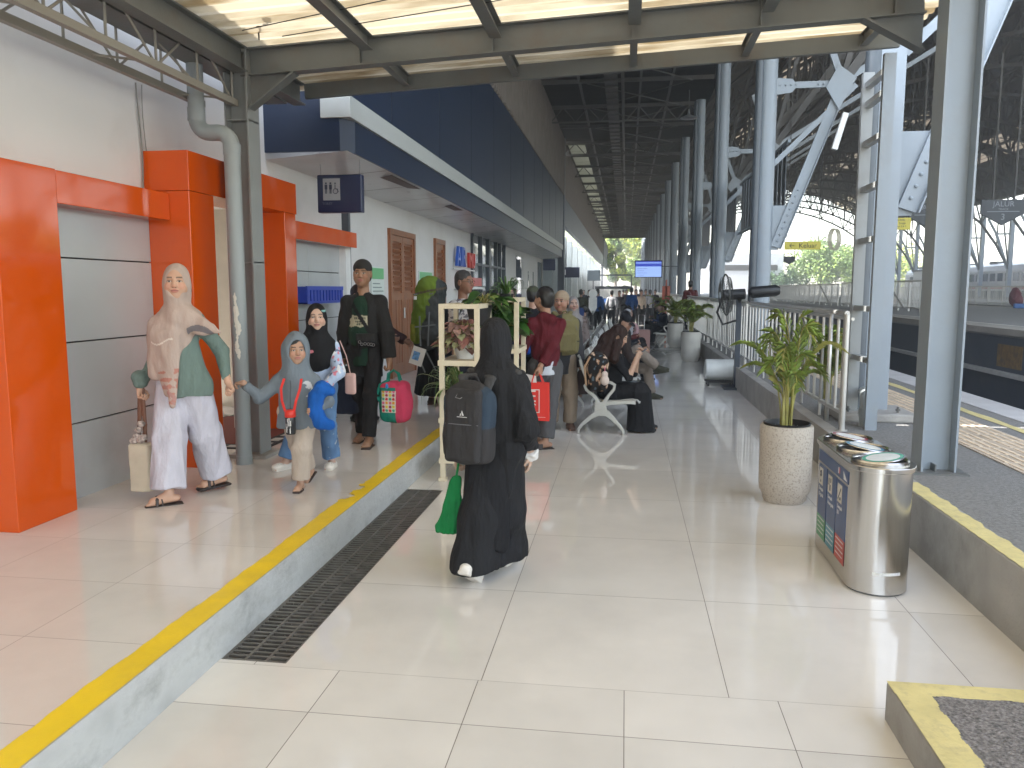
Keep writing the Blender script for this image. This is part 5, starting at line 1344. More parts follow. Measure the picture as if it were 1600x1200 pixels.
for i, (x, y, h, cr, k, lab) in enumerate(((62, 120, 13, 6, 0, 'first tree right of the light blue column, beyond the train'), (66, 106, 12, 6, 3, 'second tree beyond the train, left of the big I column'), (64, 88, 11, 6, 0, 'tree beyond the train just right of the big I column'), (58, 70, 10.5, 3, 1, 'bright yellow green tree beyond the train, right of the big I column'), (66, 72, 12, 6, 0, 'dense tree beyond the train, between the right far columns'), (60, 60, 10, 4.2, 3, 'dark conical tree beyond the train near the right edge'), (64, 52, 10.5, 5.5, 0, 'rightmost tree beyond the train'))):
    tree(lab, (x, y, -1), h, cr, 9000, tl[k], tl[1] if k != 1 else tl[2], 40 + i, 'cone' if k in (1,) or i == 5 else 'round', .34)
# ================================================================ people
A = lambda *v: np.array(v, float)
def nrm(v): v = np.array(v, float); return v / (np.linalg.norm(v) + 1e-9)
def ik(a, t, l1, l2, hint):
    a = np.array(a, float); t = np.array(t, float); d = t - a; L = np.linalg.norm(d); Lm = (l1 + l2) * .999
    if L > Lm: t = a + d / L * Lm; d = t - a; L = Lm
    x = (l1 * l1 - l2 * l2 + L * L) / (2 * L); h = math.sqrt(max(l1 * l1 - x * x, 0)); u = d / L
    hn = np.array(hint, float); hn = hn - u * (hn @ u); return a + u * x + nrm(hn) * h, t
skin_m = mat('skin', attr=True, rough=.5, var=.03, vscale=20)
UP = A(0, 0, 1)
class Fig:
    def __init__(f, label, loc, H=1.6, fwd=(0, -1), hd=1.0, w=1.0, look=None, tone=(.42, .24, .16), pel=None, lean=(0, 0), arms=None, feet=None, toes=None, knees=None, group=None, seated=False, detail=2, tilt=0.0, female=False, lips=(.38, .13, .11)):
        f.root = thing('person', label, 'person', loc, 0, group)
        f.H, f.hd, f.w, f.tone, f.detail, f.lips = H, hd, w, tone, detail, lips
        f.fw = nrm((*fwd, 0)); f.rt = A(f.fw[1], -f.fw[0], 0)
        lk = nrm((*(look or fwd), tilt)) if len(look or fwd) == 2 else nrm(look)
        f.lf = lk; f.lr = nrm(np.cross(lk, UP)); f.lu = np.cross(f.lr, lk)
        f.pel = A(0, 0, .53 * H) if pel is None else np.array(pel, float)
        ln = A(lean[0], lean[1], 0)
        sit = f.pel[2] - .53 * H if f.pel[2] < .4 * H else 0
        f.neck = A(0, 0, H - .275 * hd) + A(0, 0, sit) + ln + A(f.pel[0], f.pel[1], 0) * (1 if abs(sit) > .2 else .8)
        f.head = f.neck + A(0, 0, .155 * hd) + f.lf * .022 * hd * A(1, 1, 0)
        f.chest = f.pel * .3 + f.neck * .7
        sw = .152 * w * (.90 if female else 1.0)
        shz = f.neck - A(0, 0, .098 * hd) 
        f.sh = {'R': shz + f.rt * sw, 'L': shz - f.rt * sw}
        f.hip = {'R': f.pel - A(0, 0, .03) + f.rt * .088 * w, 'L': f.pel - A(0, 0, .03) - f.rt * .088 * w}
        la1, la2 = .170 * H, .148 * H; ll1, ll2 = .236 * H, .236 * H
        f.el, f.wr, f.kn, f.an, f.toe = {}, {}, {}, {}, {}
        for s_, sg in (('R', 1), ('L', -1)):
            tgt = (arms or {}).get(s_); hint = -f.fw * .8 + f.rt * sg * .5 - UP * .2
            if tgt is None: tgt = f.sh[s_] + f.rt * sg * .05 + f.fw * .05 - UP * (.30 * H)
            elif len(tgt) == 2: hint = np.array(tgt[1], float); tgt = tgt[0]
            f.el[s_], f.wr[s_] = ik(f.sh[s_], tgt, la1, la2, hint)
            ft = (feet or {}).get(s_); ft = A(0, 0, 0) + f.rt * sg * .09 * w if ft is None else np.array(ft, float)
            kh = (knees or {}).get(s_, f.fw + UP * .05)
            f.kn[s_], f.an[s_] = ik(f.hip[s_], ft + A(0, 0, .07 * H / 1.6), ll1, ll2, kh)
            td = (toes or {}).get(s_, None); f.toe[s_] = nrm(f.fw + f.rt * sg * .15) if td is None else nrm(td)
        f.fk = H / 1.65 * (.95 if female else 1.0)
    def hp(f, x, y, z): return f.head + (f.lr * x + f.lf * y + f.lu * z) * f.hd
    def fine(f, hands=True):
        b = [(f.head - .125 * f.hd, f.head + .125 * f.hd)]
        if hands:
            for s_ in 'RL':
                if s_ in getattr(f, 'showhand', 'RL'): b.append((f.wr[s_] - .11 * f.fk, f.wr[s_] + .11 * f.fk))
        return b
    def limbs(f, S, a, b, c, r, k=.03):
        S.cap(a, b, r[0], r[1], k); S.cap(b, c, r[1], r[2], k)
    def foot(f, S, s_, grow=0.0, k=.012, part='all'):
        t = f.toe[s_]; r = nrm(np.cross(t, UP)); n = np.cross(r, t); q = f.fk; a = f.an[s_]
        P = lambda x, y, z: a + (r * x + t * y + n * z) * q
        S.cap(P(0, -.045, -.035), P(0, .10, -.045), (.034 + grow) * q, (.036 + grow) * q, k, sq=(n, .8)); S.cap(P(0, .0, -.01), P(0, .10, -.045), (.036 + grow) * q, (.03 + grow) * q, k)
        if grow == 0:
            for i, x in enumerate((-.028, -.012, .003, .017, .029)):
                sg = 1 if s_ == 'L' else -1
                S.cap(P(x * sg * -1, .10, -.055), P(x * sg * -1.05, .150 - abs(i) * .006, -.06), .011 * q, (.0115 - i * .0008) * q, .006)
        else: S.cap(P(0, .09, -.045), P(0, .135, -.045), (.038 + grow * .6) * q, (.030 + grow * .6) * q, k, sq=(n, .75))
        return P
    def hand(f, S, s_, curl=.5, spread=1.0, d=None, palm=None):
        w = f.wr[s_]; d = nrm(w - f.el[s_]) if d is None else nrm(d); q = f.fk * .96
        inn = (-f.rt if s_ == 'R' else f.rt) if palm is None else np.array(palm, float)
        n = nrm(inn - d * (inn @ d)); t = np.cross(d, n) * (1 if s_ == 'L' else -1)
        if t @ (f.fw + UP * .3) < 0 and palm is None: t = -t
        P = lambda a, b, c: w + (t * a + d * b + n * c) * q
        S.ell(P(0, .045, 0), A(.040, .050, .017) * q, .012, rot=np.array([t, d, n])); S.cap(w, P(0, .03, 0), .024 * q, .022 * q, .012)
        for i, (x, L) in enumerate(((.029, .068), (.010, .076), (-.010, .070), (-.028, .056))):
            p0 = P(x, .082 - abs(i - 1.3) * .004, 0); c1 = curl * (.7 + .12 * i); c2 = curl * (1.7 + .1 * i)
            dd = lambda a: d * math.cos(a) + n * math.sin(a) + t * (x * 1.2 * spread)
            p1 = p0 + dd(c1) * L * .48 * q; p2 = p1 + dd(c2) * L * .30 * q; p3 = p2 + dd(c2 * 1.35) * L * .22 * q
            S.chain([p0, p1, p2, p3], [.0092 * q, .0085 * q, .008 * q, .007 * q], .004)
        p0 = P(.030, .022, .004); p1 = p0 + (t * .62 + d * .62 + n * .35) * .034 * q; p2 = p1 + (t * .2 + d * .85 + n * .55) * .030 * q
        S.chain([p0, p1, p2], [.013 * q, .0105 * q, .0085 * q], .008)
        f.palm = f.__dict__.get('palm', {}); f.palm[s_] = P(0, .075, .02)
    def body(f, curl=(.5, .5), hands='RL', palm={}, hdir={}, barefoot=True, res=None):
        S = SDF(); w = f.w; H = f.H; hd = f.hd; p = f.hp
        S.cap(f.pel, f.chest, .110 * w, .106 * w, .04, sq=(f.fw, .78)); S.cap(f.chest, f.neck - UP * .06 * hd, .106 * w, .062 * w, .04, sq=(f.fw, .75))
        S.cap(f.sh['R'], f.sh['L'], .042 * w, .042 * w, .04)
        S.cap(f.neck - UP * .03 * hd, p(0, -.02, -.06), .052 * hd * w ** .5, .05 * hd, .03)
        # head
        R = np.array([f.lr, f.lf, f.lu]); E = lambda x, y, z, a, b, c, k=.02, op='+': S.ell(p(x, y, z), A(a, b, c) * hd, k * hd, op, R)
        E(0, -.012, .034, .074, .094, .084); E(0, .022, -.028, .062, .070, .082, .03); S.cap(p(0, .055, -.088), p(0, .045, -.080), .030 * hd, .036 * hd, .03 * hd)
        S.cap(p(-.032, .030, -.050), p(.032, .030, -.050), .036 * hd, .036 * hd, .03 * hd)
        if f.detail >= 1:
            S.cap(p(-.030, .074, .024), p(.030, .074, .024), .013 * hd, .013 * hd, .018 * hd)
            for sg in (-1, 1): E(sg * .031, .094, .001, .019, .013, .012, .012, '-')
            for sg in (-1, 1): E(sg * .031, .0745, .001, .0145, .0125, .0125, .003); S.cap(p(sg * .038, .068, -.028), p(sg * .042, .06, -.04), .022 * hd, .02 * hd, .025 * hd)
            S.cap(p(0, .086, .008), p(0, .100, -.026), .0085 * hd, .0125 * hd, .012 * hd)
            for sg in (-1, 1): S.cap(p(sg * .010, .092, -.031), p(sg * .013, .086, -.032), .0085 * hd, .007 * hd, .006 * hd)
            E(0, .086, -.0545, .024, .012, .0062, .008); E(0, .084, -.0655, .021, .012, .0075, .006)
            E(0, .100, -.0595, .022, .006, .0016, .004, '-')
            for sg in (-1, 1): E(sg * .077, -.008, -.008, .010, .020, .033, .008); E(sg * .088, -.002, -.006, .006, .010, .018, .004, '-')
        for s_ in 'RL':
            f.limbs(S, f.sh[s_], f.el[s_], f.wr[s_], (.046 * w, .036 * w, .026 * w))
            kn, an = f.kn[s_], f.an[s_]; cm = kn * .65 + an * .35 - f.fw * .012
            S.cap(f.hip[s_], kn, .078 * w, .050 * w, .03); S.cap(kn, cm, .048 * w, .050 * w, .02); S.cap(cm, an, .050 * w, .032 * w, .02)
            if barefoot: f.foot(S, s_)
            if s_ in hands: f.hand(S, s_, curl[0 if s_ == 'R' else 1], d=hdir.get(s_), palm=palm.get(s_))
        f.showhand = hands
        tone = np.array(f.tone)
        def paint(V):
            C = np.tile(tone, (len(V), 1)); C *= (1 + .05 * snoise(V, 9, 3))[:, None]
            q = (V - f.head) / hd; x, y, z = q @ f.lr, q @ f.lf, q @ f.lu; fr = y > .03; ax = np.abs(x)
            def put(m, c, a=1.0): C[m] = C[m] * (1 - a) + np.array(c) * a
            put(fr & (((ax - .042) / .022) ** 2 + ((z + .03) / .022) ** 2 < 1), tone * A(1.12, .86, .84), .5)
            put(fr & (((ax) / .014) ** 2 + ((z + .03) / .012) ** 2 < 1), tone * A(1.1, .85, .82), .4)
            put(fr & (ax > .012) & (ax < .047) & (np.abs(z - (.0265 - (ax - .03) ** 2 * 6)) < .0042), (.035, .022, .018), .85)
            e = ((ax - .031) / .0145) ** 2 + ((z - .001) / .0058) ** 2
            put(fr & (e < 1.5) & (z > -.001), (.03, .02, .018), .85); put(fr & (e < .8) & (z < .0042), (.42, .39, .36), .9); put(fr & (((ax - .031) / .0062) ** 2 + ((z - .001) / .0062) ** 2 < 1), (.015, .01, .008), 1)
            put(fr & ((x / (.024)) ** 2 + ((z + .060) / .0125) ** 2 < 1), f.lips, .75); put(fr & (ax < .022) & (np.abs(z + .0595) < .0018), (.10, .03, .03), .8)
            put(fr & (((ax - .0085) / .0045) ** 2 + ((z + .0385) / .0028) ** 2 < 1), (.09, .04, .03), .7)
            return C
        fn = f.fine() if f.detail >= 1 else ()
        f.bodyo = sdf_obj(S, 'body', skin_m, f.root, res or (.009, .012, .018)[2 - min(f.detail, 2)] if f.detail else .02, fn, (.0042, .0042, .0036)[f.detail] if f.detail < 3 else .0028, paint=paint, relax=1)
        f.S = S; return f
    def part(f, S, name, m, res=None, fold=0.0, ff=(5, 5, 2), seed=1, paint=None, parent=None, vertical=False):
        r = res or {0: .02, 1: .011, 2: .008, 3: .0065}[f.detail]
        fn = None
        if fold:
            def fn(V):
                n = snoise(V, ff, seed, 3); rdg = 1 - np.abs(n) * 1.9; rdg = np.clip(rdg, -1, 1)
                return fold * (.75 * rdg + .55 * n)
        return sdf_obj(S, name, m, parent or f.root, r, fold=fn, paint=paint)
    # garments -------------------------------------------------
    def top(f, name, m, hem, r=.03, sl=(.062, .052, .046), slen=1.0, k=.035, fold=.006, flare=.0, seed=1, paint=None, ff=(4, 4, 3), extra=None, belly=0.0, collar=.0, sleeves='RL', chestr=.110):
        S = SDF(); w = f.w; hz = f.pel.copy(); hz[2] = hem - .05; sl = [v * .84 for v in sl]
        c = chestr * w
        S.cap(f.chest, f.pel * .6 + f.chest * .4, c + r * .5, c + r * .6 + belly, .04, sq=(f.fw, .82)); S.cap(f.pel * .6 + f.chest * .4, hz, c + r * .6 + belly, c + r * .8 + flare, .05, sq=(f.fw, .85))
        S.cap(f.chest, f.neck - UP * .05 * f.hd, .108 * w + r * .3, .048 * w + r * .35, .04, sq=(f.fw, .8)); S.cap(f.sh['R'], f.sh['L'], .044 * w + r * .25, .044 * w + r * .25, .04)
        for s_ in sleeves:
            e = f.el[s_]; wr = f.wr[s_]; S.cap(f.sh[s_], e, sl[0] * w, sl[1] * w, k)
            if slen >= .55: S.cone(e, e + (wr - e) * (slen - .5) * 2 * .97, sl[1] * w, sl[2] * w, .02)
        if extra: extra(S)
        S.below(hem)
        f.topS = S
        return f.part(S, name, m, fold=fold, ff=ff, seed=seed, paint=paint)
    def pants(f, name, m, hemf=.93, r=(.105, .08, .075), fold=.005, seed=2, paint=None, waist=None, ff=(5, 5, 2.5), kk=.03, rh=.03):
        S = SDF(); w = f.w; r = [v * .86 for v in r]
        S.cap(f.pel + UP * (.04 if waist is None else waist), f.pel - UP * .04, .108 * w + rh * .4, .118 * w + rh * .4, .04, sq=(f.fw, .85))
        for s_ in 'RL':
            S.cap(f.hip[s_], f.kn[s_], r[0] * w, r[1] * w, kk); S.cone(f.kn[s_], f.kn[s_] + (f.an[s_] - f.kn[s_]) * hemf, r[1] * w, r[2] * w, .025); S.ell(f.kn[s_], A(1, 1, 1) * r[1] * w * .98, .02)
        return f.part(S, name, m, fold=fold, ff=ff, seed=seed, paint=paint)
    def skirt(f, name, m, zt, zh, rt_=.15, rh=.26, fold=.018, seed=3, ff=(3.2, 3.2, .5), pts=(), off=(0, 0), sqf=.8, paint=None):
        S = SDF(); a = f.pel.copy(); a[2] = zt; b = A(off[0], off[1], zh - .03)
        S.cap(a, b, rt_, rh, .05, sq=(f.fw, sqf))
        for (p, r0, r1) in pts: S.cap(a * .5 + b * .5, p, r0, r1, .06)
        S.below(zh); return f.part(S, name, m, fold=fold, ff=ff, seed=seed, paint=paint)
    def hijab(f, m, drape=.30, back=.25, side=.0, fold=.006, seed=5, paint=None, extra=None, hole=1.0, niqab=False, name='headscarf', rr=1.0, veil=False, face=True, cover=.3):
        S = SDF(); hd = f.hd; R = np.array([f.lr, f.lf, f.lu]); p = f.hp; w = f.w
        S.ell(p(0, -.012, .020), A(.0815, .100, .100) * hd * rr, .03, rot=R); S.ell(p(0, .005, -.045), A(.0745, .0925, .095) * hd * rr, .035, rot=R)
        S.cap(p(0, -.015, -.05), f.neck - UP * .05, .074 * hd * rr, .092 * w, .05, sq=(f.fw, .85))
        S.cap(f.sh['R'] * .85 + f.neck * .15, f.sh['L'] * .85 + f.neck * .15, .056 * w, .056 * w, .05)
        for s_ in 'RL': S.cap(f.sh[s_], f.sh[s_] * (1 - cover) + f.el[s_] * cover, .058 * w, .060 * w, .03)
        c = f.neck - UP * .10; S.cap(p(0, -.01, -.10), c + f.fw * .03, .052 * hd, .092 * w, .05)
        S.cap(c + f.fw * .03, c + f.fw * .055 - UP * drape, .100 * w, .070 * w, .05, sq=(f.rt, 1.35)); S.cap(c - f.fw * .02, c - f.fw * .04 - UP * back, .100 * w, .085 * w, .05, sq=(f.rt, 1.3))
        if extra: extra(S)
        if face: (S.ell(p(0, .10, -.008), A(.0565 * hole, .068, .080 * hole) * hd, .012 * hd, '-', rot=R), S.ell(p(0, .108, -.050), A(.050, .060, .050) * hd, .008 * hd, '-', rot=R))
        return sdf_obj(S, name, m, f.root, {0: .016, 1: .009, 2: .0065, 3: .005}[f.detail], fold=lambda V: fold * snoise(V, (7, 7, 4), seed, 3) * np.clip((f.head[2] - V[:, 2]) * 6 + .45, .12, 1), paint=paint)
    def hair(f, m, longer=0.0, res=None, fold=.003, fringe=0.0, extra=None, thick=1.0, name='hair'):
        S = SDF(); hd = f.hd; R = np.array([f.lr, f.lf, f.lu]); p = f.hp
        S.ell(p(0, -.018, .042), A(.081, .098, .087) * hd * thick, .02, rot=R); S.ell(p(0, -.045, -.02), A(.074, .062, .075) * hd, .03, rot=R)
        if extra: extra(S)
        S.ell(p(0, .095, -.030 - fringe), A(.068, .085, .078) * hd, .012 * hd, '-', rot=R)
        for sg in (-1, 1): S.ell(p(sg * .09, .012, -.020), A(.024, .034, .046) * hd, .01 * hd, '-', rot=R)
        return sdf_obj(S, name, m, f.root, res or {0: .014, 1: .008, 2: .0055, 3: .0045}[f.detail], fold=lambda V: fold * snoise(V, (16, 16, 5), 11, 3))
    def cap(f, m, name='cap', back=True, brim=True, low=.0, rnd=1.0):
        S = SDF(); hd = f.hd; R = np.array([f.lr, f.lf, f.lu]); p = f.hp
        S.ell(p(0, -.014, .044), A(.084, .102, .086 * rnd) * hd, .01, rot=R); 
        q = p(0, 0, .030 - low); S.plane(f.lu * 1.0 + f.lf * .12, q)
        o = sdf_obj(S, name, m, f.root, {0: .012, 1: .007, 2: .005, 3: .0045}[f.detail])
        if brim:
            S = SDF(); sg = -1 if back else 1; S.ell(p(0, sg * .11, .022 - low * .5), A(.062, .055, .008) * hd, .01, rot=np.array([f.lr, nrm(f.lf - f.lu * .35 * sg), nrm(f.lu + f.lf * .35 * sg)]))
            sdf_obj(S, 'brim', m, o, .006)
        return o
    def shoe(f, kind, m, m2=None, which='RL', name=None, grow=.010):
        for s_ in which:
            t = f.toe[s_]; r = nrm(np.cross(t, UP)); n = np.cross(r, t); q = f.fk; a = f.an[s_]; P = lambda x, y, z: a + (r * x + t * y + n * z) * q; R = np.array([r, t, n])
            S = SDF()
            if kind == 'clog':
                S.ell(P(0, .085, -.038), A(.052, .085, .040) * q, .02, rot=R); S.ell(P(0, -.035, -.040), A(.042, .055, .036) * q, .03, rot=R); S.cap(P(0, -.06, -.045), P(0, .11, -.045), .036 * q, .046 * q, .02, sq=(n, .7)); S.box(P(0, .03, -.075), A(.042, .118, .014) * q, .012 * q, .012, rot=R)
                S.ell(P(0, -.005, -.005), A(.032, .05, .03) * q, .008, '-', rot=R)
                for (x, y, z) in ((.03, .06, -.012), (-.03, .06, -.012), (.012, .085, .0), (-.012, .085, 0), (.034, .09, -.02), (-.034, .09, -.02), (.022, .115, -.012), (-.022, .115, -.012)): S.ell(P(x, y, z), A(.007, .009, .014) * q, .002, '-', rot=R)
                sdf_obj(S, name or 'clog', m, f.root, .006 if f.detail < 2 else .0042)
            elif kind == 'sandal':
                S.box(P(0, .035, -.081), A(.043, .128, .010) * q, .0095 * q, .004, rot=R); S.ell(P(0, .12, -.081), A(.045, .045, .0095) * q, .01, rot=R)
                o = sdf_obj(S, name or 'sandal', m, f.root, .006 if f.detail < 2 else .0045)
                S = SDF()
                for yy in ((.055, .085) if m2 is None else (.085,)): S.chain([P(-.045, yy, -.070), P(-.034, yy - .004, -.028), P(0, yy - .006, -.010), P(.034, yy - .004, -.028), P(.045, yy, -.070)], .0075 * q, .004, sq=(t, 2.3 if m2 is None else 1.6))
                if m2 is not None: S.chain([P(-.044, .045, -.070), P(-.034, .05, -.030), P(0, .075, -.010), P(.034, .11, -.030), P(.045, .12, -.068)], .006 * q, .004)
                sdf_obj(S, 'strap', m2 or m, o, .0045)
            elif kind == 'flip':
                S.box(P(0, .035, -.080), A(.042, .126, .009) * q, .0085 * q, .004, rot=R)
                o = sdf_obj(S, name or 'flip_flop', m, f.root, .006 if f.detail < 2 else .005)
                S = SDF(); S.chain([P(-.042, .02, -.068), P(-.03, .06, -.030), P(-.006, .10, -.030)], .0065 * q, .004); S.chain([P(.042, .02, -.068), P(.03, .06, -.030), P(-.006, .10, -.030)], .0065 * q, .004); sdf_obj(S, 'strap', m2 or m, o, .0045)
            else:
                f.foot(S, s_, .010); S.box(P(0, .03, -.078), A(.040, .118, .012) * q, .010 * q, .01, rot=R); sdf_obj(S, name or 'shoe', m, f.root, .008 if f.detail < 2 else .006)
def fab(name, c, rough=.85, var=.10, bump=.9, **k): return mat(name, c, rough, var=var, vscale=9, bump=bump, bscale=7.5, bdist=.035, stretch=(1.7, 1.7, .6), spec=.2, **k)
cloth_attr = mat('printed_cloth', attr=True, rough=.85, var=.07, vscale=9, bump=.8, bscale=7.5, bdist=.03, stretch=(1.7, 1.7, .6), spec=.2)
blackcloth = fab('black_cloth', (.013, .013, .015)); hairm = mat('black_hair', (.012, .010, .009), .38, var=.3, vscale=30, stretch=(1, 1, .2), bump=.4, bscale=120)
def ellm(V, c, r, R=None):
    q = V - c
    if R is not None: q = q @ np.array(R).T
    return ((q / r) ** 2).sum(1) < 1
# ---- 1 woman in cream headscarf
W = Fig('woman in a cream patterned headscarf, sage green top and pale lilac trousers', (-2.93, 4.86, .215), 1.575, fwd=(.05, -1), look=(.40, -1), female=True, w=.86, tone=(.54, .325, .225), lips=(.44, .15, .12), detail=3,
        arms={'R': ((-.262, -.02, .76), (-.1, .8, -.2)), 'L': ((.30, .10, .79), (.15, .8, -.3))}, feet={'R': (-.02, -.14, 0), 'L': (.09, .30, .0)}, toes={'R': (-.80, -.60, -.02), 'L': (-.62, -.78, -.05)}, pel=(.02, .03, .825))
W.body(curl=(1.3, 1.2), palm={'R': (1, 0, 0), 'L': (-.6, -.6, 0)}, hdir={'R': (0.05, -.05, -1), 'L': (.4, .0, -.75)})
sage = fab('sage_green_cloth', (.145, .20, .18))
def ex(S):
    S.cap(W.wr['R'] - A(.0, 0, -.06), W.wr['R'] + A(0, 0, .03), .05, .04, .02); S.cap(A(-.01, .0, .98), A(.06, .02, .76), .125, .165, .05, sq=(W.fw, .7))
W.top('top', sage, .70, r=.035, sl=(.070, .062, .040), slen=.96, fold=.008, extra=ex, seed=4, ff=(3.5, 3.5, 1.6), flare=.03)
def lil(V): return np.tile(A(.50, .49, .555), (len(V), 1))
W.pants('trousers', fab('lilac_cloth', (.52, .51, .58)), .90, (.125, .135, .145), fold=.012, ff=(4, 4, .7), seed=8, kk=.05)
def wp(V):
    C = np.tile(A(.44, .345, .30), (len(V), 1)); n = snoise(V, 14, 5, 2); z = V[:, 2]; fr = (V @ W.fw) > 0
    m = (z < .90) & (z > .66) & (n > .15) & fr; C[m] = (.42, .19, .15)
    m = (z < .82) & (snoise(V, 18, 9, 2) > .35) & fr; C[m] = (.40, .22, .20)
    d = np.linalg.norm(V - A(.19, 0, 1.06), axis=1); m = (V[:, 0] > .12) & (((d > .10) & (d < .135)) | ((d < .07) & (V[:, 0] < .3))) & (z > 1.05) & (z < 1.21); C[m] = (.17, .155, .165)
    m = (V[:, 0] < -.16) & (z < 1.15) & (n > .1); C[m] = (.2, .17, .17)
    m = (np.abs(z - (1.07 + .02 * np.sin(V[:, 0] * 30))) < .005) & (V[:, 0] > -.1) & (V[:, 0] < .06) & fr; C[m] = (.66, .60, .54)
    return C
def ex(S):
    S.cap(A(.06, -.02, 1.22), A(.26, -.03, 1.15), .085, .035, .05, sq=(W.fw, .8)); S.cap(A(.2, -.03, 1.16), A(.34, -.05, 1.13), .05, .010, .03, sq=(W.fw, .6)); S.cap(A(.02, -.09, 1.1), A(.045, -.15, .66), .075, .018, .03, sq=(W.fw, .6)); S.cap(A(-.05, -.08, 1.1), A(.0, -.12, .74), .085, .03, .04, sq=(W.fw, .6)); S.cap(A(-.08, -.04, 1.15), A(-.10, -.09, .86), .085, .05, .04, sq=(W.fw, .7))
W.hijab(cloth_attr, .30, .25, fold=.008, seed=6, paint=wp, extra=ex, cover=.34)
W.shoe('sandal', mat('dark_sole', (.03, .022, .02), .6), mat('dark_strap', (.06, .045, .04), .5))
# ---- 2 boy
B = Fig('small boy in a grey hoodie with the hood up, holding a blue neck pillow', (-2.28, 5.27, .215), 1.09, fwd=(.1, -1), look=(.62, -1), hd=.86, w=.76, tone=(.42, .25, .17), detail=3,
        arms={'R': ((-.315, -.16, .765), (0, .2, -1)), 'L': ((.215, -.17, .60), (.5, .5, -.4))}, feet={'R': (-.01, .20, .03), 'L': (.035, -.07, .0)}, toes={'R': (-.1, -1, -.45), 'L': (.10, -1, .12)}, pel=(0, 0, .575))
B.body(curl=(1.1, .9), palm={'R': (0, -.3, -1), 'L': (-.3, .8, 0)}, hdir={'R': (-1, 0, -.1), 'L': (-.5, -.3, -.2)})
hood = fab('grey_blue_hoodie', (.165, .195, .225)); R3 = np.array([B.lr, B.lf, B.lu])
def ex(S):
    S.ell(B.hp(0, -.02, .02), A(.100, .112, .122) * .9, .03, rot=R3); S.cap(B.hp(0, -.02, -.05), B.neck - UP * .02, .088, .095, .05)
    S.ell(B.hp(0, .10, -.012), A(.064, .090, .098) * .9, .012, '-', rot=R3)
def bp_(V):
    C = np.tile(A(.165, .195, .225), (len(V), 1)); m = (V[:, 1] < -.02) & ellm(V, A(.10, -.1, .72), A(.035, .2, .055)) & (snoise(V, 22, 3, 2) > -.1); C[m] = (.6, .62, .64); m = (V[:, 1] < 0) & (np.abs(V[:, 0] + .002) < .003) & (V[:, 2] < .78); C[m] = (.08, .09, .10); return C
B.top('hoodie', cloth_attr, .44, r=.045, sl=(.075, .062, .050), slen=.97, fold=.006, extra=ex, seed=12, paint=bp_, flare=.04)
B.hair(hairm, fringe=.028)
B.pants('trousers', fab('beige_trousers', (.44, .37, .31)), .86, (.115, .100, .092), fold=.006, seed=13)
B.shoe('flip', mat('brown_sole', (.05, .03, .025), .6))
# ---- 3 girl
G = Fig('girl in a black headscarf, pale blue printed top, blue jeans and chunky white clogs', (-2.385, 5.93, .215), 1.30, fwd=(.2, -1), look=(.42, -1), hd=.92, w=.84, tone=(.50, .33, .25), female=True, detail=3,
        arms={'R': None, 'L': ((.12, -.20, .66), (.9, .4, -.3))}, feet={'R': (-.24, -.12, .0), 'L': (.10, -.02, .0)}, toes={'R': (-.55, -1, 0), 'L': (.1, -1, 0)}, pel=(.0, 0, .67))
G.body(curl=(.4, 1.0), palm={'L': (0, 1, 0)}, hdir={'L': (-.9, -.2, -.1)})
def gp(V):
    C = np.tile(A(.42, .52, .70), (len(V), 1)); m = (V[:, 0] > .14) & (snoise(V, 16, 21, 2) > .45); C[m] = (.62, .20, .26); m = (V[:, 0] > .14) & (snoise(V, 18, 31, 2) > .6); C[m] = (.12, .15, .25); m = (V[:, 0] > .14) & (snoise(V, 13, 41, 2) > .5) ; C[m] = (.7, .72, .76); return C
G.top('top', cloth_attr, .64, r=.03, sl=(.070, .066, .050), slen=.98, fold=.006, seed=22, paint=gp)
def gj(V):
    C = np.tile(A(.085, .17, .32), (len(V), 1)) * (1 + .25 * snoise(V, (10, 10, 5), 7, 3))[:, None]; m = (V[:, 0] > .1) & (snoise(V, 15, 51, 2) > .75) & (V[:, 2] < .5); C[m] = (.4, .45, .5); return C
G.pants('jeans', mat('denim', attr=True, rough=.8, var=.08, bump=.3, bscale=400), .88, (.105, .085, .095), fold=.006, seed=23, paint=gj)
def gk(V):
    C = np.tile(A(.013, .013, .015), (len(V), 1)); m = ellm(V, A(.0, -.12, .93), A(.022, .1, .013)); C[m] = (.55, .18, .22); m = ellm(V, G.hp(-.06, .05, .055), A(.014, .05, .008)); C[m] = (.2, .4, .4); return C
def ex(S): S.cap(A(0, -.03, .98), A(.0, -.06, .87), .12, .125, .05, sq=(G.fw, .6))
G.hijab(cloth_attr, .10, .10, fold=.005, seed=25, paint=gk, extra=ex)
G.shoe('clog', mat('white_rubber', (.66, .62, .56), .5))
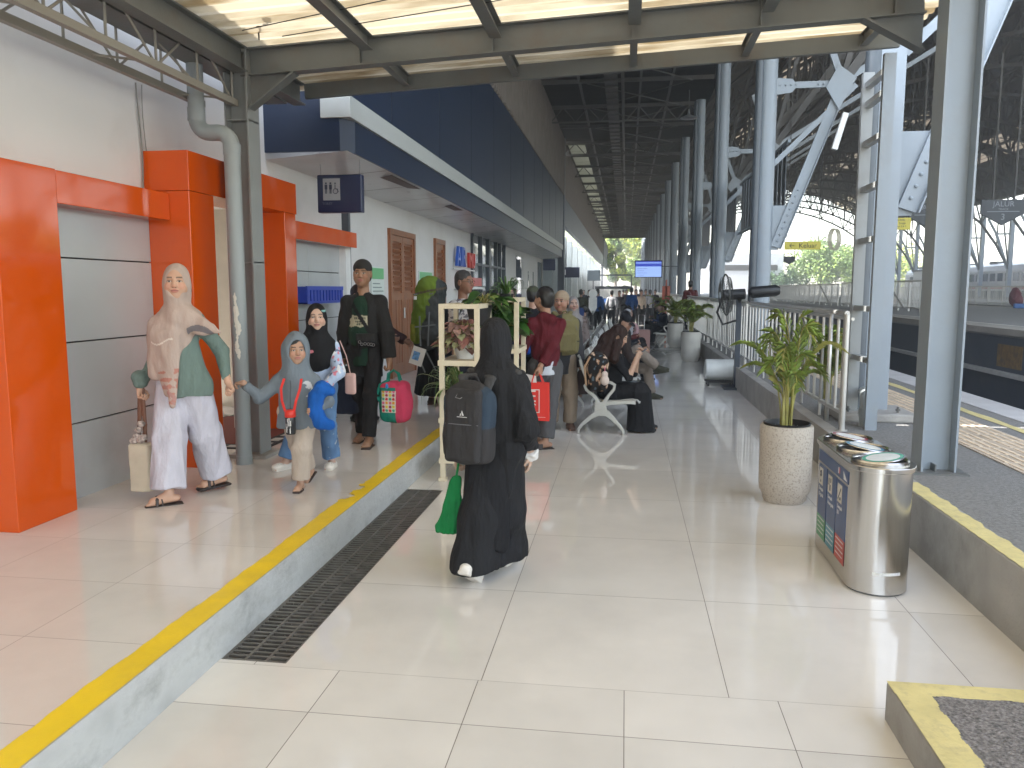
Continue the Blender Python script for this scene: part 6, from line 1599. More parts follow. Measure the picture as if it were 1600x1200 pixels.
# ---- 4 man with the reversed cap
K = Fig('man in a reversed black cap, dark green printed tee and open black jacket', (-2.335, 6.92, .215), 1.665, fwd=(.1, -1), look=(.10, -1), tone=(.27, .145, .085), detail=3, w=1.0,
        arms={'R': ((-.22, .04, .72), (-.7, .5, 0)), 'L': ((.255, -.06, .70), (.8, .4, 0))}, feet={'R': (-.075, .12, .0), 'L': (.07, -.14, .0)}, toes={'R': (-.15, -1, 0), 'L': (.1, -1, .05)}, pel=(0, 0, .88))
K.body(curl=(1.0, 1.3), palm={'R': (1, 0, 0), 'L': (-1, 0, 0)}, hdir={'L': (0, 0, -1)})
K.cap(mat('black_cap', (.015, .013, .013), .8), low=.004); K.hair(hairm)
def kp(V):
    C = np.tile(A(.012, .035, .022), (len(V), 1)); x = V[:, 0] + .02; z = V[:, 2] - 1.125
    m = (V[:, 1] < 0) & (np.abs(x) < .088 + .006 * np.sin(z * 90)) & (np.abs(z) < .050 + .005 * np.sin(x * 70)); C[m] = A(.42, .39, .28)
    for k, (zz, L) in enumerate(((.022, .055), (-.006, .045), (-.030, .022))):
        m2 = m & (np.abs(z - zz) < .009) & (np.abs(x - .01) < L) & (np.sin(x * 330 + k * 2) > -.25); C[m2] = (.03, .04, .03)
    m = (V[:, 1] < 0) & (np.abs((V[:, 0] + .11) * .82 - (1.33 - V[:, 2]) * .52) < .016) & (V[:, 2] > .9); C[m] = (.012, .012, .013)
    return C
K.top('tshirt', cloth_attr, .72, r=.02, sl=(.06, .05, .04), slen=.5, fold=.005, seed=32, paint=kp, belly=.01)
def ex(S):
    S.cap(A(-.01, -.16, 1.45), A(-.02, -.19, .5), .115, .130, .02, '-', sq=(A(1, 0, 0), .85))
jk = fab('black_jacket', (.020, .019, .019))
K.top('jacket', jk, .62, r=.042, sl=(.066, .078, .078), slen=.97, fold=.007, seed=33, extra=ex, flare=.015, ff=(4, 4, 1.5))
K.pants('trousers', fab('black_trousers', (.016, .015, .016)), .97, (.105, .082, .070), fold=.006, seed=34)
K.shoe('flip', mat('brown_sole', (.05, .03, .025), .6), mat('brown_strap', (.10, .05, .03), .6))
# ---- 9 woman in black abaya with backpack (seen from behind)
L_ = Fig('woman in a long black robe walking away, with a dark backpack and white clogs', (-.725, 4.30, 0), 1.47, fwd=(.30, .95), look=(.22, 1), female=True, tone=(.50, .33, .25), detail=3,
         arms={'R': ((.205, .07, .70), (.25, -1, 0)), 'L': ((-.22, .10, .66), (-.6, -.4, 0))}, feet={'R': (.06, .19, .0), 'L': (-.09, -.17, .06)}, toes={'R': (.30, .95, 0), 'L': (.25, .85, -.55)}, pel=(.02, 0, .78))
L_.body(curl=(.5, 1.3), palm={'R': (-1, 0, 0)}, hdir={'R': (0, .05, -1)})
bk2 = mat('black_robe', (.016, .016, .018), .8, var=.2, vscale=5, bump=1.0, bscale=9, bdist=.04, spec=.2, stretch=(1.8, 1.8, .3))
def ex(S): S.cap(A(.03, .04, .62), A(.06, .19, .04), .11, .115, .05); S.cap(A(-.02, -.01, .6), A(-.10, -.13, .05), .10, .115, .05); S.cap(A(.06, .0, .95), A(.09, .05, .4), .10, .08, .05); S.cap(A(.05, .12, .12), A(-.08, -.08, .12), .115, .115, .06); S.cap(A(.04, .08, .35), A(-.05, -.04, .35), .12, .12, .06)
S = SDF(); ex(S); S.cap(L_.hip['R'], L_.hip['L'], .098, .098, .05); S.cap(A(.02, 0, .98), A(.0, .02, .55), .125, .155, .05, sq=(L_.fw, .8)); S.below(.075)
L_.part(S, 'robe', bk2, fold=.011, ff=(3.6, 3.6, .55), seed=43)
S = SDF(); S.cap(A(.0, -.01, .95), A(-.045, -.02, .23), .13, .155, .05, sq=(L_.fw, .75)); S.plane(nrm((.42, 0, 1)), A(-.06, 0, .225)); L_.part(S, 'apron_layer', blackcloth, fold=.007, ff=(3, 3, .6), seed=44)
L_.top('sleeves', bk2, .74, r=.03, sl=(.080, .07, .058), slen=.90, fold=.010, seed=45)
def ex(S):
    S.cap(A(.03, -.02, 1.12), A(.06, -.01, .86), .135, .155, .05, sq=(L_.fw, .72)); S.cap(L_.sh['R'], L_.el['R'] + A(.0, -.03, .02), .062, .072, .04); S.cap(L_.sh['L'], L_.el['L'], .062, .066, .04)
L_.hijab(bk2, .25, .25, fold=.010, seed=46, extra=ex, rr=1.0)
S = SDF(); e = L_.el['R']; wv = L_.wr['R']; S.cone(e + (wv - e) * .80, e + (wv - e) * 1.04, .046, .050); sdf_obj(S, 'cuff', mat('white_cuff', (.62, .6, .58), .8), L_.root, .005, fold=lambda V: .005 * snoise(V, 22, 4, 2))
L_.shoe('clog', mat('white_rubber', (.66, .62, .56), .5))
# ---- 6 person with the huge trekking pack, 5 behind, 7 glasses
T = Fig('person in a long black robe hidden under a huge green and black trekking pack', (-2.27, 9.45, .215), 1.52, fwd=(.25, 1), female=True, detail=1, feet={'R': (.12, -.0, 0), 'L': (-.08, 0, 0)}); T.body()
T.skirt('robe', blackcloth, 1.0, .13, .17, .30, fold=.015, seed=50); T.top('robe_top', blackcloth, .7, r=.04, sl=(.08, .08, .06), seed=51); T.hijab(blackcloth, face=False); T.shoe('shoe', mat('brown_shoe', (.12, .07, .05), .6))
U = Fig('person in dark maroon clothes half hidden behind the man in the cap, holding papers', (-2.80, 8.15, .215), 1.46, fwd=(.8, -.4), detail=1, tone=(.24, .13, .09), arms={'R': ((.56, -.1, .82), (0, -.3, -1)), 'L': ((.50, .1, .84), (0, 0, -1))}); U.body(curl=(.8, .8))
mdk = fab('dark_maroon_cloth', (.035, .018, .020)); U.top('jacket', mdk, .68, r=.04, sl=(.08, .07, .06), seed=52); U.pants('trousers', fab('dark_navy_cloth', (.02, .022, .035))); U.hair(hairm); U.shoe('shoe', black_p)
O = Fig('grey haired man with glasses and a patterned grey white shirt behind the plant stands', (-1.70, 8.25, .215), 1.60, fwd=(.85, -.35), look=(.95, -.45), tone=(.25, .13, .085), detail=3, arms={'R': ((-.05, -.2, .72), (-.6, 0, 0)), 'L': ((.22, .1, .75), (0, 0, -1))}); O.body(hands='')
def op(V):
    C = np.tile(A(.50, .48, .47), (len(V), 1)); m = snoise(V, (11, 11, 26), 61, 3) > .15; C[m] = (.13, .12, .14); return C
O.top('shirt', cloth_attr, .66, r=.03, sl=(.075, .07, .06), slen=.75, seed=62, paint=op); O.hair(mat('greying_hair', (.035, .032, .032), .5, var=.5, vscale=60, bump=.6, bscale=150)); O.pants('trousers', fab('dark_navy_cloth', (.02, .022, .035))); O.shoe('shoe', black_p)
q = MB(); R_o = lambda x, y, z: Vector(O.hp(x, y, z))
for sg in (-1, 1): q.tube([R_o(sg * .033 + .022 * math.cos(a), .098, .001 + .016 * math.sin(a)) for a in np.linspace(0, 6.28, 14)[:-1]], .0018, 5, closed=True); q.tube([R_o(sg * .055, .096, .004), R_o(sg * .08, .02, .004), R_o(sg * .08, -.01, -.002)], .0018, 5)
q.tube([R_o(-.011, .1, .003), R_o(.011, .1, .003)], .0018, 5); q.build('glasses', black_p, O.root)
X = Fig('small person in a dark headscarf with a white band, just beside the man with glasses', (-1.52, 9.0, .215), 1.40, fwd=(.9, -.4), female=True, detail=1, w=.85); X.body(hands='')
def xp(V): C = np.tile(A(.015, .015, .018), (len(V), 1)); m = np.abs(V[:, 2] - 1.19) < .012; C[m] = (.5, .48, .5); return C
X.hijab(cloth_attr, paint=xp); X.top('top', blackcloth, .6, r=.03); X.skirt('robe', blackcloth, .8, .05, .15, .22)
# ---- 10 masked woman
N_ = Fig('woman in a dark headscarf and a pale blue face mask by the white wall', (-2.02, 14.0, .215), 1.46, fwd=(.1, -1), female=True, detail=2, tone=(.4, .25, .18), arms={'L': ((.22, -.05, .74), (1, .3, 0)), 'R': ((-.1, -.16, .8), (-1, .3, 0))}); N_.body(barefoot=False)
def np_(V): C = np.tile(A(.03, .022, .022), (len(V), 1)); m = np.abs(V[:, 0]) > .15; C[m] = (.16, .09, .07); return C
N_.top('coat', cloth_attr, .35, r=.04, sl=(.085, .08, .06), paint=np_, seed=71, flare=.06); N_.hijab(fab('dark_headscarf', (.03, .022, .022)), .2, .2); N_.skirt('skirt', blackcloth, .7, .06, .16, .24); N_.shoe('shoe', black_p)
S = SDF(); S.ell(N_.hp(0, .072, -.05), A(.052, .045, .045), .01, rot=np.array([N_.lr, N_.lf, N_.lu])); N_.part(S, 'face_mask', mat('mask_blue', (.32, .52, .54), .7), .006)
# ---- 11 dark cap person with blue backpack
Q = Fig('person in black with a dark cap, mostly hidden behind the maroon jacket', (-1.22, 10.5, 0), 1.66, fwd=(.2, 1), detail=1); Q.body(curl=(.5, .5)); Q.top('jacket', blackcloth, .7, r=.05, sl=(.08, .075, .065)); Q.pants('trousers', blackcloth); Q.hair(hairm); Q.cap(mat('olive_cap', (.04, .045, .02), .8), back=False); Q.shoe('shoe', black_p)
# ---- 12 maroon jacket
Mn = Fig('young man in a maroon hooded jacket and grey trousers carrying a red shopping bag', (-.80, 8.02, 0), 1.64, fwd=(-.45, .85), look=(-.75, .55), tone=(.36, .20, .13), detail=3, w=1.0,
         arms={'R': ((-.03, -.20, .86), (.5, -.6, -.1)), 'L': ((-.28, .15, .95), (-.4, 0, -1))}, feet={'R': (.01, -.08, 0), 'L': (-.10, .12, 0)}, toes={'R': (-.55, -.25, 0), 'L': (-.6, .3, 0)})
Mn.body(curl=(1.3, 1.0), palm={'R': (-.7, .4, 0)}, hdir={'R': (0, 0, -1)})
mar = fab('maroon_cloth', (.095, .012, .018)); 
def ex(S): S.cap(Mn.neck + A(-.03, -.05, -.02), Mn.neck + A(.07, -.07, -.05), .055, .05, .04)
Mn.top('jacket', mar, .85, r=.045, sl=(.080, .070, .058), slen=.95, extra=ex, seed=82, fold=.007); Mn.hair(hairm, thick=1.05)
S = SDF(); S.cap(Mn.pel + UP * .05, Mn.pel - UP * .12, .135, .145, .03, sq=(Mn.fw, .8)); S.below(.76); Mn.part(S, 'shirt_hem', mat('shirt_pale', (.52, .56, .62), .8), fold=.005)
Mn.pants('trousers', fab('grey_trousers', (.085, .085, .09)), .90, (.12, .105, .10), fold=.007, seed=83); Mn.shoe('sandal', mat('dark_sole', (.03, .022, .02), .6))
# ---- 13 beige cap man with backpack on the front
Hj = Fig('man in a beige knitted skullcap wearing an olive and black backpack on his chest', (-.72, 9.1, 0), 1.60, fwd=(.25, -1), look=(-.25, -1), tone=(.33, .18, .12), detail=3, arms={'R': ((-.2, -.05, .72), (-1, .3, 0)), 'L': ((.22, .0, .72), (1, .3, 0))}, feet={'R': (-.12, .05, 0), 'L': (.10, .05, 0)}, toes={'L': (.3, -1, 0), 'R': (-.1, -1, 0)})
Hj.body(hands=''); Hj.top('jacket', fab('dark_grey_jacket', (.05, .05, .055)), .66, r=.04, sl=(.075, .07, .06), seed=92); Hj.pants('trousers', fab('khaki_trousers', (.27, .215, .165)), .94, (.115, .10, .092), seed=93)
Hj.cap(mat('beige_knit', (.33, .25, .17), .9, bump=.6, bscale=200), 'skullcap', brim=False, low=.012); Hj.hair(hairm); Hj.shoe('shoe', mat('brown_shoe', (.12, .07, .05), .6))
Vv = Fig('older woman in a grey patterned scarf behind the man in the beige cap', (-.78, 12.0, 0), 1.52, fwd=(.2, -1), female=True, detail=1, tone=(.35, .22, .16)); Vv.body()
def vp(V): C = np.tile(A(.16, .13, .12), (len(V), 1)); m = snoise(V, 14, 3, 2) > .2; C[m] = (.10, .07, .06); return C
Vv.hijab(fab('grey_scarf', (.22, .2, .19)), .15, .15); Vv.top('blouse', cloth_attr, .5, r=.05, sl=(.08, .075, .06), paint=vp); Vv.skirt('skirt', fab('brown_skirt', (.06, .04, .035)), .7, .05, .16, .24)
# ---- 15 seated woman with long hair
Y = Fig('woman with very long brown hair in black clothes, seated looking at a phone', (-.14, 9.17, 0), 1.58, fwd=(1, -.12), look=(.95, -.15, -.45), female=True, detail=3, tone=(.46, .29, .20), pel=(-.02, .06, .46), lean=(.07, 0),
        arms={'R': ((.27, -.10, .84), (-.1, -.3, -1)), 'L': ((.29, .12, .86), (-.1, .3, -1))}, feet={'R': (.36, -.08, 0), 'L': (.38, .10, 0)}, knees={'R': (1, 0, .8), 'L': (1, 0, .8)})
Y.body(curl=(.9, .9), hdir={'R': (.5, .1, .8), 'L': (.5, -.1, .8)}, palm={'R': (-.5, .8, .3), 'L': (-.5, -.8, .3)})
Y.top('tshirt', fab('black_tshirt', (.012, .012, .014)), .42, r=.02, sl=(.062, .055, .05), slen=.5, fold=.005, seed=102)
S = SDF(); 
for s_ in 'RL': S.cap(Y.hip[s_], Y.kn[s_] - A(.05, 0, 0), .115, .115, .05); S.cone(Y.kn[s_] - A(.03, 0, 0), Y.an[s_] + A(-.03, 0, -.05), .115, .155, .06); S.ell(Y.kn[s_] - A(.05, 0, 0), A(.112, .11, .105), .03)
S.cap(Y.hip['R'], Y.hip['L'], .12, .12, .05); S.below(.02); Y.part(S, 'wide_trousers', fab('black_wide_trousers', (.013, .013, .015)), fold=.012, ff=(4, 4, .6), seed=103)
bh = mat('brown_long_hair', (.022, .009, .006), .6, spec=.25, var=.35, vscale=25, stretch=(3, 3, .15), bump=.5, bscale=60)
def ex(S): S.cap(Y.hp(0, -.03, .02), Y.hp(0, -.09, -.12), .088, .10, .04); S.cap(Y.hp(0, -.08, -.1), A(-.13, 0, .80), .105, .125, .05, sq=(A(0, 1, 0), 1.25)); S.cap(A(-.12, 0, .85), A(-.11, 0, .63), .12, .055, .05, sq=(A(0, 1, 0), 1.35)); S.cap(Y.hp(.06, .02, .0), A(.02, -.14, .83), .045, .05, .04)
Y.hair(bh, extra=ex, fold=.007); Y.shoe('shoe', black_p)
# ---- 16 seated man behind, legs crossed
Z = Fig('seated man in a black cap with crossed legs, behind the long haired woman', (-.02, 11.75, 0), 1.68, fwd=(1, -.1), look=(.8, -.5, -.4), detail=1, tone=(.30, .17, .11), pel=(-.05, 0, .47), lean=(.06, 0),
        arms={'R': ((.28, -.05, .72), (0, -.4, -1)), 'L': ((.28, .15, .72), (0, .4, -1))}, feet={'R': (.50, -.12, .42), 'L': (.42, .10, 0)}, knees={'R': (1, -.1, 1), 'L': (1, 0, .8)}, toes={'R': (.8, -.5, .2), 'L': (1, 0, 0)})
Z.body(); Z.top('jacket', fab('brown_black_jacket', (.035, .025, .022)), .42, r=.04, sl=(.08, .07, .06), seed=112); Z.pants('trousers', fab('taupe_trousers', (.20, .165, .135)), .95, (.11, .09, .08)); Z.cap(blackcloth, back=False); Z.hair(hairm); Z.shoe('shoe', fab('olive_shoe', (.05, .05, .035)))
SA = Fig('person in black seated on the back row, legs showing between the benches', (-.97, 11.9, 0), 1.65, fwd=(-1, -.25), detail=1, pel=(.12, 0, .46), lean=(-.03, 0), tone=(.28, .15, .1),
         arms={'R': ((-.25, .1, .6), (0, 0, -1)), 'L': ((-.25, -.1, .6), (0, 0, -1))}, feet={'R': (-.38, .08, 0), 'L': (-.36, -.12, 0)}, knees={'R': (-1, 0, .8), 'L': (-1, 0, .8)}); SA.body(); SA.top('jacket', blackcloth, .42, r=.04, sl=(.08, .07, .06)); SA.pants('trousers', blackcloth, .95, (.11, .09, .08)); SA.hair(hairm); SA.shoe('shoe', black_p)
# ================================================================ bags and carried things
def wl(root_loc, v): return np.array(root_loc) + np.array(v)
def sdf_thing(name, label, cat, loc): return thing(name, label, cat, loc)
def backpack(name, label, loc, fwd, hw, hh, hdp, m1, m2, tilt=0.0, res=.007, paint=None, top_m=None):
    """centre loc; fwd = outward direction of the pack's face"""
    t = thing(name, label, 'backpack', loc); f = nrm((*fwd, tilt)); r = nrm(np.cross(f, UP)); u = np.cross(r, f); R = np.array([r, f, u]); P = lambda x, y, z: r * x + f * y + u * z
    S = SDF(); S.box(P(0, 0, -hh * .12), A(hw, hdp * .75, hh * .85), min(hw, hdp) * .6, .02, rot=R); S.ell(P(0, 0, hh * .55), A(hw * .86, hdp * .75, hh * .46), .06, rot=R); S.ell(P(0, hdp * .35, -hh * .35), A(hw * .9, hdp * .7, hh * .6), .04, rot=R)
    b = sdf_obj(S, 'main_body', m1, t, res, fold=lambda V: .003 * snoise(V, 9, 3, 2), paint=paint)
    S = SDF(); S.box(P(0, hdp * .72, -hh * .36), A(hw * .72, hdp * .38, hh * .46), .03, .02, rot=R); sdf_obj(S, 'front_pocket', m2, t, res, fold=lambda V: .003 * snoise(V, 9, 5, 2))
    z = MB(); z.tube([P(hw * .74 * math.cos(a), hdp * (.80 + .0 * abs(math.sin(a))) , hh * (.10 + .60 * math.sin(a))) for a in np.linspace(.15, math.pi - .15, 18)], .003, 5); z.build('zipper', mat('zip_grey', (.10, .10, .11), .4), b)
    S = SDF(); S.chain([P(-.03, -hdp * .5, hh * .92), P(-.02, -hdp * .3, hh * 1.08), P(.02, -hdp * .3, hh * 1.08), P(.03, -hdp * .5, hh * .92)], .008, .004); sdf_obj(S, 'grab_handle', m2, t, .006)
    for sg in (-1, 1):
        S = SDF(); S.chain([P(sg * hw * .45, -hdp * .6, hh * .85), P(sg * hw * .62, -hdp * 1.3, hh * 1.02), P(sg * hw * .7, -hdp * 2.2, hh * .85)], .016, .006, sq=(r, 1.9)); sdf_obj(S, 'shoulder_strap', m2, t, .006)
    t['_f'] = 0; del t['_f']
    return t, P, R
pk_dark = fab('backpack_charcoal', (.035, .033, .034), var=.08); pk_blue = fab('backpack_blue_grey', (.045, .075, .12)); 
bpf = nrm((-.32, -.95, .05)); bpR = [nrm(np.cross(bpf, UP))]
t, P, R = backpack('backpack', 'charcoal backpack with blue grey sides, worn by the woman in the black robe', (-.815, 4.115, .915), (-.32, -.95), .142, .225, .095, cloth_attr, pk_dark, tilt=.05, res=.006, paint=lambda V: np.where(((np.abs((V @ bpR[0])) > .095) & ((V @ UP) > -.02))[:, None], A(.030, .045, .065), A(.035, .033, .034)))
S = SDF(); S.box(P(-.012, .088, -.01), A(.105, .03, .195), .028, .02, rot=R); sdf_obj(S, 'front_panel', pk_dark, t, .006, fold=lambda V: .003 * snoise(V, 8, 2, 2))
wm = mat('mark_white', (.6, .6, .6), .5); fn_ = Vector(R[1]); 
q = MB(); o = Vector(P(-.02, .1195, .055)); rr_, uu = Vector(R[0]), Vector(R[2])
q.add([o + rr_ * a + uu * b_ for a, b_ in ((-.012, -.008), (0, .02), (.004, .008), (-.002, -.008))], [(0, 1, 2, 3)]); q.add([o + rr_ * a + uu * b_ for a, b_ in ((.003, -.008), (.007, .006), (.014, -.008))], [(0, 1, 2)]); q.add([o + rr_ * a + uu * b_ for a, b_ in ((-.03, -.014), (.03, -.014), (.03, -.017), (-.03, -.017))], [(0, 1, 2, 3)])
q.build('logo_mark', wm, t)
z = MB(); z.tube([P(-.112, .112, .0), P(0, .124, .0), P(.085, .112, .0)], .0028, 5); z.build('zipper', mat('zip_grey', (.10, .10, .11), .4), t)
MB().tube([P(-.03, .11, .15), P(-.01, .125, .135), P(.02, .12, .14), P(.01, .115, .16), P(-.02, .11, .165)], .0025, 5).build('cord', mat('cord_grey', (.15, .15, .15), .5), t)
MBs = SDF(); o_ = A(-.725, 4.30, 0) - A(-.815, 4.115, .915)
for s_, sg in (('R', 1), ('L', -1)):
    S = SDF(); sh_ = L_.sh[s_] + o_; S.chain([P(sg * .07, -.05, .17), P(sg * .085, -.07, .235), sh_ + A(0, -.02, .075), sh_ + A(.01, .06, .065), sh_ + A(.01, .11, -.03)], .017, .008, sq=(L_.rt, 1.7)); sdf_obj(S, 'shoulder_strap', fab('strap_charcoal', (.06, .058, .058)), t, .006)
# green bag
t = thing('cloth_bag', 'folded bright green cloth bag hanging low beside the woman in the black robe', 'bag', (-.985, 4.36, .22))
S = SDF(); S.cap(A(0, 0, .03), A(.045, -.02, .32), .085, .030, .02, sq=(A(0, 1, 0), .22)); S.cap(A(-.04, 0, .02), A(.05, 0, .02), .03, .03, .03, sq=(A(0, 1, 0), .4)); S.below(0.0)
sdf_obj(S, 'bag_body', fab('green_cloth', (.012, .19, .055)), t, .005, fold=lambda V: .007 * snoise(V, (14, 14, 6), 2, 3)); MB().tube([(.045, -.02, .33), (.06, -.02, .42), (.065, -.02, .47)], .007, 6).build('handle', fab('green_cloth', (.012, .19, .055)), t)
# woman's cream tote
t = thing('shoulder_bag', 'cream tote bag with a brown strap and knotted scarf beside the lilac trousers', 'bag', (-3.205, 4.84, .27))
S = SDF(); S.prism_ = 0; S.box(A(0, 0, .16), A(.075, .045, .165), .02, .01); S.cap(A(0, 0, .05), A(0, 0, .28), .085, .06, .03, sq=(A(0, 1, 0), .5)); S.below(0); S.above(.335)
sdf_obj(S, 'bag_body', mat('cream_leather', (.60, .54, .42), .5, bump=.2, bscale=150), t, .006, fold=lambda V: .004 * snoise(V, 8, 2, 2)); brl = mat('brown_leather', (.17, .075, .045), .5)
S = SDF(); S.chain([A(-.02, 0, .33), A(-.005, 0, .45), A(.01, 0, .68), A(.03, 0, .69), A(.035, 0, .45), A(.03, 0, .33)], .009, .006, sq=(A(1, 0, 0), 1.7)); sdf_obj(S, 'strap', brl, t, .005)
S = SDF(); [S.ell(A(x, y, z), A(.028, .022, .02), .01) for x, y, z in ((-.01, -.03, .38), (.02, -.03, .35), (-.03, -.03, .345), (.01, -.035, .42), (.04, -.03, .37), (.02, -.02, .46))]
sdf_obj(S, 'knotted_scarf', mat('scarf_print', (.42, .36, .33), .8, var=.6, vscale=60), t, .005, fold=lambda V: .004 * snoise(V, 30, 2, 2))
# boy's bottle and strap, neck pillow
t = thing('water_bottle', 'dark bottle with a red lid hanging from the boy by a red neck strap', 'bottle', (-2.255, 5.09, .635))
MB().lathe([(.001, 0), (.030, 0), (.034, .01), (.034, .12), (.03, .13)], 24, cap=False).build('bottle_body', mat('bottle_dark', (.02, .02, .022), .25), t, smooth=50); red = mat('red_plastic', (.62, .03, .015), .35)
MB().lathe([(.035, .118), (.038, .125), (.037, .155), (.028, .168), (.001, .17)], 24, cap=False).build('lid', red, t, smooth=50)
q = MB()
for (a, b_, c_, d_) in ((-.4, .35, .03, .05), (-.7, -.15, .05, .075), (.0, .5, .06, .09), (-.3, .2, .085, .11), (-.6, -.35, .015, .05), (.2, .4, .01, .04)):
    a -= math.pi / 2; b_ -= math.pi / 2; r = .0348; q.quad((r * math.cos(a), r * math.sin(a), c_), (r * math.cos(b_), r * math.sin(b_), c_), (r * math.cos(b_), r * math.sin(b_), d_ + .008), (r * math.cos(a), r * math.sin(a), d_))
q.build('print', wm, t)
for sg in (-1, 1):
    q = MB(); pts = [A(sg * .03, -.01, .155), A(sg * .050, -.015, .23), A(sg * .068, .015, .31), A(sg * .062, .06, .375)]
    for i in range(3): q.bar(pts[i], pts[i + 1], .017, .003, (0, 1, .2))
    q.build('neck_webbing', mat('red_webbing', (.70, .03, .02), .6), t)
t = thing('neck_pillow', 'blue U shaped neck pillow held under the small boy\u2019s arm', 'pillow', (-2.03, 5.13, .835))
S = SDF(); S.chain([A(.045, -.01, -.135), A(-.02, -.01, -.12), A(-.055, -.01, -.04), A(-.05, -.01, .05), A(-.005, -.01, .115), A(.055, -.01, .10)], [.036, .047, .05, .052, .05, .036], .02)
sdf_obj(S, 'cushion', fab('blue_fleece', (.012, .10, .40), var=.15), t, .006, fold=lambda V: .003 * snoise(V, 12, 2, 2))
t = thing('pink_pouch', 'small pale pink pouch hanging beside the girl in the black headscarf', 'pouch', (-2.14, 5.98, .80))
S = SDF(); S.box(A(0, 0, .08), A(.045, .02, .085), .02, .01); sdf_obj(S, 'pouch_body', mat('pink_pouch', (.56, .36, .33), .6), t, .006); MB().tube([(0, 0, .16), (-.03, 0, .3), (-.08, 0, .42)], .004, 5).build('strap', mat('pink_pouch', (.56, .36, .33), .6), t)
# dark tote of the man, colourful bag, pouch
t = thing('tote_bag', 'dark navy tote bag hanging behind the girl, carried by the man in the cap', 'bag', (-2.545, 6.95, .48))
S = SDF(); S.box(A(.03, 0, .22), A(.115, .05, .22), .03, .01); sdf_obj(S, 'bag_body', fab('navy_cloth', (.014, .018, .034)), t, .008, fold=lambda V: .006 * snoise(V, 6, 2, 2)); MB().tube([(-.03, 0, .43), (-.01, 0, .5), (.02, 0, .49), (.08, 0, .43)], .008, 6).build('handle', black_p, t)
t = thing('holdall', 'teal and pink holdall with a polka dot panel carried by the man in the cap', 'bag', (-2.045, 6.86, .62))
tq = fab('teal_cloth', (.015, .20, .15)); pkc = fab('pink_cloth', (.55, .055, .12))
def hp_(V):
    C = np.tile(A(.015, .20, .15), (len(V), 1)); m = (V[:, 0] > .03) | (V[:, 2] > .13); C[m] = (.55, .055, .12)
    m = (V[:, 0] > -.095) & (V[:, 0] < .035) & (V[:, 2] > -.09) & (V[:, 2] < .10) & (V[:, 1] < 0); C[m] = (.62, .58, .52)
    gx, gz = (V[:, 0] + .095) / .032, (V[:, 2] + .09) / .034; cell = (np.floor(gx) * 3 + np.floor(gz) * 5).astype(int) % 6; d = np.hypot(gx % 1 - .5, gz % 1 - .5) < .40
    for k, c in enumerate(((.6, .03, .05), (.7, .30, .02), (.65, .55, .05), (.05, .35, .22), (.65, .12, .25), (.35, .04, .10))): C[m & d & (cell == k)] = c
    return C
S = SDF(); S.box(A(.005, 0, 0), A(.135, .085, .185), .06, .02); S.ell(A(.02, 0, -.02), A(.150, .09, .17), .04); sdf_obj(S, 'bag_body', cloth_attr, t, .005, fold=lambda V: .003 * snoise(V, 9, 2, 2), paint=hp_)
MB().tube([(-.06, -.03, .17), (-.05, -.03, .25), (0, -.02, .285), (.04, -.02, .25), (.06, -.03, .17)], .009, 8).tube([(-.06, .03, .17), (-.05, .02, .25), (0, -.01, .28), (.04, .02, .25), (.06, .03, .17)], .009, 8).tube([(-.12, -.05, -.0), (-.15, -.05, .05), (-.12, -.05, .15), (-.03, -.05, .20)], .014, 8).build('handle', tq, t, smooth=60)
MB().lathe([(.001, 0), (.014, .01), (.014, .03), (.005, .05)], 10, (-.04, -.10, .12), cap=False).build('tag', mat('tag_blue', (.02, .25, .6), .4), t)
t = thing('waist_pouch', 'small black pouch with metal clips worn across the chest of the man in the cap', 'pouch', (-2.26, 6.745, 1.17))
S = SDF(); S.box(A(0, 0, .0), A(.088, .022, .062), .02, .01); o = sdf_obj(S, 'pouch_body', blackcloth, t, .006); S = SDF(); S.box(A(0, -.018, .03), A(.09, .01, .035), .01, .01); sdf_obj(S, 'flap', fab('pouch_flap', (.025, .024, .024)), t, .005)
q = MB(); [q.tube([(x + .012 * math.cos(a), -.034, z + .012 * math.sin(a)) for a in np.linspace(0, 6.28, 10)[:-1]], .003, 5, closed=True) for x, z in ((-.05, -.01), (-.03, -.03), (0, -.025), (.03, -.028), (.055, -.03), (.075, -.035))]; q.build('clips', alu, t)
# papers
t = thing('paper_leaflet', 'blue and white leaflet held by the person behind the man in the cap', 'leaflet', (-2.17, 8.02, .86))
q = MB(); q.box(-.06, .08, -.003, 0, -.02, .17); q.build('sheet', mat('leaflet_white', (.60, .60, .60), .5), t); q = MB(); q.box(-.04, .03, -.006, -.0035, .03, .12); q.build('picture', mat('leaflet_blue', (.10, .25, .50), .5, var=.6, vscale=30), t); t.rotation_euler = (0, R_(18), 0)
